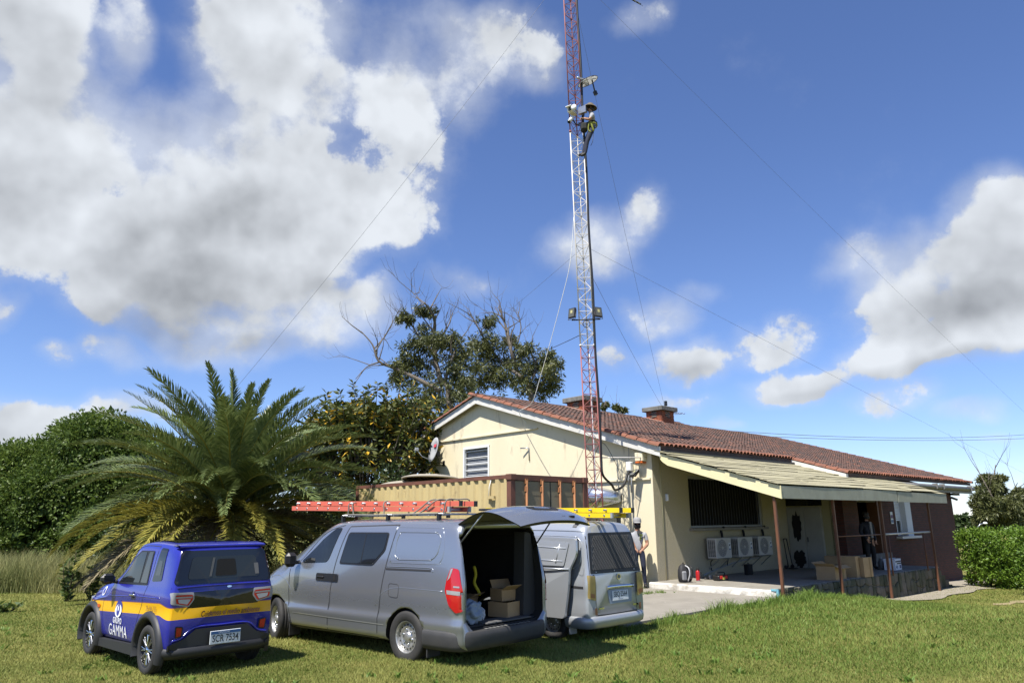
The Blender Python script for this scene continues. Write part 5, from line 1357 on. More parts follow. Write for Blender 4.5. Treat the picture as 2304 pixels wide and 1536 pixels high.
def sack(name, label, c, rx, ry, rz, m, seed, cat='bag'):
    bm = bmesh.new(); bmesh.ops.create_icosphere(bm, subdivisions=4, radius=1)
    rg = np.random.default_rng(seed); ph = rg.random((7, 3)) * 6; fr = rg.normal(0, 2.4, (7, 3))
    for v in bm.verts:
        k = 1 + sum(.075 * (1 - 2 * abs(math.sin(fr[i].dot(v.co) * 1.3 + ph[i, 0]))) for i in range(7)); v.co = Vector((v.co.x * rx * k, v.co.y * ry * k, max(v.co.z, -.8) * rz * k + rz * .8))
    me = bpy.data.meshes.new(name); bm.to_mesh(me); bm.free(); me.materials.append(m); me.polygons.foreach_set('use_smooth', [True] * len(me.polygons))
    o = bpy.data.objects.new(name, me); COL.objects.link(o); o.matrix_world = VF @ Matrix.Translation(c); tag(o, label, cat); return o
sack('cloth_bundle', 'crumpled pale blue cloth bundle at the left of the van floor', (-.80, .46, .52), .15, .20, .17, mat('pale_blue_cloth', (.27, .33, .42), .95, bump=.9, bscale=14), 3, 'cloth')
sack('white_roll', 'small white cloth roll beside the pale blue bundle', (-.74, .18, .52), .06, .06, .10, mat('white_cloth', (.55, .57, .60), .9), 5, 'cloth')
o = MB().tube(smooth_path([VF @ Vector(p) for p in ((-.28, -.16, 1.22), (-.30, -.18, 1.10), (-.28, -.17, .98), (-.32, -.22, .86), (-.30, -.26, .80))], 4), [.014] + [.024] * 15 + [.014], 7).build('hanging_strap', mat('yellow_webbing', (.55, .48, .03), .7)); tag(o, 'yellow webbing harness hanging inside the open van', 'harness')
o = MB().box((0, 0, 0), (.30, .42, .26), bev=.03).build('tool_case', M_DARK); o.matrix_world = VF @ Matrix.Translation((.15, .35, .65)); tag(o, 'black tool case standing deep inside the open van', 'case')
# ------------------------------------------------------------------ small blue city car with a yellow stripe
def blue_paint():
    m = mat('blue_and_yellow_paint', (.020, .023, .26), .22, 0.0, coat=.6)
    nt = m.node_tree; b = nt.nodes['Principled BSDF']; N = nt.nodes.new; L = nt.links.new
    t = N('ShaderNodeTexCoord'); sp = N('ShaderNodeSeparateXYZ'); L(t.outputs['Object'], sp.inputs[0])
    def M_(op, a, b_=None, c_=None):
        n = N('ShaderNodeMath'); n.operation = op
        for i, v in enumerate((a, b_, c_)):
            if v is None: continue
            if isinstance(v, (int, float)): n.inputs[i].default_value = v
            else: L(v, n.inputs[i])
        return n.outputs[0]
    # lower edge of the stripe: .712 - .045 x, dipping across the tail
    r = N('ShaderNodeMapRange'); r.interpolation_type = 'SMOOTHSTEP'; L(sp.outputs[0], r.inputs[0]); r.inputs[1].default_value = -.18; r.inputs[2].default_value = -.5; r.inputs[4].default_value = .055
    zz = M_('ADD', M_('MULTIPLY_ADD', sp.outputs[0], .045, sp.outputs[2]), r.outputs[0])
    inside = M_('MULTIPLY', M_('GREATER_THAN', zz, .706), M_('LESS_THAN', zz, .842))
    fine = M_('MULTIPLY', M_('GREATER_THAN', zz, .842), M_('LESS_THAN', zz, .851))
    mx = N('ShaderNodeMix'); mx.data_type = 'RGBA'; L(inside, mx.inputs[0]); mx.inputs[6].default_value = (.020, .023, .26, 1); mx.inputs[7].default_value = (.80, .43, .008, 1)
    m2 = N('ShaderNodeMix'); m2.data_type = 'RGBA'; L(fine, m2.inputs[0]); L(mx.outputs[2], m2.inputs[6]); m2.inputs[7].default_value = (.30, .10, .08, 1)
    L(m2.outputs[2], b.inputs['Base Color'])
    return m
M_BLUE = blue_paint(); M_LETW = mat('white_vinyl', (.80, .81, .82), .4); M_LETN = mat('brown_vinyl', (.13, .055, .035), .4); M_LETB = mat('blue_vinyl', (.03, .04, .28), .35)
M_CLAD = mat('grey_black_cladding', (.022, .0225, .024), .55)
bcar = thing('city_car', 'small blue city car with a yellow stripe and white lettering', 'car', (-4.111, 10.172, 0), PI / 2 + .806)
def bsec(zt, k=1.0, roof=1.0, belt=1.05, sh=.92):
    return [(0, zt), (.38 * k * roof, zt - .008), (.545 * k * roof, zt - .028), (.602 * k * roof, zt - .105), (.672 * k, min(belt, zt - .17)), (.698 * k, min(sh, zt - .22)), (.690 * k, .78), (.700 * k, .60), (.680 * k, .34), (.64 * k, .285), (.56 * k, .26), (0, .26)]
bst = [(-.50, bsec(1.50, .93)), (-.475, bsec(1.525, .965)), (-.42, bsec(1.545, .985)), (-.30, bsec(1.565, 1.0)), (0, bsec(1.585)), (.55, bsec(1.60)), (.90, bsec(1.575)), (1.15, bsec(1.46, 1, .97)),
       (1.45, bsec(1.245, 1, .98)), (1.70, bsec(1.05, 1, 1.06, .96, .90)), (2.10, bsec(.985, .99, 1.10, .92, .86)), (2.42, bsec(.915, .955, 1.08, .86, .80)), (2.62, bsec(.82, .88, 1.02, .76, .70)), (2.72, bsec(.68, .78, 1.0, .6, .55))]
bst[-1] = (2.72, [(y, min(z, .70) if i < 7 else z) for i, (y, z) in enumerate(bst[-1][1])])
xs = [-.50, -.488, -.475, -.45, -.42, -.36, -.3] + list(np.arange(-.22, 2.6, .08)) + [2.62, 2.68, 2.72]
bbody = loft_body(bst, xs, 4, lambda x, z: (.12 * max(0, (z - 1.0) / .55) + .03 * sstep(.55, .3, z)) * sstep(.5, -.4, x)).build('body', M_BLUE, bcar)
BWX, FWX, BR = .06, 2.24, .298
cut(bbody, [cyl_cut(BWX, .29, .372, .42, 1.0, M_BLACK), cyl_cut(BWX, .29, .372, -1.0, -.42, M_BLACK), cyl_cut(FWX, .29, .372, .40, 1.0, M_BLACK), cyl_cut(FWX, .29, .372, -1.0, -.40, M_BLACK)])
bk = Skin(bbody)
def bp2(name, mb, m, parent=None): return mb.build(name, m, parent or bcar)
for s, d in ((1, 'L'), (-1, 'R')):
    w1 = [(.33, 1.475), (.80, 1.47), (.98, 1.38), (1.30, 1.09), (1.36, 1.02), (.31, 1.045)]
    f_ = bp2('door_window', bk.patch(d, w1, .003, 6, .03), M_DARK)
    bk.patch(d, [(.58, 1.455), (.79, 1.45), (.96, 1.36), (1.25, 1.09), (1.29, 1.05), (.60, 1.065)], .006, 6, .02).build('pane', M_GLASSV, f_)
    bk.patch(d, [(.36, 1.46), (.49, 1.457), (.555, 1.07), (.34, 1.07)], .006, 5, .015).build('quarter_pane', mat('grey_glass', (.040, .043, .046), .10) if s > 0 else bpy.data.materials['grey_glass'], f_)
    q_ = bp2('rear_side_window', bk.patch(d, [(.14, 1.515), (-.07, 1.505), (-.115, 1.12), (.185, 1.10)], .004, 5, .03), M_GLASSV)
    bk.patch(d, [(.085, 1.36), (-.02, 1.355), (-.045, 1.18), (.11, 1.175)], .006, 4, .02).build('window_view', bpy.data.materials['grey_glass'], q_)
    sm = MB()
    for pts in ([(.22, 1.52), (.25, 1.2), (.30, 1.02), (.38, .82), (.50, .55), (.545, .33)], [(1.42, 1.03), (1.72, .95), (1.82, .80), (1.80, .5), (1.74, .28)], [(.545, .32), (1.74, .27)], [(.22, 1.53), (.75, 1.53), (1.0, 1.43), (1.42, 1.03)], [(1.9, .93), (2.25, .87), (2.45, .80)]):
        bk.line(d, pts, .008, .002, mb=sm)
    bp2('panel_gap', sm, M_SEAM)
    bp2('shoulder_crease', bk.bead(d, [(1.9, .84), (1.2, .865), (.5, .90), (-.2, .915)], .009, False, -.004), M_BLUE)
    h_ = bp2('door_handle', bk.bead(d, [(.78, .905), (.70, .908), (.60, .912)], .014, False, .018), M_CHROME)
    bk.patch(d, [(.74, .945), (.66, .945), (.66, .865), (.74, .865)], .003, 3, .03).build('handle_cup', mat('deep_blue_recess', (.008, .010, .06), .4) if s > 0 else bpy.data.materials['deep_blue_recess'], h_)
    mr = MB().box((1.44, s * .80, 1.085), (.13, .19, .14), bev=.05).tube([(1.40, s * .66, 1.03), (1.42, s * .74, 1.05)], .025, 6).build('door_mirror', M_DARK, bcar)
    MB().box((1.36, s * .81, 1.09), (.012, .13, .09), bev=.004).build('mirror_glass', M_GLASSV, mr)
    for wx, ro, nm in ((BWX, .462, 'rear'), (FWX, .445, 'front')):
        rows = []
        for a in np.linspace(-.32, PI + .32, 22):
            c, sn = math.cos(a), math.sin(a)
            ri = .372; pts = []
            for rr_, y in ((ri, .60), (ri, .735), (ri + .03, .745), (ro - .03, .735), (ro, .705), (ro, .66)):
                pts.append((wx + rr_ * c, s * y, .285 + rr_ * sn * (1.0 if sn > 0 else .9)))
            rows.append(pts)
        bp2('arch_cladding', MB().grid(rows), M_CLAD)
        wheel(bcar, wx, s * .635, BR, .155, s, 'alloy', rim_r=.68)
    bp2('sill_cladding', MB().prism([(.44, .31), (1.88, .265), (1.86, .165), (.44, .175)], lambda a, b, h: (a, s * h, b), .60, .705), M_CLAD)
    lm = bp2('tail_lamp', bk.patch('B', [(s * .672, .995), (s * .40, .985), (s * .385, .90), (s * .455, .81), (s * .668, .86)], .008, 6, .02), M_CLEARL)
    bk.patch('B', [(s * .63, .965), (s * .415, .958), (s * .405, .90), (s * .46, .83), (s * .615, .865)], .012, 5, .015).build('red_lens', M_REDL, lm)
    bk.patch('B', [(s * .60, .915), (s * .435, .905), (s * .475, .845), (s * .585, .87)], .016, 5, .01).build('lamp_core', mat('grey_lamp_core', (.36, .37, .38), .25) if s > 0 else bpy.data.materials['grey_lamp_core'], lm)
    bk.line('B', [(s * .625, .935), (s * .42, .928)], .020, .015).build('light_bar', M_CLEARL, lm)
    rf = bp2('bumper_reflector', bk.patch('B', [(s * .60, .60), (s * .50, .59), (s * .50, .47), (s * .59, .46)], .010, 3, .02), M_DARK)
    bk.patch('B', [(s * .585, .585), (s * .515, .577), (s * .515, .485), (s * .578, .475)], .014, 3, .015).build('lens', M_REDL, rf)
    bp2('headlamp', bk.patch(d, [(2.36, .82), (2.60, .74), (2.66, .64), (2.4, .70)], .005, 4), M_CLEARL)
    bp2('side_repeater', bk.patch(d, [(2.05, .705), (1.93, .71), (1.93, .665), (2.05, .66)], .008, 3, .01), mat('amber_lens', (.55, .09, .01), .2) if s > 0 else bpy.data.materials['amber_lens'])
    # lettering and emblem on the doors
    bk.text(d, 'GAMMA', 1.13, .415, .205, M_LETW, bcar, bold=.0, sx=.88, space=1.08)
    bk.text(d, 'GRUPO', 1.16, .545, .105, M_LETW, bcar, bold=.003, space=1.25, sx=.80)
    ex_, ez = 1.17, .672
    eye = [(ex_ + .125 * math.cos(a), ez + .085 * math.copysign(abs(math.sin(a)) ** 1.25, math.sin(a))) for a in np.linspace(0, 2 * PI, 28, endpoint=False)]
    arc = [(ex_ + .125 * math.cos(a), ez + .02 + .118 * math.sin(a) ** .9) for a in np.linspace(.02, PI - .02, 16)]
    em = bp2('eye_emblem', bk.patch(d, arc, .005, 4), M_LETB)
    bk.patch(d, eye, .007, 4).build('eye_white', M_LETW, em)
    bk.patch(d, [(ex_ + .058 * math.cos(a), ez + .012 + .075 * math.sin(a)) for a in np.linspace(0, 2 * PI, 20, endpoint=False)], .009, 3).build('iris', M_LETB, em)
    bk.patch(d, [(ex_ - .004 + .020 * math.cos(a), ez + .03 + .034 * math.sin(a)) for a in np.linspace(0, 2 * PI, 14, endpoint=False)], .011, 2).build('pupil_glint', M_LETW, em)
    bk.text(d, '28 444 333', .03, .778, .088, M_LETN, bcar, off=.016, sx=.80, bold=.0, space=1.05, rise=.02)
    rb = bp2('round_badge', bk.patch(d, [(1.93 + .058 * math.cos(a), .885 + .062 * math.sin(a)) for a in np.linspace(0, 2 * PI, 20, endpoint=False)], .004, 3), M_LETW)
    bk.patch(d, [(1.93 + .040 * math.cos(a), .885 + .042 * math.sin(a)) for a in np.linspace(0, 2 * PI, 18, endpoint=False)], .006, 3).build('badge_core', M_LETB, rb)
rw = bp2('rear_window', bk.patch('B', [(-.548, 1.484), (.548, 1.484), (.645, 1.078), (-.645, 1.078)], .009, 12, .05), mat('black_glass_surround', (.008, .008, .009), .10, coat=.4))
rp_ = bk.patch('B', [(-.42, 1.405), (.42, 1.405), (.485, 1.135), (-.485, 1.135)], .014, 8, .05).build('pane', mat('smoked_rear_glass', (.028, .033, .034), .06, spec=.4), rw)
bk.patch('B', [(.16, 1.39), (.13, 1.39), (.17, 1.16), (.20, 1.16)], .018, 3).build('belt_seen_inside', mat('pale_belt', (.10, .10, .098), .5), rw)
bk.patch('B', [(.10, 1.37), (-.14, 1.37), (-.17, 1.16), (.12, 1.16)], .0165, 3, .03).build('headrest_seen_inside', M_BLACK, rw)
bk.patch('B', [(-.40, 1.30), (-.46, 1.30), (-.47, 1.16), (-.42, 1.16)], .018, 3).build('handle_seen_inside', bpy.data.materials['pale_belt'], rw)
bp2('tail_panel', bk.patch('B', [(-.44, .985), (.44, .985), (.43, .90), (.47, .80), (.40, .795), (-.40, .795), (-.47, .80), (-.43, .90)], .006, 6), bpy.data.materials['black_glass_surround'])
bp2('tailgate_lip', bk.bead('B', [(-.66, 1.045), (-.3, 1.05), (.3, 1.05), (.66, 1.045)], .016, False, -.004), M_BLUE)
bp2('roof_spoiler', MB().grid([[(-.335 + dx, s * .575, 1.555 - dz) for dx, dz in ((.22, -.02), (0, 0), (-.05, .015), (-.03, .04), (.08, .045))] for s in (-1, -.8, -.4, 0, .4, .8, 1)]), M_BLUE)
bp2('small_emblem', bk.patch('B', [(-.075 + .032 * math.cos(a), 1.022 + .013 * math.sin(a)) for a in np.linspace(0, 2 * PI, 14, endpoint=False)], .013, 2), M_CHROME)
bk.text('B', 'Cuidamos el medio ambiente', -.10, .715, .092, M_LETN, bcar, off=.022, shear=.2, sx=.72, bold=.0022)
rb_ = bp2('rear_bumper', bk.patch('B', [(-.69, .24), (.69, .24), (.70, .36), (.60, .41), (.48, .44), (.33, .545), (-.33, .545), (-.48, .44), (-.60, .41), (-.70, .36)], .022, 9), M_CLAD)
bp2('bumper_crease', bk.bead('B', [(.62, .43), (.50, .455), (.35, .56), (0, .565), (-.35, .56), (-.50, .455), (-.62, .43)], .014, False, .010), M_BLUE)
bp2('bumper_skirt', sweep_plan([(-.30, -.70), (-.44, -.66), (-.51, -.5), (-.53, 0), (-.51, .5), (-.44, .66), (-.30, .70)], [(.0, .34), (.02, .31), (.02, .26), (-.03, .215), (-.12, .20)]), M_CLAD)
bp2('wheel_well_liner', MB().box((1.1, 0, .235), (3.0, .9, .10)), M_BLACK)
pl = bp2('number_plate', MB().box((-.548, -.03, .425), (.012, .40, .158), bev=.004), M_PLATE)
MB().box((-.5555, -.03, .482), (.004, .385, .036)).build('plate_band', M_PLATEB, pl)
def flat_text(body, size, x, y, z, m, parent, bold=0.0, sx=1.0, space=1.0):
    vs, fs = text_mesh(body, size, offset=bold, space=space)
    return MB().add([(x, y - v.x * sx, z + v.y) for v in vs], fs).build('lettering', m, parent, fixn=False)
flat_text('URUGUAY', .034, -.5585, -.01, .482, M_PLATE, pl, sx=.95)
flat_text('SCR 7534', .118, -.5565, -.03, .408, M_PLATEK, pl, bold=.0015, sx=.72)
bp2('roof_aerial', MB().tube([(.02, -.05, 1.58), (-.03, -.05, 1.64)], [.012, .004], 6), M_DARK)
bp2('black_roof_panel', bk.patch('T', [(.95, -.40), (.95, .40), (.05, .44), (.05, -.44)], .004, 8, .06), bpy.data.materials['black_glass_surround'])

# ------------------------------------------------------------------ small silver van with a meshed rear window
M_SILV2 = car_paint('light_silver_paint', (.43, .455, .485), .5, .28, dirt=(.28, .24, .18), amount=.45, coat=.5)
V2P = (1.125, 12.733, 0); van2 = thing('small_van', 'small light silver van with sliding door open and yellow ladder on top', 'van', V2P, PI / 2 + .78)
VF2 = frame_of(*V2P, .78)
def msec(zt, k=1.0, roof=1.0, belt=1.10):
    return [(0, zt), (.36 * k * roof, zt - .012), (.55 * k * roof, zt - .05), (.635 * k * roof, zt - .15), (.715 * k, min(belt, zt - .25)), (.75 * k, .84), (.745 * k, .66), (.752 * k, .50), (.745 * k, .36), (.70 * k, .26), (.60 * k, .22), (0, .22)]
mst = [(-.74, msec(1.74, .93)), (-.71, msec(1.77, .965)), (-.64, msec(1.79, .985)), (-.5, msec(1.80)), (.5, msec(1.81)), (1.6, msec(1.80)), (1.95, msec(1.72, 1, .98)), (2.3, msec(1.48, 1, .97)), (2.6, msec(1.22, 1, 1.02, .98)), (2.9, msec(1.02, .96, 1.08, .86)), (3.1, msec(.86, .86, 1.05, .76)), (3.18, msec(.70, .75, 1.0, .6))]
xs = [-.74, -.728, -.71, -.68, -.64, -.57] + list(np.arange(-.5, 3.0, .1)) + [3.0, 3.1, 3.15, 3.18]
mbody = loft_body(mst, xs, 4, lambda x, z: .13 * max(0, (z - .95) / .8) * sstep(.1, -.7, x)).build('body', M_SILV2, van2)
dc = MB().box((.95, .72, .98), (.95, .8, 1.18), bev=.08).build('door_cutter', M_VINT)
cut(mbody, [cyl_cut(0, .25, .35, .40, 1.0, M_BLACK), cyl_cut(0, .25, .35, -1.0, -.40, M_BLACK), cyl_cut(2.35, .25, .35, .40, 1.0, M_BLACK), cyl_cut(2.35, .25, .35, -1.0, -.40, M_BLACK), dc])
mk = Skin(mbody)
def mp(name, mb, m, parent=None): return mb.build(name, m, parent or van2)
for s, d in ((1, 'L'), (-1, 'R')):
    wheel(van2, 0, s * .665, .285, .165, s, 'steel', rim_r=.62); wheel(van2, 2.35, s * .665, .285, .165, s, 'steel', rim_r=.62)
    mp('gutter', mk.bead(d, [(1.7, 1.66), (.5, 1.665), (-.3, 1.655), (-.60, 1.64)], .012), M_SILV2)
    ml_ = mp('tail_lamp', mk.patch('B', [(s * .705, .985), (s * .54, .965), (s * .545, .60), (s * .71, .645)], .016, 6, .02), mat('yellowed_lens', (.36, .27, .085), .3, coat=.4, col2=(.28, .20, .07), vscale=9) if s > 0 else bpy.data.materials['yellowed_lens'])
    mk.patch('B', [(s * .68, .72), (s * .575, .70), (s * .575, .64), (s * .68, .66)], .022, 3).build('lens_segment', mat('brown_lens', (.22, .10, .05), .3) if s > 0 else bpy.data.materials['brown_lens'], ml_)
    mp('side_rail', mk.line(d, [(.42, .83), (-.66, .80)], .035, .004), M_SEAM)
    mp('rear_quarter_panel', mk.bead(d, round_poly([(.30, 1.58), (-.50, 1.56), (-.60, 1.45), (-.58, 1.15), (-.45, 1.08), (.30, 1.10)], .06, 2), .009, True, -.003, 2), M_SILV2)
    mp('front_window', mk.patch(d, [(1.50, 1.62), (1.85, 1.60), (2.42, 1.12), (1.50, 1.10)], .004, 6, .04), M_GLASSV)
    mp('mud_flap', MB().box((-.36, s * .66, .22), (.015, .17, .24)), M_GREYP)
    mp('bumper_reflector', mk.patch('B', [(s * .60, .50), (s * .54, .495), (s * .54, .39), (s * .60, .40)], .034, 3, .01), bpy.data.materials['brown_lens'])
gl = mp('rear_window', mk.patch('B', [(-.60, 1.62), (.56, 1.62), (.645, 1.00), (-.66, .985)], .006, 7, .03), mat('black_rear_frame', (.010, .010, .011), .5))
mk.patch('B', [(-.555, 1.575), (.515, 1.575), (.595, 1.06), (-.605, 1.05)], .010, 6, .02).build('pane', mat('dull_dark_glass', (.035, .034, .032), .35), gl)
def mesh_guard():
    f = MB(); lo, hi = 1.05, 1.575
    for k in range(-14, 40):
        for sg in (1, -1):
            y = -.60 + k * .045; a = []; z = lo
            for t in np.linspace(0, 1, 7):
                zz = lo + (hi - lo) * t; yy = y + sg * (zz - lo) * .9
                wl = .595 - .08 * t
                if -wl - .01 < yy < wl: a.append(mk.at('B', yy, zz, .020))
            if len(a) > 1: f.tube(a, .0028, 3, caps=False)
    return f
mesh_guard().build('mesh_guard', mat('mesh_wire', (.07, .068, .065), .5), gl)
for y in (-.5, 0, .5): mk.patch('B', [(y - .01, 1.03), (y + .01, 1.03), (y + .01, 1.015), (y - .01, 1.015)], .013, 2).build('rivet', M_STEEL, gl)
sm = MB()
for pts in ([(.60, 1.66), (.655, 1.0), (.53, .95), (.525, .42), (.52, .375)], [(-.62, 1.66), (-.67, .98), (-.53, .95), (-.525, .42), (-.52, .375)], [(.52, .375), (0, .365), (-.52, .375)]): mk.line('B', pts, .010, .0025, mb=sm)
mp('tailgate_gap', sm, M_SEAM)
mp('plate_recess', mk.patch('B', [(.21, .735), (-.41, .735), (-.40, .525), (.18, .525)], .004, 4, .02), mat('pale_blue_grey_recess', (.23, .28, .36), .4, .3))
mp('chrome_handle', mk.bead('B', [(.24, .775), (0, .778), (-.44, .772)], .030, False, .010), M_CHROME)
pp = [mk.at('B', -.10, .64, .012)][0]
pl2 = MB().box((0, 0, 0), (.012, .42, .15), bev=.004).build('number_plate', M_PLATE, van2, (pp.x, -.10, .64), (0, .06, -.0))
for body_, size, z, sx in (('SBQ·2564', .115, .018, .74), ('URUGUAY', .030, -.052, .9)):
    vs, fs = text_mesh(body_, size, offset=.0016 if size > .1 else 0)
    MB().add([(-.0075, -v.x * sx, z + v.y) for v in vs], fs).build('lettering', M_PLATEK if size > .1 else M_PLATEB, pl2, fixn=False)
eb = mp('round_emblem', mk.patch('B', [(-.10 + .05 * math.cos(a), .925 + .046 * math.sin(a)) for a in np.linspace(0, 2 * PI, 18, endpoint=False)], .012, 3), M_CHROME)
mk.patch('B', [(-.10 + .034 * math.cos(a), .925 + .031 * math.sin(a)) for a in np.linspace(0, 2 * PI, 16, endpoint=False)], .015, 3).build('emblem_core', mat('blue_grey_emblem', (.10, .13, .18), .2, .5), eb)
mp('chrome_badge', mk.line('B', [(.47, .475), (.33, .475)], .028, .010), M_CHROME)
mp('chrome_badge', mk.line('B', [(-.43, .475), (-.56, .475)], .028, .010), M_CHROME)
bpth = [(-.30, .745), (-.5, .75), (-.66, .72), (-.745, .62), (-.775, .35), (-.78, 0), (-.775, -.35), (-.745, -.62), (-.66, -.72), (-.5, -.75), (-.30, -.745)]
mp('rear_bumper', sweep_plan([tuple(p.xy) for p in smooth_path([Vector((*p, 0)) for p in bpth], 3)][::-1], [(-.05, .375), (.012, .370), (.030, .35), (.034, .29), (.016, .22), (-.04, .19)]), M_SILV2)
mp('bumper_scuff', mk.line('B', [(.53, .385), (.2, .378), (-.5, .382)], .020, .030), M_DARK)
dent = mp('dent', mk.patch('L', [(-.66, 1.12), (-.58, 1.10), (-.56, 1.0), (-.66, .97)], .005, 4, .04), M_SILV2)
# sliding door, pushed back along its rail
dp = [(.62, 1.60), (-.60, 1.535), (-.625, 1.30), (-.50, 1.07), (-.47, .80), (-.37, .34), (.40, .34), (.62, .5)]
sd_ = mp('sliding_door', MB().prism(round_poly(dp, .05, 3), lambda a, b, h: (a, h - .13 * max(0, (b - 1.05)) - .03 * max(0, .6 - b), b), .83, .875), M_SILV2)
MB().prism(round_poly([(.40, 1.52), (-.47, 1.475), (-.385, 1.12), (.44, 1.12)], .02, 2), lambda a, b, h: (a, h - .13 * max(0, (b - 1.05)), b), .8745, .883).build('raised_panel', M_SILV2, sd_)
def dr_(pts): return MB().tube([Vector((a, .8795 - .13 * max(0, b - 1.05), b)) for a, b in pts], .013, 6)
for pts in ([(.22, 1.48), (.16, 1.17)], [(-.28, 1.455), (-.22, 1.16)], [(.36, 1.41), (-.42, 1.385)], [(.40, 1.205), (-.36, 1.19)]): dr_(pts).build('stamped_rib', M_SILV2, sd_)
MB().tube([Vector((a, .878, 1.075)) for a in (.6, 0, -.5)], .014, 6).build('waist_bead', M_SILV2, sd_)
mp('door_edge', MB().prism([(-.60, 1.53), (-.622, 1.30), (-.497, 1.07), (-.467, .80), (-.368, .345), (-.35, .345), (-.45, .80), (-.48, 1.07), (-.605, 1.30), (-.585, 1.53)], lambda a, b, h: (a, h - .13 * max(0, (b - 1.05)) - .03 * max(0, .6 - b), b), .80, .8295), M_DARK)
for x in (-.42, .9):
    r_ = mp('roof_rack_bar', MB().tube([(x, -.58, 1.86), (x, .58, 1.86)], .016, 6), M_STEEL)
    for s in (-1, 1): MB().box((x, s * .55, 1.80), (.06, .04, .13)).build('foot', M_DARK, r_)
mp('roof_strap', mk.patch('T', [(-.44, .50), (-.36, .50), (-.36, .60), (-.44, .60)], .006, 2), mat('grey_patch', (.09, .09, .095), .6))
ladder('extension_ladder', 'long yellow extension ladder on the small silver van', VF2, -.98, 1.885, 2.1, 1.94, .34, -.08, mat('yellow_fibreglass', (.80, .60, .01), .45, col2=(.70, .51, .01), vscale=3), group='roof ladders')
# ------------------------------------------------------------------ vegetation
def leaves_np(P, D, size, aspect, droop=.0, fold=.25, jit=.6):
    """one folded leaf (two quads) per point P, growing along D (unit vectors)"""
    n = len(P); D = D + RNG.normal(0, jit, (n, 3)); D[:, 2] -= droop; D /= np.linalg.norm(D, axis=1)[:, None]
    S = np.cross(D, RNG.normal(0, 1, (n, 3))); S /= np.linalg.norm(S, axis=1)[:, None] + 1e-9; Nn = np.cross(S, D)
    L = (size * (.65 + .7 * RNG.random(n)))[:, None]; W = L * aspect / 2
    a = P; m = P + D * L * .5 - Nn * W * fold; t = P + D * L
    l = P + D * L * .45 + S * W + Nn * W * fold; r = P + D * L * .45 - S * W + Nn * W * fold
    V = np.stack([a, l, t, r], 1).reshape(-1, 3); F = np.arange(4 * n).reshape(n, 4)
    return V, F
def clump_leaves(C, Rr, per, size, aspect, droop=0, hollow=.55, flat=1.0):
    C = np.asarray(C, float); Rr = np.asarray(Rr, float); k = len(C); n = k * per
    idx = np.repeat(np.arange(k), per); d = RNG.normal(0, 1, (n, 3)); d /= np.linalg.norm(d, axis=1)[:, None]
    rad = hollow + (1 - hollow) * RNG.random(n) ** .6
    P = C[idx] + d * (Rr[idx] * rad)[:, None] * np.array([1, 1, flat])
    base = vnoise(P[:, 0] + P[:, 2] * .7, P[:, 1] + P[:, 2], .9, 5)
    V, F = leaves_np(P, d, size, aspect, droop)
    return V, F, np.clip(.55 * base + .55 * RNG.random(n) - .1, 0, 1)
def cat_mesh(parts):
    V, F, T, o = [], [], [], 0
    for v, f, t in parts: V.append(v); F.append(f + o); T.append(t); o += len(v)
    return np.concatenate(V), np.concatenate(F), np.concatenate(T)
def ell_clumps(ells, per_area, rc, seed=1, front=None):
    """clump centres on the skins of ellipsoids (centre, radii)"""
    rg = np.random.default_rng(seed); C = []
    for c, r in ells:
        n = int(per_area * (r[0] * r[1] + r[0] * r[2] + r[1] * r[2]) / 3)
        d = rg.normal(0, 1, (n, 3)); d /= np.linalg.norm(d, axis=1)[:, None]; d[:, 2] = np.where(d[:, 2] < -.75, -d[:, 2], d[:, 2])
        C.append(np.array(c) + d * np.array(r) * (.80 + .22 * rg.random((n, 1))))
    C = np.concatenate(C); keep = np.ones(len(C), bool)
    for c, r in ells: keep &= (((C - np.array(c)) / np.array(r)) ** 2).sum(1) > .50
    C = C[keep]; return C, rc * (.65 + .7 * rg.random(len(C)))
M_BARK = mat('grey_bark', (.17, .145, .115), .9, col2=(.09, .075, .06), vscale=6, bump=.6, bscale=30)
M_BARKD = mat('dark_bark', (.085, .068, .05), .9, col2=(.05, .04, .03), vscale=6, bump=.6, bscale=30)
def limb(mb, pts, r0, r1, n=7, k=4):
    P = smooth_path(pts, k); m = len(P); mb.tube(P, [r0 + (r1 - r0) * i / (m - 1) for i in range(m)], n); return P

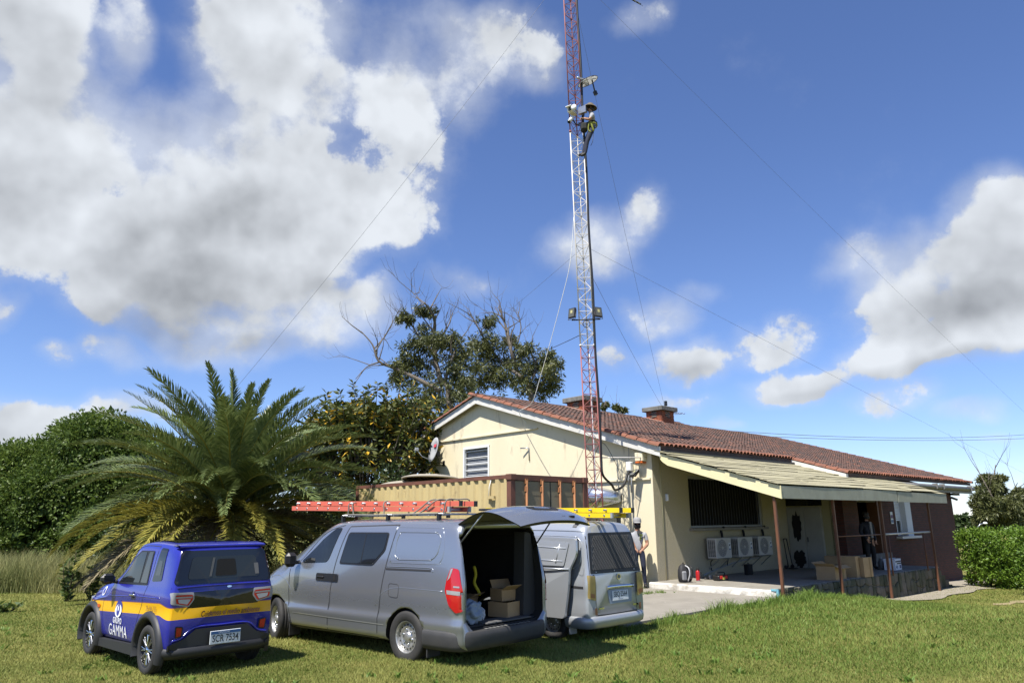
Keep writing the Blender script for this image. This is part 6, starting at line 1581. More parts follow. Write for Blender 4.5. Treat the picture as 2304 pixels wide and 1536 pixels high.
# --- Canary palm
M_PALM = leaf_mat('palm_leaflet', (.072, .112, .036), (.200, .240, .086), trans=.18, rough=.38, spec=.5)
M_PALMY = leaf_mat('palm_leaflet_yellowing', (.15, .160, .034), (.36, .31, .06), trans=.22, rough=.42, spec=.45)
M_PALMD = leaf_mat('palm_leaflet_dry', (.11, .09, .05), (.26, .22, .13), trans=.15, rough=.7, spec=.2)
PC = Vector((-7.66, 19.9, 1.95))
palm = thing('palm_tree', 'large feathery date palm with arching fronds behind the blue car', 'palm', (PC.x, PC.y, gzf(PC.x, PC.y)))
def frond(az, el0, bend, L_, m, roll, seed, dense=1.0):
    rg = np.random.default_rng(seed); n = 26; el = el0; p = np.array([PC.x, PC.y, PC.z]) + .22 * np.array([math.cos(az) * math.cos(el0), math.sin(az) * math.cos(el0), math.sin(el0) + .5])
    pts = [p]; az_ = az; sw = rg.normal(0, .10)
    for i in range(n):
        s = i / n; e = el0 - bend * s ** 1.45; az_ = az + sw * s
        p = p + L_ / n * np.array([math.cos(az_) * math.cos(e), math.sin(az_) * math.cos(e), math.sin(e)]); pts.append(p)
    pts = np.array(pts); pts[:, 2] = np.maximum(pts[:, 2], .12 + .05 * rg.random())
    cnt = int(118 * dense); V = []; F = []; T = []
    for k in range(cnt):
        s = .10 + .90 * (k + rg.random() * .6) / cnt; x = s * n; i = min(int(x), n - 1); f = x - i
        c = pts[i] * (1 - f) + pts[i + 1] * f; t = pts[i + 1] - pts[i]; t /= np.linalg.norm(t)
        b = np.array([-math.sin(az_), math.cos(az_), 0]); nn = np.cross(t, b); cr, sr = math.cos(roll), math.sin(roll); b, nn = b * cr + nn * sr, nn * cr - b * sr
        if nn[2] < 0 and abs(roll) < .1: nn = -nn
        ln = .70 * max(.12, math.sin(PI * min(1, .14 + .80 * s))) ** .7 * (L_ / 4.0) * (1 - .35 * s)
        for sg in (-1, 1):
            a = math.radians(52 - 24 * s + rg.normal(0, 6)); d = t * math.cos(a) + sg * b * math.sin(a) * .93 + nn * (.34 + rg.normal(0, .10)); d /= np.linalg.norm(d)
            w = .015 + .009 * (1 - s); wv = np.cross(d, nn); wv /= np.linalg.norm(wv)
            tip = c + d * ln * (.85 + .3 * rg.random()); tip[2] -= .10 * ln * (1 + rg.random()); mid = c + d * ln * .5
            o = len(V); V += [c - wv * w * .5, c + wv * w * .5, mid + wv * w, tip, mid - wv * w]; F += [(o, o + 1, o + 2, o + 4), (o + 4, o + 2, o + 3, o + 3)]; T += [rg.random(), rg.random()]
    V = np.array(V); Q = np.array(F)
    tri = Q[:, 2] != Q[:, 3]
    quads = Q[tri]; tris = Q[~tri][:, :3]
    me_V = V
    Fq = np.concatenate([quads, np.stack([tris[:, 0], tris[:, 1], tris[:, 2], tris[:, 2]], 1)]) if False else quads
    # blade: base quad and tip triangle written as a quad with a split tip
    tipq = np.stack([tris[:, 0], tris[:, 1], tris[:, 2]], 1)
    o = np_mesh('frond', np.concatenate([V, V]), np.concatenate([quads[:, :3], np.stack([quads[:, 0], quads[:, 2], quads[:, 3]], 1), tipq]), m, palm, tint=np.concatenate([np.repeat(rg.random(), len(quads)) * .5 + .5 * rg.random(len(quads)), rg.random(len(quads)), rg.random(len(tipq))]))
    rm = MB().tube([Vector(q) for q in pts[::3]], [.035 * (1 - .85 * i / (len(pts[::3]) - 1)) for i in range(len(pts[::3]))], 5).build('midrib', M_PALMY, o)
    at = rm.data.attributes.new('tint', 'FLOAT', 'FACE'); at.data.foreach_set('value', np.full(len(rm.data.polygons), .55, np.float32))
    inv = palm.matrix_basis.inverted() if False else None
    o.location = -Vector(palm.location)
    return o
rg = np.random.default_rng(5)
GA = 2.39996
for k in range(122):
    t = k / 121; az = k * GA + rg.normal(0, .12); el = math.radians(86 - 104 * t ** .95 + rg.normal(0, 4)); L_ = 4.25 - .30 * abs(t - .45) + rg.normal(0, .18) - .45 * (t < .12) - .45 * (t > .75)
    bend = math.radians(44 + 36 * t + rg.normal(0, 8)) if t < .75 else math.radians(42 + rg.normal(0, 10))
    m = M_PALM if t < .60 + .1 * rg.random() else (M_PALMY if t < .90 else M_PALMD)
    frond(az, el, bend, L_, m, rg.normal(0, .25), 100 + k)
mb = MB(); mb.lathe([(.42, -.1), (.40, .5), (.46, 1.1), (.55, 1.5), (.40, 1.9), (.1, 2.15)], 14, 'Z')
mb.build('trunk', M_BARKD, palm)
ME_BOOT = MB().box((0, 0, .0), (.16, .06, .34), bev=.02).mesh('leaf_boot', M_BARKD)
for k in range(46):
    a = k * GA; z = .25 + k * .034; link_copy(ME_BOOT, 'leaf_boot', palm, (.46 * math.cos(a), .46 * math.sin(a), z), (.35, 0, a - PI / 2))

def tree_thing(name, label, base, cat='tree'): return thing(name, label, cat, base)
def crown(o, C, Rr, per, size, aspect, m, droop=0, name='crown', hollow=.55, flat=1.0):
    V, F, T = clump_leaves(C, Rr, per, size, aspect, droop, hollow, flat)
    c = np_mesh(name, V - np.array(o.location), F, m, o, tint=T); tag(c, kind='stuff'); return c
# --- round dense tree at the left edge
M_ROUND = leaf_mat('glossy_dark_green_leaf', (.055, .098, .018), (.165, .225, .045), trans=.28, rough=.5, spec=.3)
o = tree_thing('broadleaf_tree', 'dense round green tree at the left edge', (-19.2, 31.0, 0))
EL = [((-18.9, 31, 1.9), (4.6, 3.2, 2.6)), ((-17.6, 30.5, 4.0), (2.3, 2.2, 1.8)), ((-20.3, 30.5, 3.5), (2.4, 2.2, 1.4)), ((-22.9, 31, 1.2), (2.4, 2.2, 1.9)), ((-15.0, 30.6, 3.0), (1.6, 1.8, 2.0)), ((-16.9, 30, 4.9), (1.1, 1.1, .95)), ((-18.5, 29.3, 1.8), (3.6, 1.6, 1.9))]
C, Rr = ell_clumps(EL, 15, .72, 3); crown(o, C, Rr, 400, .145, .5, M_ROUND)
C, Rr = ell_clumps([(c, tuple(q * .72 for q in r)) for c, r in EL], 9, .8, 4); crown(o, C, Rr, 160, .26, .6, M_ROUND, name='inner_crown')
mb = MB(); limb(mb, [(0, 0, -.2), (.1, 0, 1.2), (.3, .2, 3.0), (.9, .1, 4.6)], .32, .08); limb(mb, [(0, 0, .8), (-1, .1, 2.0), (-2.0, 0, 3.3)], .2, .05); limb(mb, [(.2, 0, 1.0), (1.6, 0, 2.2), (3.0, 0, 3.0)], .2, .05); mb.build('trunk', M_BARKD, o)
# --- shrubs behind the palm and the container
M_SHRUB = leaf_mat('dull_green_leaf', (.020, .040, .010), (.070, .105, .028), trans=.2, rough=.5)
for nm, lab, ells, per in (('shrub', 'dark green shrub behind the palm, left of its trunk', [((-10.4, 23.6, .8), (2.4, 1.4, 1.5)), ((-8.7, 24.2, 1.2), (1.8, 1.2, 1.6))], 300), ('shrub', 'dark green shrub behind the palm, beside the container', [((-5.6, 24.3, 1.0), (2.2, 1.2, 1.9)), ((-4.0, 24.8, 1.4), (1.4, 1.0, 1.8))], 300),
                           ('shrub', 'shrubby growth in the far left background', [((-29, 36, 2.4), (5, 2.5, 3.2)), ((-24.8, 34.5, 3.6), (1.6, 1.6, 1.4))], 260)):
    c0 = ells[0][0]; o = tree_thing(nm, lab, (c0[0], c0[1], gzf(c0[0], c0[1])), 'shrub'); C, Rr = ell_clumps(ells, 9, .6, len(lab)); crown(o, C, Rr, per, .12, .5, M_SHRUB, name='foliage')
    mb = MB()
    for a in range(5): limb(mb, [(0, 0, -.1), (.3 * math.cos(a * 1.3), .3 * math.sin(a * 1.3), .7), (.8 * math.cos(a * 1.3), .8 * math.sin(a * 1.3), 1.6)], .05, .015, 5)
    mb.build('stem', M_BARKD, o)
# --- big-leaved tree between palm and house
M_BIG = leaf_mat('leathery_big_leaf', (.030, .055, .012), (.140, .140, .030), (.55, .34, .03), trans=.16, rough=.5, c3w=.13, spec=.3)
o = tree_thing('rubber_tree', 'big-leaved tree with yellow leaves between palm and house', (-5.9, 28.6, 0)); BT = o
def big_leaf_tree():
    rg = np.random.default_rng(8); P = []; D = []; mb = MB()
    ells = [((-5.6, 28.4, 4.0), (3.2, 2.0, 2.7)), ((-7.4, 28.2, 4.5), (1.8, 1.4, 1.5)), ((-3.9, 28.6, 5.1), (1.9, 1.6, 2.1)), ((-6.0, 28.4, 5.4), (2.2, 1.5, 1.5)), ((-5.9, 28.2, 2.0), (3.6, 1.8, 1.9))]
    tips = []
    for c, r in ells:
        for _ in range(int(60 * r[0])):
            d = rg.normal(0, 1, 3); d /= np.linalg.norm(d); d[2] = abs(d[2]) * .9 if rg.random() < .8 else d[2]
            tips.append(np.array(c) + d * np.array(r) * (.62 + .42 * rg.random()))
    for px, py in ((795, 862), (800, 885), (735, 885), (765, 880), (830, 870), (850, 862), (905, 850), (870, 885), (700, 925), (680, 950), (930, 862), (960, 880)):
        q = atY(px, py, 28.2 + rg.random() * .8); tips.append(np.array(q))
    for q in tips:
        b = np.array([-5.7, 28.6, 1.6]) + (q - np.array([-5.7, 28.6, 1.6])) * .62 + np.array([0, 0, -.1]); ax = q - b; ax /= np.linalg.norm(ax); ax = ax * .5 + np.array([0, 0, .7]); ax /= np.linalg.norm(ax)
        mb.tube([Vector(b - np.array(o.location)), Vector((b + q) / 2 + np.array([0, 0, -.08]) - np.array(o.location)), Vector(q - np.array(o.location))], [.03, .02, .008], 4, caps=False)
        for k in range(20):
            a = k * GA; s = k / 20; e1 = np.cross(ax, [1, .2, 0]); e1 /= np.linalg.norm(e1); e2 = np.cross(ax, e1)
            out = e1 * math.cos(a) + e2 * math.sin(a); P.append(q - ax * (.55 * s - .02)); D.append(out * (.6 + .6 * s) + ax * (.75 - 1.15 * s))
    P = np.array(P); D = np.array(D); D /= np.linalg.norm(D, axis=1)[:, None]; n = len(P)
    tint = np.where(RNG.random(n) < .10, .9 + .1 * RNG.random(n), RNG.random(n) * .84)
    # nearest leaves on the camera side are single parts, the rest one mass
    order = np.argsort(P[:, 1] - .15 * P[:, 2]); near = order[:280]; rest = order[280:]
    V, F = leaves_np(P[rest], D[rest], .30, .36, droop=.25, jit=.22)
    c = np_mesh('crown', V - np.array(o.location), F, M_BIG, o, tint=tint[rest]); tag(c, kind='stuff')
    meshes = []
    for t in (.05, .2, .35, .5, .65, .8, .97):
        me = MB().add([(0, 0, 0), (.05, .13, .018), (0, .15, -.008), (-.05, .13, .018), (0, .30, -.03)], [(0, 1, 2), (0, 2, 3), (1, 4, 2), (2, 4, 3)]).mesh('leaf', M_BIG, False)
        at = me.attributes.new('tint', 'FLOAT', 'FACE'); at.data.foreach_set('value', np.full(4, t, np.float32)); meshes.append(me)
    for i in near:
        d = Vector(D[i]) + Vector(RNG.normal(0, .2, 3)); d.z -= .25; l = link_copy(meshes[6 if RNG.random() < .12 else RNG.integers(0, 6)], 'leaf', o, Vector(P[i]) - Vector(o.location), d.to_track_quat('Y', 'Z').to_euler()); s = .75 + .6 * RNG.random(); l.scale = (s, s, s)
    limb(mb, [(0, 0, -.2), (.1, 0, 1.2), (.2, .1, 2.6)], .22, .12); limb(mb, [(.1, 0, 1.0), (1.2, 0, 2.4), (2.0, 0, 3.8)], .13, .05); limb(mb, [(.1, 0, 1.2), (-1.1, -.1, 2.6), (-1.7, 0, 3.8)], .13, .05)
    mb.build('trunk', M_BARK, o)
big_leaf_tree()
# --- eucalyptus trees with dead tops beyond the house
M_EUC = leaf_mat('grey_green_eucalypt_leaf', (.055, .068, .024), (.165, .175, .062), (.24, .20, .05), trans=.18, rough=.45, c3w=.06)
def px_tree(name, label, Y, limbs, clumps, per, size, m, aspect=.26, twig=6, seed=1, hang=.5, bare=True, ppm=None, bark=M_BARK):
    rg = np.random.default_rng(seed); b = atY(*limbs[0][0][0], Y); b.z = gzf(b.x, b.y); o = tree_thing(name, label, b); mb = MB(); base = Vector(b)
    for pts, r0, r1, tw in limbs:
        Q = [atY(x, y, Y + rg.normal(0, .5)) - base for x, y in pts]
        if pts is limbs[0][0]: Q = [Vector((Q[0].x, Q[0].y, -.3))] + Q[1:] if len(Q) > 2 and False else [Vector((0, 0, -.3))] + Q
        P = limb(mb, Q, r0 * .72, r1 * .7, 6)
        for k in range(int(tw * .7)):
            i = int(len(P) * (.35 + .65 * rg.random())) - 1; p = P[max(i, 1)]; t = (P[max(i, 1)] - P[max(i, 1) - 1]).normalized()
            L_ = (1.0 + 1.8 * rg.random()); d = (t * .8 + Vector(rg.normal(0, .55, 3)) + Vector((0, 0, .35))).normalized(); q1 = p + d * L_ * .5; d2 = (d + Vector(rg.normal(0, .35, 3)) + Vector((0, 0, .2))).normalized(); q2 = q1 + d2 * L_ * .5
            mb.tube([p, q1, q2], [r1 * .8 + .012, r1 * .5 + .010, .008], 4, caps=False)
            for _ in range(3):
                d3 = (d2 + Vector(rg.normal(0, .6, 3))).normalized(); s0 = q1.lerp(q2, rg.random()); mb.tube([s0, s0 + d3 * .35 * L_, s0 + (d3 + Vector((0, 0, .3))) * .55 * L_], [.014, .010, .006], 3, caps=False)
    mb.build('trunk', bark, o)
    C = []; Rr = []
    for x, y, r in clumps:
        rm = r * Y / CAM_F * .95; c = np.array(atY(x, y, Y + rg.normal(0, .8 * rm)))
        for _ in range(16): C.append(c + rg.normal(0, .52, 3) * rm * np.array([1, 1, .85])); Rr.append(rm * (.22 + .26 * rg.random()))
    crown(o, C, Rr, per // 2, size, aspect, m, droop=hang, hollow=.05); return o
px_tree('eucalyptus_tree', 'left of two half-bare eucalyptus trees behind the house', 52,
        [([(1012, 905), (990, 850), (975, 780), (978, 720), (955, 680)], .42, .07, 16), ([(990, 880), (935, 850), (888, 828), (852, 812), (838, 775), (812, 745)], .26, .05, 9), ([(852, 815), (826, 825), (800, 852)], .09, .03, 3), ([(845, 790), (860, 765), (872, 745)], .08, .03, 6), ([(978, 770), (1005, 740), (1020, 700)], .13, .03, 8), ([(985, 800), (945, 760), (920, 720), (900, 700)], .13, .03, 10), ([(955, 690), (935, 665), (925, 655)], .06, .02, 6), ([(1000, 860), (1020, 800), (1030, 765)], .16, .05, 3)],
        [(958, 752, 30), (928, 795, 30), (912, 715, 14), (958, 702, 20), (1005, 790, 36), (985, 828, 44), (930, 838, 36), (1022, 832, 36), (960, 872, 40), (1030, 870, 34), (1015, 765, 24), (890, 850, 30), (1000, 900, 34), (900, 822, 26), (945, 775, 26), (1040, 800, 30), (985, 770, 24), (950, 900, 34), (1050, 890, 32)], 110, .30, M_EUC, seed=4)
px_tree('eucalyptus_tree', 'right of two half-bare eucalyptus trees behind the house', 56,
        [([(1196, 900), (1170, 850), (1150, 790), (1140, 740), (1122, 690)], .40, .06, 16), ([(1175, 850), (1130, 815), (1100, 780), (1075, 735), (1058, 705)], .22, .04, 12), ([(1150, 800), (1165, 770), (1172, 735), (1165, 700)], .12, .03, 8), ([(1185, 880), (1205, 830), (1195, 790), (1200, 760)], .16, .03, 7), ([(1140, 745), (1118, 715), (1105, 690)], .08, .02, 7), ([(1190, 890), (1230, 850), (1245, 820)], .14, .03, 3)],
        [(1100, 725, 20), (1105, 762, 28), (1068, 785, 26), (1128, 795, 36), (1085, 825, 34), (1160, 815, 34), (1160, 855, 38), (1210, 822, 30), (1240, 830, 26), (1235, 862, 30), (1110, 870, 34), (1200, 875, 32), (1060, 860, 30), (1145, 765, 22), (1235, 805, 20), (1095, 800, 30), (1185, 790, 22), (1060, 830, 30), (1185, 845, 32), (1130, 840, 32), (1215, 870, 32)], 110, .30, M_EUC, seed=9)
px_tree('distant_tree', 'small tree top showing over the ridge between the chimneys', 60, [([(1362, 930), (1364, 912)], .08, .03, 2)], [(1358, 914, 5), (1365, 909, 4)], 40, .28, M_EUC, seed=3)
px_tree('distant_tree', 'small tree top over the ridge beside the second chimney', 60, [([(1396, 935), (1392, 918)], .08, .03, 2)], [(1392, 919, 6), (1385, 915, 4), (1405, 923, 4)], 40, .28, M_EUC, seed=6)
px_tree('eucalyptus_tree', 'airy grey-green eucalyptus above the hedge at the right', 62, [([(2240, 1200), (2240, 1150), (2236, 1090), (2240, 1045)], .30, .04, 10), ([(2240, 1130), (2215, 1085), (2200, 1055)], .10, .02, 6), ([(2245, 1150), (2275, 1110), (2290, 1085)], .14, .03, 6), ([(2250, 1160), (2300, 1120), (2320, 1100)], .14, .03, 4)],
        [(2222, 1080, 12), (2245, 1078, 14), (2212, 1115, 16), (2240, 1105, 20), (2225, 1140, 22), (2258, 1130, 24), (2210, 1150, 16), (2285, 1115, 15), (2290, 1145, 22), (2250, 1165, 26), (2300, 1165, 24), (2215, 1178, 18), (2310, 1110, 14), (2280, 1175, 20), (2230, 1120, 20), (2270, 1150, 24), (2205, 1130, 14), (2225, 1095, 14), (2250, 1150, 24), (2232, 1168, 22)], 300, .30, M_EUC, seed=12)
px_tree('distant_tree', 'low distant tree line past the brick corner', 95, [([(2172, 1200), (2172, 1182)], .15, .06, 2)], [(2164, 1185, 10), (2176, 1180, 10), (2188, 1184, 12), (2200, 1186, 12), (2150, 1187, 9), (2155, 1174, 12), (2175, 1172, 13), (2195, 1174, 13), (2215, 1176, 14), (2240, 1176, 16), (2270, 1174, 16), (2300, 1174, 16)], 90, .45, M_SHRUB, seed=15, aspect=.5)
# --- clipped hedges at the right
M_HEDGE = leaf_mat('bright_hedge_leaf', (.065, .135, .014), (.20, .30, .035), trans=.28, rough=.45, spec=.35)
def hedge(label, x0, x1, y0, y1, h, n, seed):
    rg = np.random.default_rng(seed); zg = gzf((x0 + x1) / 2, (y0 + y1) / 2); o = tree_thing('clipped_hedge', label, ((x0 + x1) / 2, (y0 + y1) / 2, zg), 'hedge'); o['group'] = 'clipped hedges'
    C = []
    for _ in range(n):
        f = rg.random(); a, b, c = rg.random(3)
        if f < .5: p = (x0 + (x1 - x0) * a, y0, zg + h * b)
        elif f < .72: p = (x0, y0 + (y1 - y0) * a, zg + h * b)
        elif f < .95: p = (x0 + (x1 - x0) * a, y0 + (y1 - y0) * b, zg + h)
        else: p = (x1, y0 + (y1 - y0) * a, zg + h * b)
        p = np.array(p) + rg.normal(0, .05, 3)
        tp = max(0, .35 - (p[2] - zg)) * .5; ctr = np.array([(x0 + x1) / 2, (y0 + y1) / 2, p[2]]); p = p + (ctr - p) * tp
        C.append(p)
    crown(o, C, np.full(len(C), .20) * (.7 + .6 * rg.random(len(C))), 70, .085, .55, M_HEDGE, name='foliage', hollow=.3)
    D_ = [np.array([x0 + .35 + (x1 - x0 - .7) * a, y0 + .35 + (y1 - y0 - .7) * b, zg + .3 + (h - .65) * c]) for a, b, c in rg.random((n // 2, 3))]
    crown(o, D_, np.full(len(D_), .34), 60, .14, .6, M_HEDGE, name='inner_foliage', hollow=.2)
    mb = MB()
    for k in range(9):
        x = (x0 - x1) / 2 + (x1 - x0) * (k + .5) / 9; limb(mb, [(x, 0, -.1), (x + .1, -.1, .5), (x - .1, (y0 - y1) * .3, h * .8)], .04, .012, 5)
    mb.build('stem', M_BARKD, o)
hedge('long bright green clipped hedge right of the house', 16.35, 21.0, 25.7, 27.4, 1.85, 420, 3)
hedge('nearer clipped hedge cut off by the right edge', 15.55, 18.0, 22.0, 23.2, 1.75, 200, 4)
# --- tall weeds at the left
M_WEED = leaf_mat('weed_leaf', (.050, .090, .020), (.13, .175, .045), trans=.25, rough=.5)
def weed(label, px, py, Y, h, n, seed):
    rg = np.random.default_rng(seed); b = gnd(px, py); o = thing('tall_weed', label, 'weed', b, group='tall weeds in the meadow'); mb = MB(); P = []; D = []
    for s in range(4):
        lx, ly = rg.normal(0, .10, 2); top = Vector((lx * 1.5, ly * 1.5, h * (.6 + .4 * rg.random()))); mb.tube([(lx * .2, ly * .2, 0), (lx, ly, h * .4), top], [.012, .010, .004], 4)
        for k in range(n):
            t = rg.random(); P.append([lx * (.2 + 1.3 * t), ly * (.2 + 1.3 * t), top.z * t]); a = rg.random() * 6.3; D.append([math.cos(a), math.sin(a), .5])
    mb.build('stem', M_BARKD, o); V, F = leaves_np(np.array(P), np.array(D), .15, .4, .1, jit=.25); c = np_mesh('foliage', V, F, M_WEED, o, tint=RNG.random(len(P)))
weed('tall leafy weed left of the blue car', 150, 1352, 20, 1.35, 60, 3)
weed('leafy weed in front of the palm at its left', 205, 1348, 20, .8, 40, 4)
weed('small leafy weed in the short grass at the far left', 15, 1375, 18, .22, 16, 5)
# --- distant lamp post
o = thing('street_lamp', 'white street lamp head above the hedge', 'street lamp', (Vector(atY(2203, 1200, 58)).x, 58, -.8))
zt = atY(2215, 1177, 58).z + .8
MB().tube([(0, 0, 0), (0, 0, zt - .25), (.2, 0, zt - .06), (.45, 0, zt)], .05, 6).build('pole', M_STEEL, o); MB().lathe([(.001, -.06), (.14, -.04), (.18, .02), (.10, .10), (.001, .13)], 10, 'Z', c=(.6, 0, zt)).build('lamp_head', M_WHITEP, o)
# ------------------------------------------------------------------ people
def person(name, label, J, edges, mats, regions, loc=(0, 0, 0), rz=0.0, sub=2):
    """J: joint -> (point, radius); edges; one skinned body, coloured by the nearest bone's region"""
    root = thing(name, label, 'person', loc, rz)
    names = list(J); idx = {n: i for i, n in enumerate(names)}
    me = bpy.data.meshes.new('body'); me.from_pydata([J[n][0] for n in names], [(idx[a], idx[b]) for a, b in edges], [])
    ob = bpy.data.objects.new('body', me); COL.objects.link(ob)
    md = ob.modifiers.new('skin', 'SKIN'); md.use_smooth_shade = True; md.branch_smoothing = .6
    sv = me.skin_vertices[0].data
    for i, n in enumerate(names): r = J[n][1]; sv[i].radius = r if isinstance(r, tuple) else (r, r)
    sv[idx['pelvis']].use_root = True
    sb = ob.modifiers.new('subsurf', 'SUBSURF'); sb.levels = sub; sb.render_levels = sub
    bpy.context.view_layer.update(); dg = bpy.context.evaluated_depsgraph_get(); nm = bpy.data.meshes.new_from_object(ob.evaluated_get(dg))
    ob.modifiers.clear(); ob.data = nm; bpy.data.meshes.remove(me); nm.name = 'body'
    keys = list(mats); nm.materials.clear()
    for k in keys: nm.materials.append(mats[k])
    segs = [(Vector(J[a][0]), Vector(J[b][0]), regions(a, b)) for a, b in edges]
    for p in nm.polygons:
        c = p.center; best = None
        for a, b, rgn in segs:
            d = b - a; t = max(0, min(1, (c - a).dot(d) / max(d.length_squared, 1e-9))); q = (c - a - d * t).length
            if best is None or q < best[0]: best = (q, rgn, t)
        r = best[1]
        if isinstance(r, tuple): r = r[0] if best[2] < r[2] else r[1]
        p.material_index = keys.index(r); p.use_smooth = True
    ob.parent = root
    return root
def hand(J, E, wrist, direc, up, side, pre, s=1.0, curl=.5):
    """palm and five separate curled fingers from the wrist joint"""
    w = Vector(J[wrist][0]); d = Vector(direc).normalized(); u = Vector(up); sd = d.cross(u).normalized() * side; u = sd.cross(d).normalized() * side
    pm = w + d * .055 * s; J[pre + 'palm'] = (tuple(pm), (.020 * s, .034 * s)); E.append((wrist, pre + 'palm'))
    for k, (off, ln) in enumerate(((-.030, .072), (-.010, .082), (.010, .078), (.030, .062))):
        b = pm + d * .035 * s + sd * off * s; m = b + (d * math.cos(curl) - u * math.sin(curl)) * ln * .5 * s; t = m + (d * math.cos(curl * 2.2) - u * math.sin(curl * 2.2)) * ln * .5 * s
        for q, (nm, p, r) in enumerate((('a', b, .010), ('b', m, .009), ('c', t, .007))): J[f'{pre}f{k}{nm}'] = (tuple(p), r * s)
        E += [(pre + 'palm', f'{pre}f{k}a'), (f'{pre}f{k}a', f'{pre}f{k}b'), (f'{pre}f{k}b', f'{pre}f{k}c')]
    b = w + d * .03 * s - sd * .03 * s; m = b + (d * .5 - sd * .7 - u * .3).normalized() * .035 * s; t = m + (d * .8 - sd * .2 - u * .5).normalized() * .03 * s
    J[pre + 'ta'] = (tuple(m), .010 * s); J[pre + 'tb'] = (tuple(t), .008 * s); E += [(pre + 'palm', pre + 'ta'), (pre + 'ta', pre + 'tb')]
SPINE = [('pelvis', 'waist'), ('waist', 'chest'), ('chest', 'neck'), ('neck', 'jaw'), ('jaw', 'skull')]
def limbs(sx): return [('chest', f'sh{sx}'), (f'sh{sx}', f'el{sx}'), (f'el{sx}', f'wr{sx}'), ('pelvis', f'hip{sx}'), (f'hip{sx}', f'kn{sx}'), (f'kn{sx}', f'an{sx}'), (f'an{sx}', f'toe{sx}')]
def region_fn(short=True):
    def f(a, b):
        s = a + b
        if 'jaw' in s or 'skull' in s: return 'skin'
        if a.startswith('sh') and b.startswith('el'): return ('shirt', 'skin', .62) if short else 'shirt'
        if a.startswith('el') and b.startswith('wr'): return 'skin' if short else 'shirt'
        if a[:2] in ('wr',) or 'palm' in s or a[1:2] in ('f', 't') and a[0] in 'lr' and len(a) <= 4 and a not in ('toel',): return 'skin'
        if b.startswith('toe'): return 'shoe'
        if b.startswith('hip') or a.startswith('hip') or a.startswith('kn'): return 'trousers'
        if a == 'pelvis' and b == 'waist': return ('trousers', 'shirt', .35)
        return 'shirt'
    return f
def face(o, head, fw, s=1.0, eyes=True):
    """eyes, nose, ears on the front of the head"""
    h = Vector(head); f = Vector(fw).normalized(); sd = Vector((0, 0, 1)).cross(f).normalized()
    n = MB(); n.lathe([(.001, .028), (.010, .012), (.016, 0), (.012, -.008), (.001, -.010)], 8, 'Z', M=Matrix((sd, f, Vector((0, 0, 1)))).transposed(), c=h + f * .100 * s + Vector((0, 0, -.018))); n.build('nose', M_SKIN, o)
    for sg in (-1, 1):
        e = h + f * .092 * s + sd * .033 * sg + Vector((0, 0, .012)); MB().lathe([(.001, -.012), (.010, -.006), (.012, 0), (.010, .006), (.001, .012)], 10, 'Z', c=e).build('eye', M_BLACK, o)
        MB().box(h + sd * .083 * sg + Vector((0, 0, -.008)), (.022, .030, .055), bev=.008).build('ear', M_SKIN, o)
M_JEANS = mat('dark_navy_jeans', (.012, .016, .035), .85, col2=(.022, .028, .055), vscale=9); M_BOOT = mat('dark_boots', (.012, .011, .011), .6)
M_GREYT = mat('light_grey_tshirt', (.30, .305, .325), .85, bump=.3, bscale=14); M_MASK = mat('black_mask', (.008, .008, .010), .7); M_HAIR = mat('dark_hair', (.012, .009, .007), .6)
# 1. man standing by the cream wall
J = dict(pelvis=((0, 0, .95), (.125, .165)), waist=((0, -.01, 1.10), (.115, .155)), chest=((0, 0, 1.33), (.125, .175)), neck=((0, -.02, 1.485), .062), jaw=((0, -.035, 1.565), (.068, .075)), skull=((0, -.02, 1.665), (.088, .092)),
         shl=((.195, 0, 1.415), .068), ell=((.245, -.02, 1.12), .048), wrl=((.11, -.25, 1.005), .034), shr=((-.195, 0, 1.415), .068), elr=((-.25, 0, 1.13), .048), wrr=((-.12, -.26, 1.02), .034),
         hipl=((.095, 0, .90), .098), knl=((.115, -.03, .49), .068), anl=((.13, .02, .09), .048), toel=((.15, -.15, .045), .045), hipr=((-.095, 0, .90), .098), knr=((-.10, -.02, .49), .068), anr=((-.11, .02, .09), .048), toer=((-.13, -.15, .045), .045))
E_ = SPINE + limbs('l') + limbs('r'); hand(J, E_, 'wrl', (-.6, -.5, -.3), (0, 0, 1), 1, 'l'); hand(J, E_, 'wrr', (.6, -.5, -.3), (0, 0, 1), -1, 'r')
MATS1 = dict(skin=M_SKIN, shirt=M_GREYT, trousers=M_JEANS, shoe=M_BOOT)
pp1 = gnd(1441, 1322, .055)
p1 = person('person', 'man in grey t-shirt, cap and black mask by the wall corner', J, E_, MATS1, region_fn(), (pp1.x, pp1.y, .05), -.12)
face(p1, (0, -.02, 1.66), (0, -1, 0))
MB().lathe([(.112, -.02), (.112, .02), (.105, .075), (.07, .115), (.001, .125)], 16, 'Z', c=(0, -.015, 1.715)).grid([[(.10 * math.cos(a), -.015 + .11 * math.sin(a), 1.71), (.095 * math.cos(a), -.015 + .20 * math.sin(a), 1.685)] for a in np.linspace(PI + .2, 2 * PI - .2, 9)]).build('cap', mat('grey_cap', (.27, .27, .27), .9), p1)
MB().grid([[(.084 * math.cos(a) * k, -.026 + .096 * math.sin(a) * k, z) for a in np.linspace(PI - .15, 2 * PI + .15, 13)] for z, k in ((1.645, 1.04), (1.61, 1.10), (1.57, 1.06), (1.535, .85))]).build('face_mask', M_MASK, p1)
MB().lathe([(.098, 0), (.094, -.05), (.07, -.09)], 14, 'Z', c=(0, -.005, 1.70), arc=PI).build('hair', M_HAIR, p1)
rg = random.Random(2)
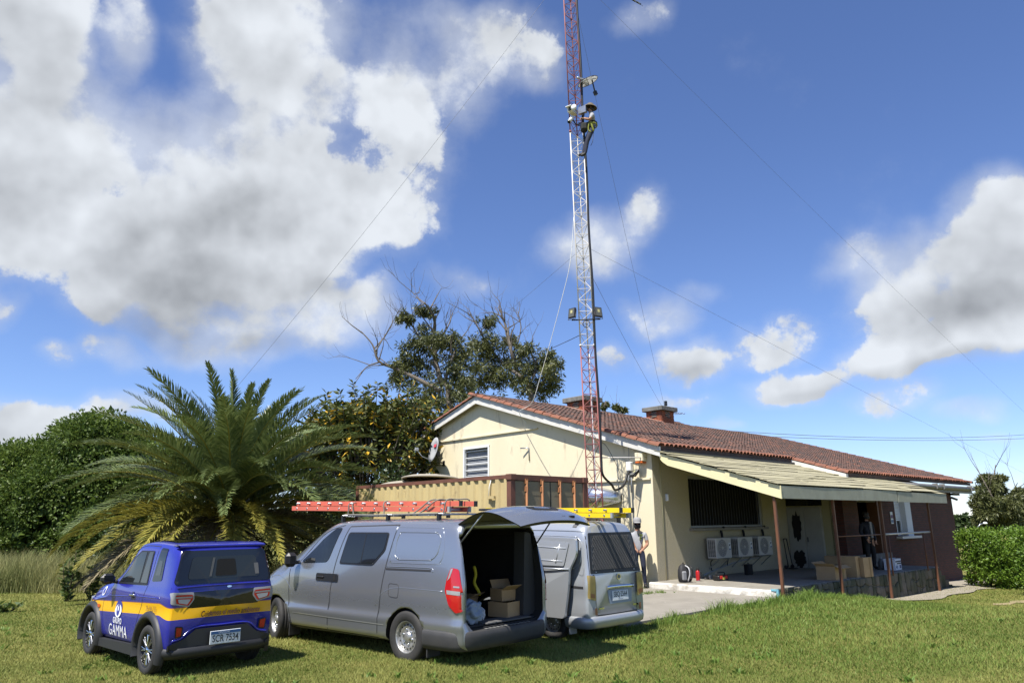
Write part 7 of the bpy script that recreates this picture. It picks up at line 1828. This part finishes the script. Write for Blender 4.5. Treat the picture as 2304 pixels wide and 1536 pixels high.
for k in range(9):
    a = [(rg.uniform(.0, .09), 1.24 + rg.uniform(0, .14)) for _ in range(3)]
    MB().prism([(a[0][0], a[0][1]), (a[0][0] + .03, a[0][1] - .02), (a[0][0] + .045, a[0][1] + .01), (a[0][0] + .01, a[0][1] + .03)], lambda x, z, h: (x, h, z), -.150 - .003 * k, -.12).build('shirt_print', mat('green_print', (.10, .13, .02), .8) if k == 0 else bpy.data.materials['green_print'], p1)
MB().prism([(-.02, 1.48), (.10, 1.47), (.07, 1.41), (-.02, 1.40)], lambda x, z, h: (x, h, z), -.135, -.10).build('collar', mat('dark_collar', (.05, .05, .055), .9), p1)

# 2. climber on the mast, seen from the side, leaning back in a harness
def cq(px, py, Y): return tuple(atY(px, py, Y))
CY = 19.72
J = dict(pelvis=(cq(1331, 291, CY), (.13, .15)), waist=(cq(1332, 280, CY), (.12, .145)), chest=(cq(1333, 263, CY), (.125, .16)), neck=(cq(1330, 253, CY), .060), jaw=(cq(1327, 249.5, CY - .01), (.066, .07)), skull=(cq(1328, 243.5, CY), (.088, .09)),
         shl=(cq(1333, 258, CY - .19), .066), ell=(cq(1327, 269, CY - .24), .046), wrl=(cq(1315, 267, CY - .12), .033), shr=(cq(1333, 258, CY + .19), .066), elr=(cq(1325, 268, CY + .22), .046), wrr=(cq(1314, 266, CY + .12), .033),
         hipl=(cq(1330, 295, CY - .10), .098), knl=(cq(1321, 318, CY - .12), .070), anl=(cq(1317, 346, CY - .10), .050), toel=(cq(1306, 351, CY - .08), .046), hipr=(cq(1330, 295, CY + .10), .098), knr=(cq(1318, 318, CY + .12), .070), anr=(cq(1312, 346, CY + .10), .050), toer=(cq(1301, 350, CY + .10), .046))
E_ = SPINE + limbs('l') + limbs('r'); hand(J, E_, 'wrl', (-1, 0, .05), (0, 0, 1), 1, 'l', curl=.7); hand(J, E_, 'wrr', (-1, 0, .05), (0, 0, 1), -1, 'r', curl=.7)
b0 = mc(12.55); J = {k: (tuple(Vector(v[0]) - b0), v[1]) for k, v in J.items()}
p2 = person('person', 'climber in grey shirt and wide hat working on the mast', J, E_, MATS1, region_fn(), b0)
hd = Vector(J['skull'][0]); face(p2, hd, (-1, -.15, 0))
MB().lathe([(.22, -.045), (.20, -.01), (.125, .02), (.115, .06), (.09, .095), (.001, .105)], 18, 'Z', c=hd + Vector((0, 0, .045)), M=Euler((.05, .12, 0)).to_matrix()).build('bucket_hat', mat('khaki_camo_hat', (.16, .13, .085), .9, col2=(.09, .075, .05), vscale=14), p2)
MB().lathe([(.09, .02), (.095, -.04), (.07, -.10)], 12, 'Z', c=hd + Vector((.02, 0, 0))).build('hair', M_HAIR, p2)
M_YEL = mat('yellow_green_harness', (.24, .26, .035), .8); ws = Vector(J['waist'][0]); pv = Vector(J['pelvis'][0])
MB().tube([ws + Vector((.150 * math.cos(a), .185 * math.sin(a), -.05)) for a in np.linspace(0, 2 * PI, 16, endpoint=False)], .022, 6, closed=True).tube(smooth_path([ws + Vector((-.06, -.18, -.03)), pv + Vector((.0, -.19, -.02)), pv + Vector((.04, -.17, -.16))], 3), .030, 5).tube(smooth_path([ws + Vector((-.10, -.16, -.02)), pv + Vector((-.12, -.16, -.10)), pv + Vector((-.04, -.18, -.20))], 3), .020, 5).build('harness', M_YEL, p2)
MB().tube([ws + Vector((.146 * math.cos(a), .18 * math.sin(a), .02)) for a in np.linspace(0, 2 * PI, 16, endpoint=False)], .020, 6, closed=True).build('belt', M_BLACK, p2)
MB().box(ws + Vector((-.25, -.05, -.14)), (.20, .26, .26), bev=.05).build('tool_bag', mat('dark_tool_bag', (.022, .024, .022), .9), p2)
MB().tube([ws + Vector((-.12, -.1, 0)), ws + Vector((-.42, -.05, .02))], .014, 5).tube([ws + Vector((-.12, .14, 0)), ws + Vector((-.42, .1, .02))], .014, 5).build('work_rope', M_BLACK, p2)
MB().tube([pv + Vector((.05, -.12, -.1)), pv + Vector((.0, -.14, -.5)), pv + Vector((-.06, -.12, -.62))], .008, 4).build('hanging_cord', M_CABLE, p2)
MB().tube([Vector(J['chest'][0]) + Vector((-.26, -.1, -.02)), Vector(J['chest'][0]) + Vector((-.27, -.1, .14))], .014, 5).build('radio', M_DARK, p2)

# 3. man in dark clothes in the shade of the porch
J = dict(pelvis=((0, 0, .96), (.13, .17)), waist=((0, 0, 1.10), (.125, .17)), chest=((.01, 0, 1.35), (.135, .19)), neck=((.0, -.02, 1.50), .064), jaw=((.0, -.04, 1.585), (.068, .075)), skull=((0, -.02, 1.685), (.09, .094)),
         shl=((.205, 0, 1.43), .078), ell=((.26, .02, 1.13), .058), wrl=((.20, -.10, .90), .040), shr=((-.205, 0, 1.43), .078), elr=((-.27, .02, 1.14), .058), wrr=((-.20, -.16, .95), .040),
         hipl=((.10, 0, .91), .105), knl=((.12, -.04, .50), .074), anl=((.12, .0, .09), .052), toel=((.14, -.17, .045), .047), hipr=((-.10, 0, .91), .105), knr=((-.10, -.02, .50), .074), anr=((-.10, .03, .09), .052), toer=((-.13, -.14, .045), .047))
E_ = SPINE + limbs('l') + limbs('r'); hand(J, E_, 'wrl', (-.1, -.2, -1), (0, 1, 0), 1, 'l'); hand(J, E_, 'wrr', (.3, -.3, -1), (0, 1, 0), -1, 'r')
p3w = gnd(1962, 1281, .205)
p3 = person('person', 'man in dark jacket and mask standing in the porch shade', J, E_, dict(skin=M_SKIN, shirt=mat('navy_jacket', (.010, .012, .022), .85), trousers=mat('black_trousers', (.008, .008, .010), .85), shoe=M_BOOT), region_fn(False), (p3w.x, p3w.y, .20), .35)
face(p3, (0, -.02, 1.68), (0, -1, 0))
MB().lathe([(.098, -.03), (.102, .03), (.08, .08), (.001, .105)], 14, 'Z', c=(0, -.005, 1.70)).build('hair', M_HAIR, p3)
MB().grid([[(.084 * math.cos(a) * k, -.028 + .098 * math.sin(a) * k, z) for a in np.linspace(PI - .15, 2 * PI + .15, 13)] for z, k in ((1.665, 1.04), (1.63, 1.10), (1.59, 1.06), (1.555, .85))]).build('face_mask', M_MASK, p3)
MB().prism([(-.03, 1.48), (.05, 1.48), (.07, 1.0), (.0, .98)], lambda x, z, h: (x, h, z), -.165, -.12).build('shirt_front', mat('grey_shirt_front', (.24, .24, .25), .9), p3)
# ------------------------------------------------------------------ things on the porch
M_ACW = mat('off_white_ac_case', (.52, .51, .47), .5, col2=(.45, .44, .40), vscale=4); M_ACG = mat('ac_grille_grey', (.22, .225, .23), .5)
def ac_unit(u, label):
    o = thing('air_conditioner', label, 'air conditioner', hw(u, -.27, .70), H_ROT, 'air conditioner outdoor units')
    W, D, H_ = .82, .32, .58
    MB().box((0, 0, H_ / 2), (W, D, H_), bev=.018).build('case', M_ACW, o)
    fx = -.10
    g = MB().lathe([(.001, 0), (.245, 0), (.25, .012), (.262, .012)], 28, 'Y', c=(fx, -D / 2 - .002, H_ / 2), smooth=False).build('fan_recess', M_ACG, o)
    f = MB()
    for k in range(5): f.tube([(fx + (.05 + k * .05) * math.cos(a), -D / 2 - .016, H_ / 2 + (.05 + k * .05) * math.sin(a)) for a in np.linspace(0, 2 * PI, 22, endpoint=False)], .0035, 4, closed=True)
    for a in np.linspace(0, 2 * PI, 12, endpoint=False): f.tube([(fx + .03 * math.cos(a), -D / 2 - .016, H_ / 2 + .03 * math.sin(a)), (fx + .25 * math.cos(a + .3), -D / 2 - .014, H_ / 2 + .25 * math.sin(a + .3))], .003, 4)
    f.build('fan_guard', M_ACW, o)
    MB().lathe([(.001, -.022), (.035, -.020), (.04, 0)], 14, 'Y', c=(fx, -D / 2, H_ / 2)).build('hub', M_ACW, o)
    MB().box((.30, -D / 2 - .004, .33), (.10, .004, .20)).build('energy_label', M_PLATE, o)
    MB().prism([(.27, .33), (.33, .36), (.33, .40), (.28, .38)], lambda a, b, h: (a, h, b), -D / 2 - .008, -D / 2 - .003).build('label_print', M_BLACK, o); MB().box((.30, -D / 2 - .007, .25), (.07, .002, .04)).build('label_print', M_PLATEB, o)
    s = MB()
    for i in range(4):
        for j in range(13): s.box((-W / 2 - .002, -.10 + i * .062, .07 + j * .036), (.006, .045, .022))
    s.build('side_vent', M_BLACK, o)
    for x in (-.28, .28):
        b = MB(); b.bar((x, .22, -.02), (x, -.16, -.02), .03, .03); b.bar((x, .21, -.30), (x, -.12, -.03), .025, .025); b.build('bracket', M_STEEL, o)
    return o
ac_unit(2.72, 'air conditioner unit nearest the house corner under the barred window'); ac_unit(3.95, 'middle one of three air conditioner units'); ac_unit(5.14, 'air conditioner unit nearest the brown porch post')
def pipe(name, pts, r, m, label, cat='pipe', group=None): return tag(MB().tube(smooth_path([hw(*p) for p in pts], 4), r, 6).build(name, m), label, cat, group)
for u, lb in ((3.25, 'black insulated pipe above the first air conditioner'), (4.50, 'black insulated pipe above the second air conditioner'), (5.68, 'black insulated pipe above the third air conditioner')):
    pipe('insulated_pipe', [(u - .05, -.10, 1.25), (u, -.06, 1.38), (u, -.05, 1.50), (u, -.155, 1.58)], .036, M_CABLE, lb, group='air conditioner pipes')
pipe('drain_pipe', [(5.4, -.03, .62), (4.2, -.02, .55), (3.2, -.02, .42), (2.2, -.02, .24)], .024, M_GREYP, 'slanting dark drain pipe on the wall below the air conditioners')
pipe('drain_hose', [(2.5, -.2, .70), (2.48, -.1, .58), (2.6, -.04, .34)], .014, M_DARK, 'short dark drain hose below the first air conditioner')
pipe('drain_hose', [(3.4, -.2, .70), (3.42, -.1, .60), (3.45, -.04, .46)], .014, M_DARK, 'short dark drain hose below the second air conditioner')
FZ = .202
def on_floor(px, py): p = gnd(px, py, FZ); return Vector((p.x, p.y, FZ))
# backpack
o = thing('backpack', 'grey and black backpack on the sunlit porch floor', 'backpack', on_floor(1541, 1309), H_ROT - .35)
rows = []
for z, w, d in ((0, .13, .085), (.03, .16, .11), (.15, .165, .115), (.30, .15, .10), (.40, .11, .075), (.455, .05, .03)):
    rows.append([(w * math.copysign(abs(math.cos(a)) ** .6, math.cos(a)), d * math.copysign(abs(math.sin(a)) ** .6, math.sin(a)) + z * .10, z) for a in np.linspace(0, 2 * PI, 20, endpoint=False)])
rows.append([(0, .046, .46)] * 20)
MB().grid(rows, close=True).build('bag', mat('black_nylon', (.018, .018, .020), .7), o)
MB().box((-.08, -.11, .17), (.14, .07, .24), bev=.03).build('front_pocket', mat('grey_nylon', (.20, .205, .215), .7), o)
for sx in (.03, .12): MB().tube(smooth_path([(sx, -.02, .42), (sx + .02, -.14, .36), (sx + .03, -.155, .2), (sx, -.10, .03)], 4), .018, 5).build('strap', mat('pale_strap', (.45, .45, .46), .7) if sx < .05 else M_DARK, o)
MB().tube(smooth_path([(-.03, .04, .44), (0, .03, .50), (.03, .04, .44)], 4), .010, 5).build('grab_handle', M_DARK, o)
# thermos
o = thing('thermos', 'red metal thermos bottle beside the backpack', 'thermos', on_floor(1571, 1306.5))
MB().lathe([(.052, 0), (.055, .02), (.055, .22), (.050, .25), (.034, .275)], 18, 'Z').build('bottle', mat('red_enamel', (.42, .012, .014), .3, coat=.4), o); MB().lathe([(.034, .275), (.036, .28), (.036, .33), (.028, .345), (.001, .35)], 16, 'Z').build('cap', M_BLACK, o); MB().lathe([(.053, 0), (.0565, .0), (.0565, .02), (.054, .022)], 18, 'Z').build('foot_ring', M_CHROME, o)
MB().tube(smooth_path([(.052, 0, .22), (.095, 0, .21), (.095, 0, .10), (.054, 0, .08)], 4), .009, 5).build('handle', M_BLACK, o)
# toolbox
o = thing('toolbox', 'open black and red toolbox at the edge of the porch shade', 'toolbox', on_floor(1622, 1305), H_ROT - .2)
MB().box((0, 0, .07), (.40, .22, .13), bev=.02).build('tray', M_DARK, o); MB().box((-.09, -.112, .09), (.10, .012, .08), bev=.004).build('latch', mat('red_plastic', (.55, .03, .02), .4), o); MB().box((.09, -.112, .09), (.10, .012, .08), bev=.004).build('latch', bpy.data.materials['red_plastic'], o)
MB().box((0, -.115, .06), (.09, .01, .06)).build('label_plate', mat('yellow_label', (.5, .5, .08), .5), o); MB().tube(smooth_path([(-.15, 0, .13), (-.14, 0, .20), (.14, 0, .20), (.15, 0, .13)], 4), .014, 6).build('handle', M_DARK, o)
o = thing('hand_tool', 'small loose tool lying between thermos and toolbox', 'tool', on_floor(1592, 1303), .4)
MB().tube([(-.10, 0, .03), (.05, 0, .03)], .022, 7).build('grip', M_DARK, o); MB().box((.09, 0, .06), (.07, .06, .10), bev=.015).build('head', M_GREYP, o)
o = thing('black_crate', 'small black upright case against the wall below the air conditioners', 'case', on_floor(1685, 1292), H_ROT)
MB().box((0, 0, .15), (.26, .16, .30), bev=.02).build('case', M_BLACK, o); MB().tube(smooth_path([(-.06, 0, .30), (0, 0, .34), (.06, 0, .30)], 4), .010, 5).build('handle', M_DARK, o)
def carton(label, p, w, l, h, rz, open_=True, tape=True):
    o = thing('cardboard_box', label, 'box', p, H_ROT + rz, 'cardboard boxes on the porch'); b = MB()
    for x in (-w / 2 + .004, w / 2 - .004): b.box((x, 0, h / 2), (.008, l, h))
    for y in (-l / 2 + .004, l / 2 - .004): b.box((0, y, h / 2), (w - .018, .008, h))
    b.box((0, 0, .006), (w - .02, l - .02, .01)); b.build('carton', M_CARD, o)
    if open_:
        MB().box((0, -l / 2 - .07, h - .03), (w, .16, .006), Euler((.45, 0, 0))).build('flap', M_CARD, o); MB().box((0, l / 2 + .05, h + .04), (w, .15, .006), Euler((.6, 0, 0))).build('flap', M_CARD, o); MB().box((-w / 2 - .05, 0, h + .03), (.14, l, .006), Euler((0, .6, 0))).build('flap', M_CARD, o); MB().box((w / 2 + .05, 0, h - .01), (.14, l, .006), Euler((0, .35, 0))).build('flap', M_CARD, o)
    else:
        MB().box((0, 0, h), (w, l, .006)).build('lid', M_CARD, o)
    if tape: MB().box((w * .22, -l / 2 - .003, h * .5), (.05, .004, h * .96)).build('tape', mat('brown_tape', (.24, .14, .06), .4) if 'brown_tape' not in bpy.data.materials else bpy.data.materials['brown_tape'], o)
carton('wide low cardboard box with open flaps on the porch edge', on_floor(1872, 1302), .85, .50, .36, .10); carton('tall narrow cardboard box right of the wide low one', on_floor(1918, 1297), .36, .40, .56, .05, False); carton('tall cardboard box beside the man in dark clothes', on_floor(1940, 1296), .46, .42, .52, -.12, False)
carton('cardboard box behind the wide low one on the porch', on_floor(1880, 1283), .50, .45, .45, .15, False)
wp = on_floor(2010, 1281); o = thing('printed_box', 'white printed box with dark bands on the porch edge', 'box', wp, H_ROT + .08)
MB().box((0, 0, .17), (.62, .34, .34), bev=.006).build('carton', mat('white_card', (.70, .70, .74), .6), o); MB().box((0, -.172, .26), (.56, .004, .035)).build('print_band', M_BLACK, o); MB().box((.08, -.172, .20), (.42, .004, .030)).build('print_band', M_BLACK, o)
MB().prism([(-.26, .10), (-.16, .16), (-.12, .10), (-.20, .04)], lambda a, b, h: (a, h, b), -.176, -.17).build('print_shape', M_PLATEB, o); MB().box((.17, -.172, .10), (.13, .004, .10)).build('print_shape', mat('purple_grey_print', (.10, .09, .16), .6), o); MB().box((0, 0, .35), (.60, .05, .008)).build('tape', M_PLATE, o)
o = thing('clear_jug', 'clear plastic jug beside the white printed box', 'jug', on_floor(1985, 1280)); MB().lathe([(.10, 0), (.11, .02), (.11, .22), (.05, .30), (.03, .34), (.001, .345)], 16, 'Z').build('jug', mat('cloudy_plastic', (.16, .16, .15), .3), o); MB().lathe([(.032, .34), (.032, .37), (.001, .372)], 10, 'Z').build('cap', M_GREYP, o)
o = thing('wall_notice', 'small white and blue notice on the brick wall by the window', 'notice', hw(11.55, -1.915, 1.80), H_ROT)
MB().box((0, 0, 0), (.22, .012, .42), bev=.004).build('board', M_PLATE, o); MB().box((0, -.009, .04), (.18, .004, .12)).build('print', mat('notice_red_blue', (.12, .05, .14), .6), o); MB().box((0, -.009, -.12), (.18, .004, .10)).build('print', M_PLATEB, o)
o = thing('trolley', 'dark folded trolley leaning on the wall by the double door', 'trolley', hw(6.85, -.28, .2), H_ROT)
MB().tube([(-.12, .0, .05), (-.05, .12, .95)], .018, 6).tube([(.18, .0, .05), (.16, .12, .95)], .018, 6).tube([(-.05, .12, .95), (.16, .12, .95)], .018, 6).build('frame', M_DARK, o); MB().box((.03, -.06, .02), (.38, .22, .02)).build('toe_plate', M_DARK, o); MB().lathe([(.001, -.02), (.06, -.02), (.06, .02), (.001, .02)], 14, 'X', c=(-.19, .04, .06)).lathe([(.001, -.02), (.06, -.02), (.06, .02), (.001, .02)], 14, 'X', c=(.24, .04, .06)).build('wheel', M_RUBBER, o)
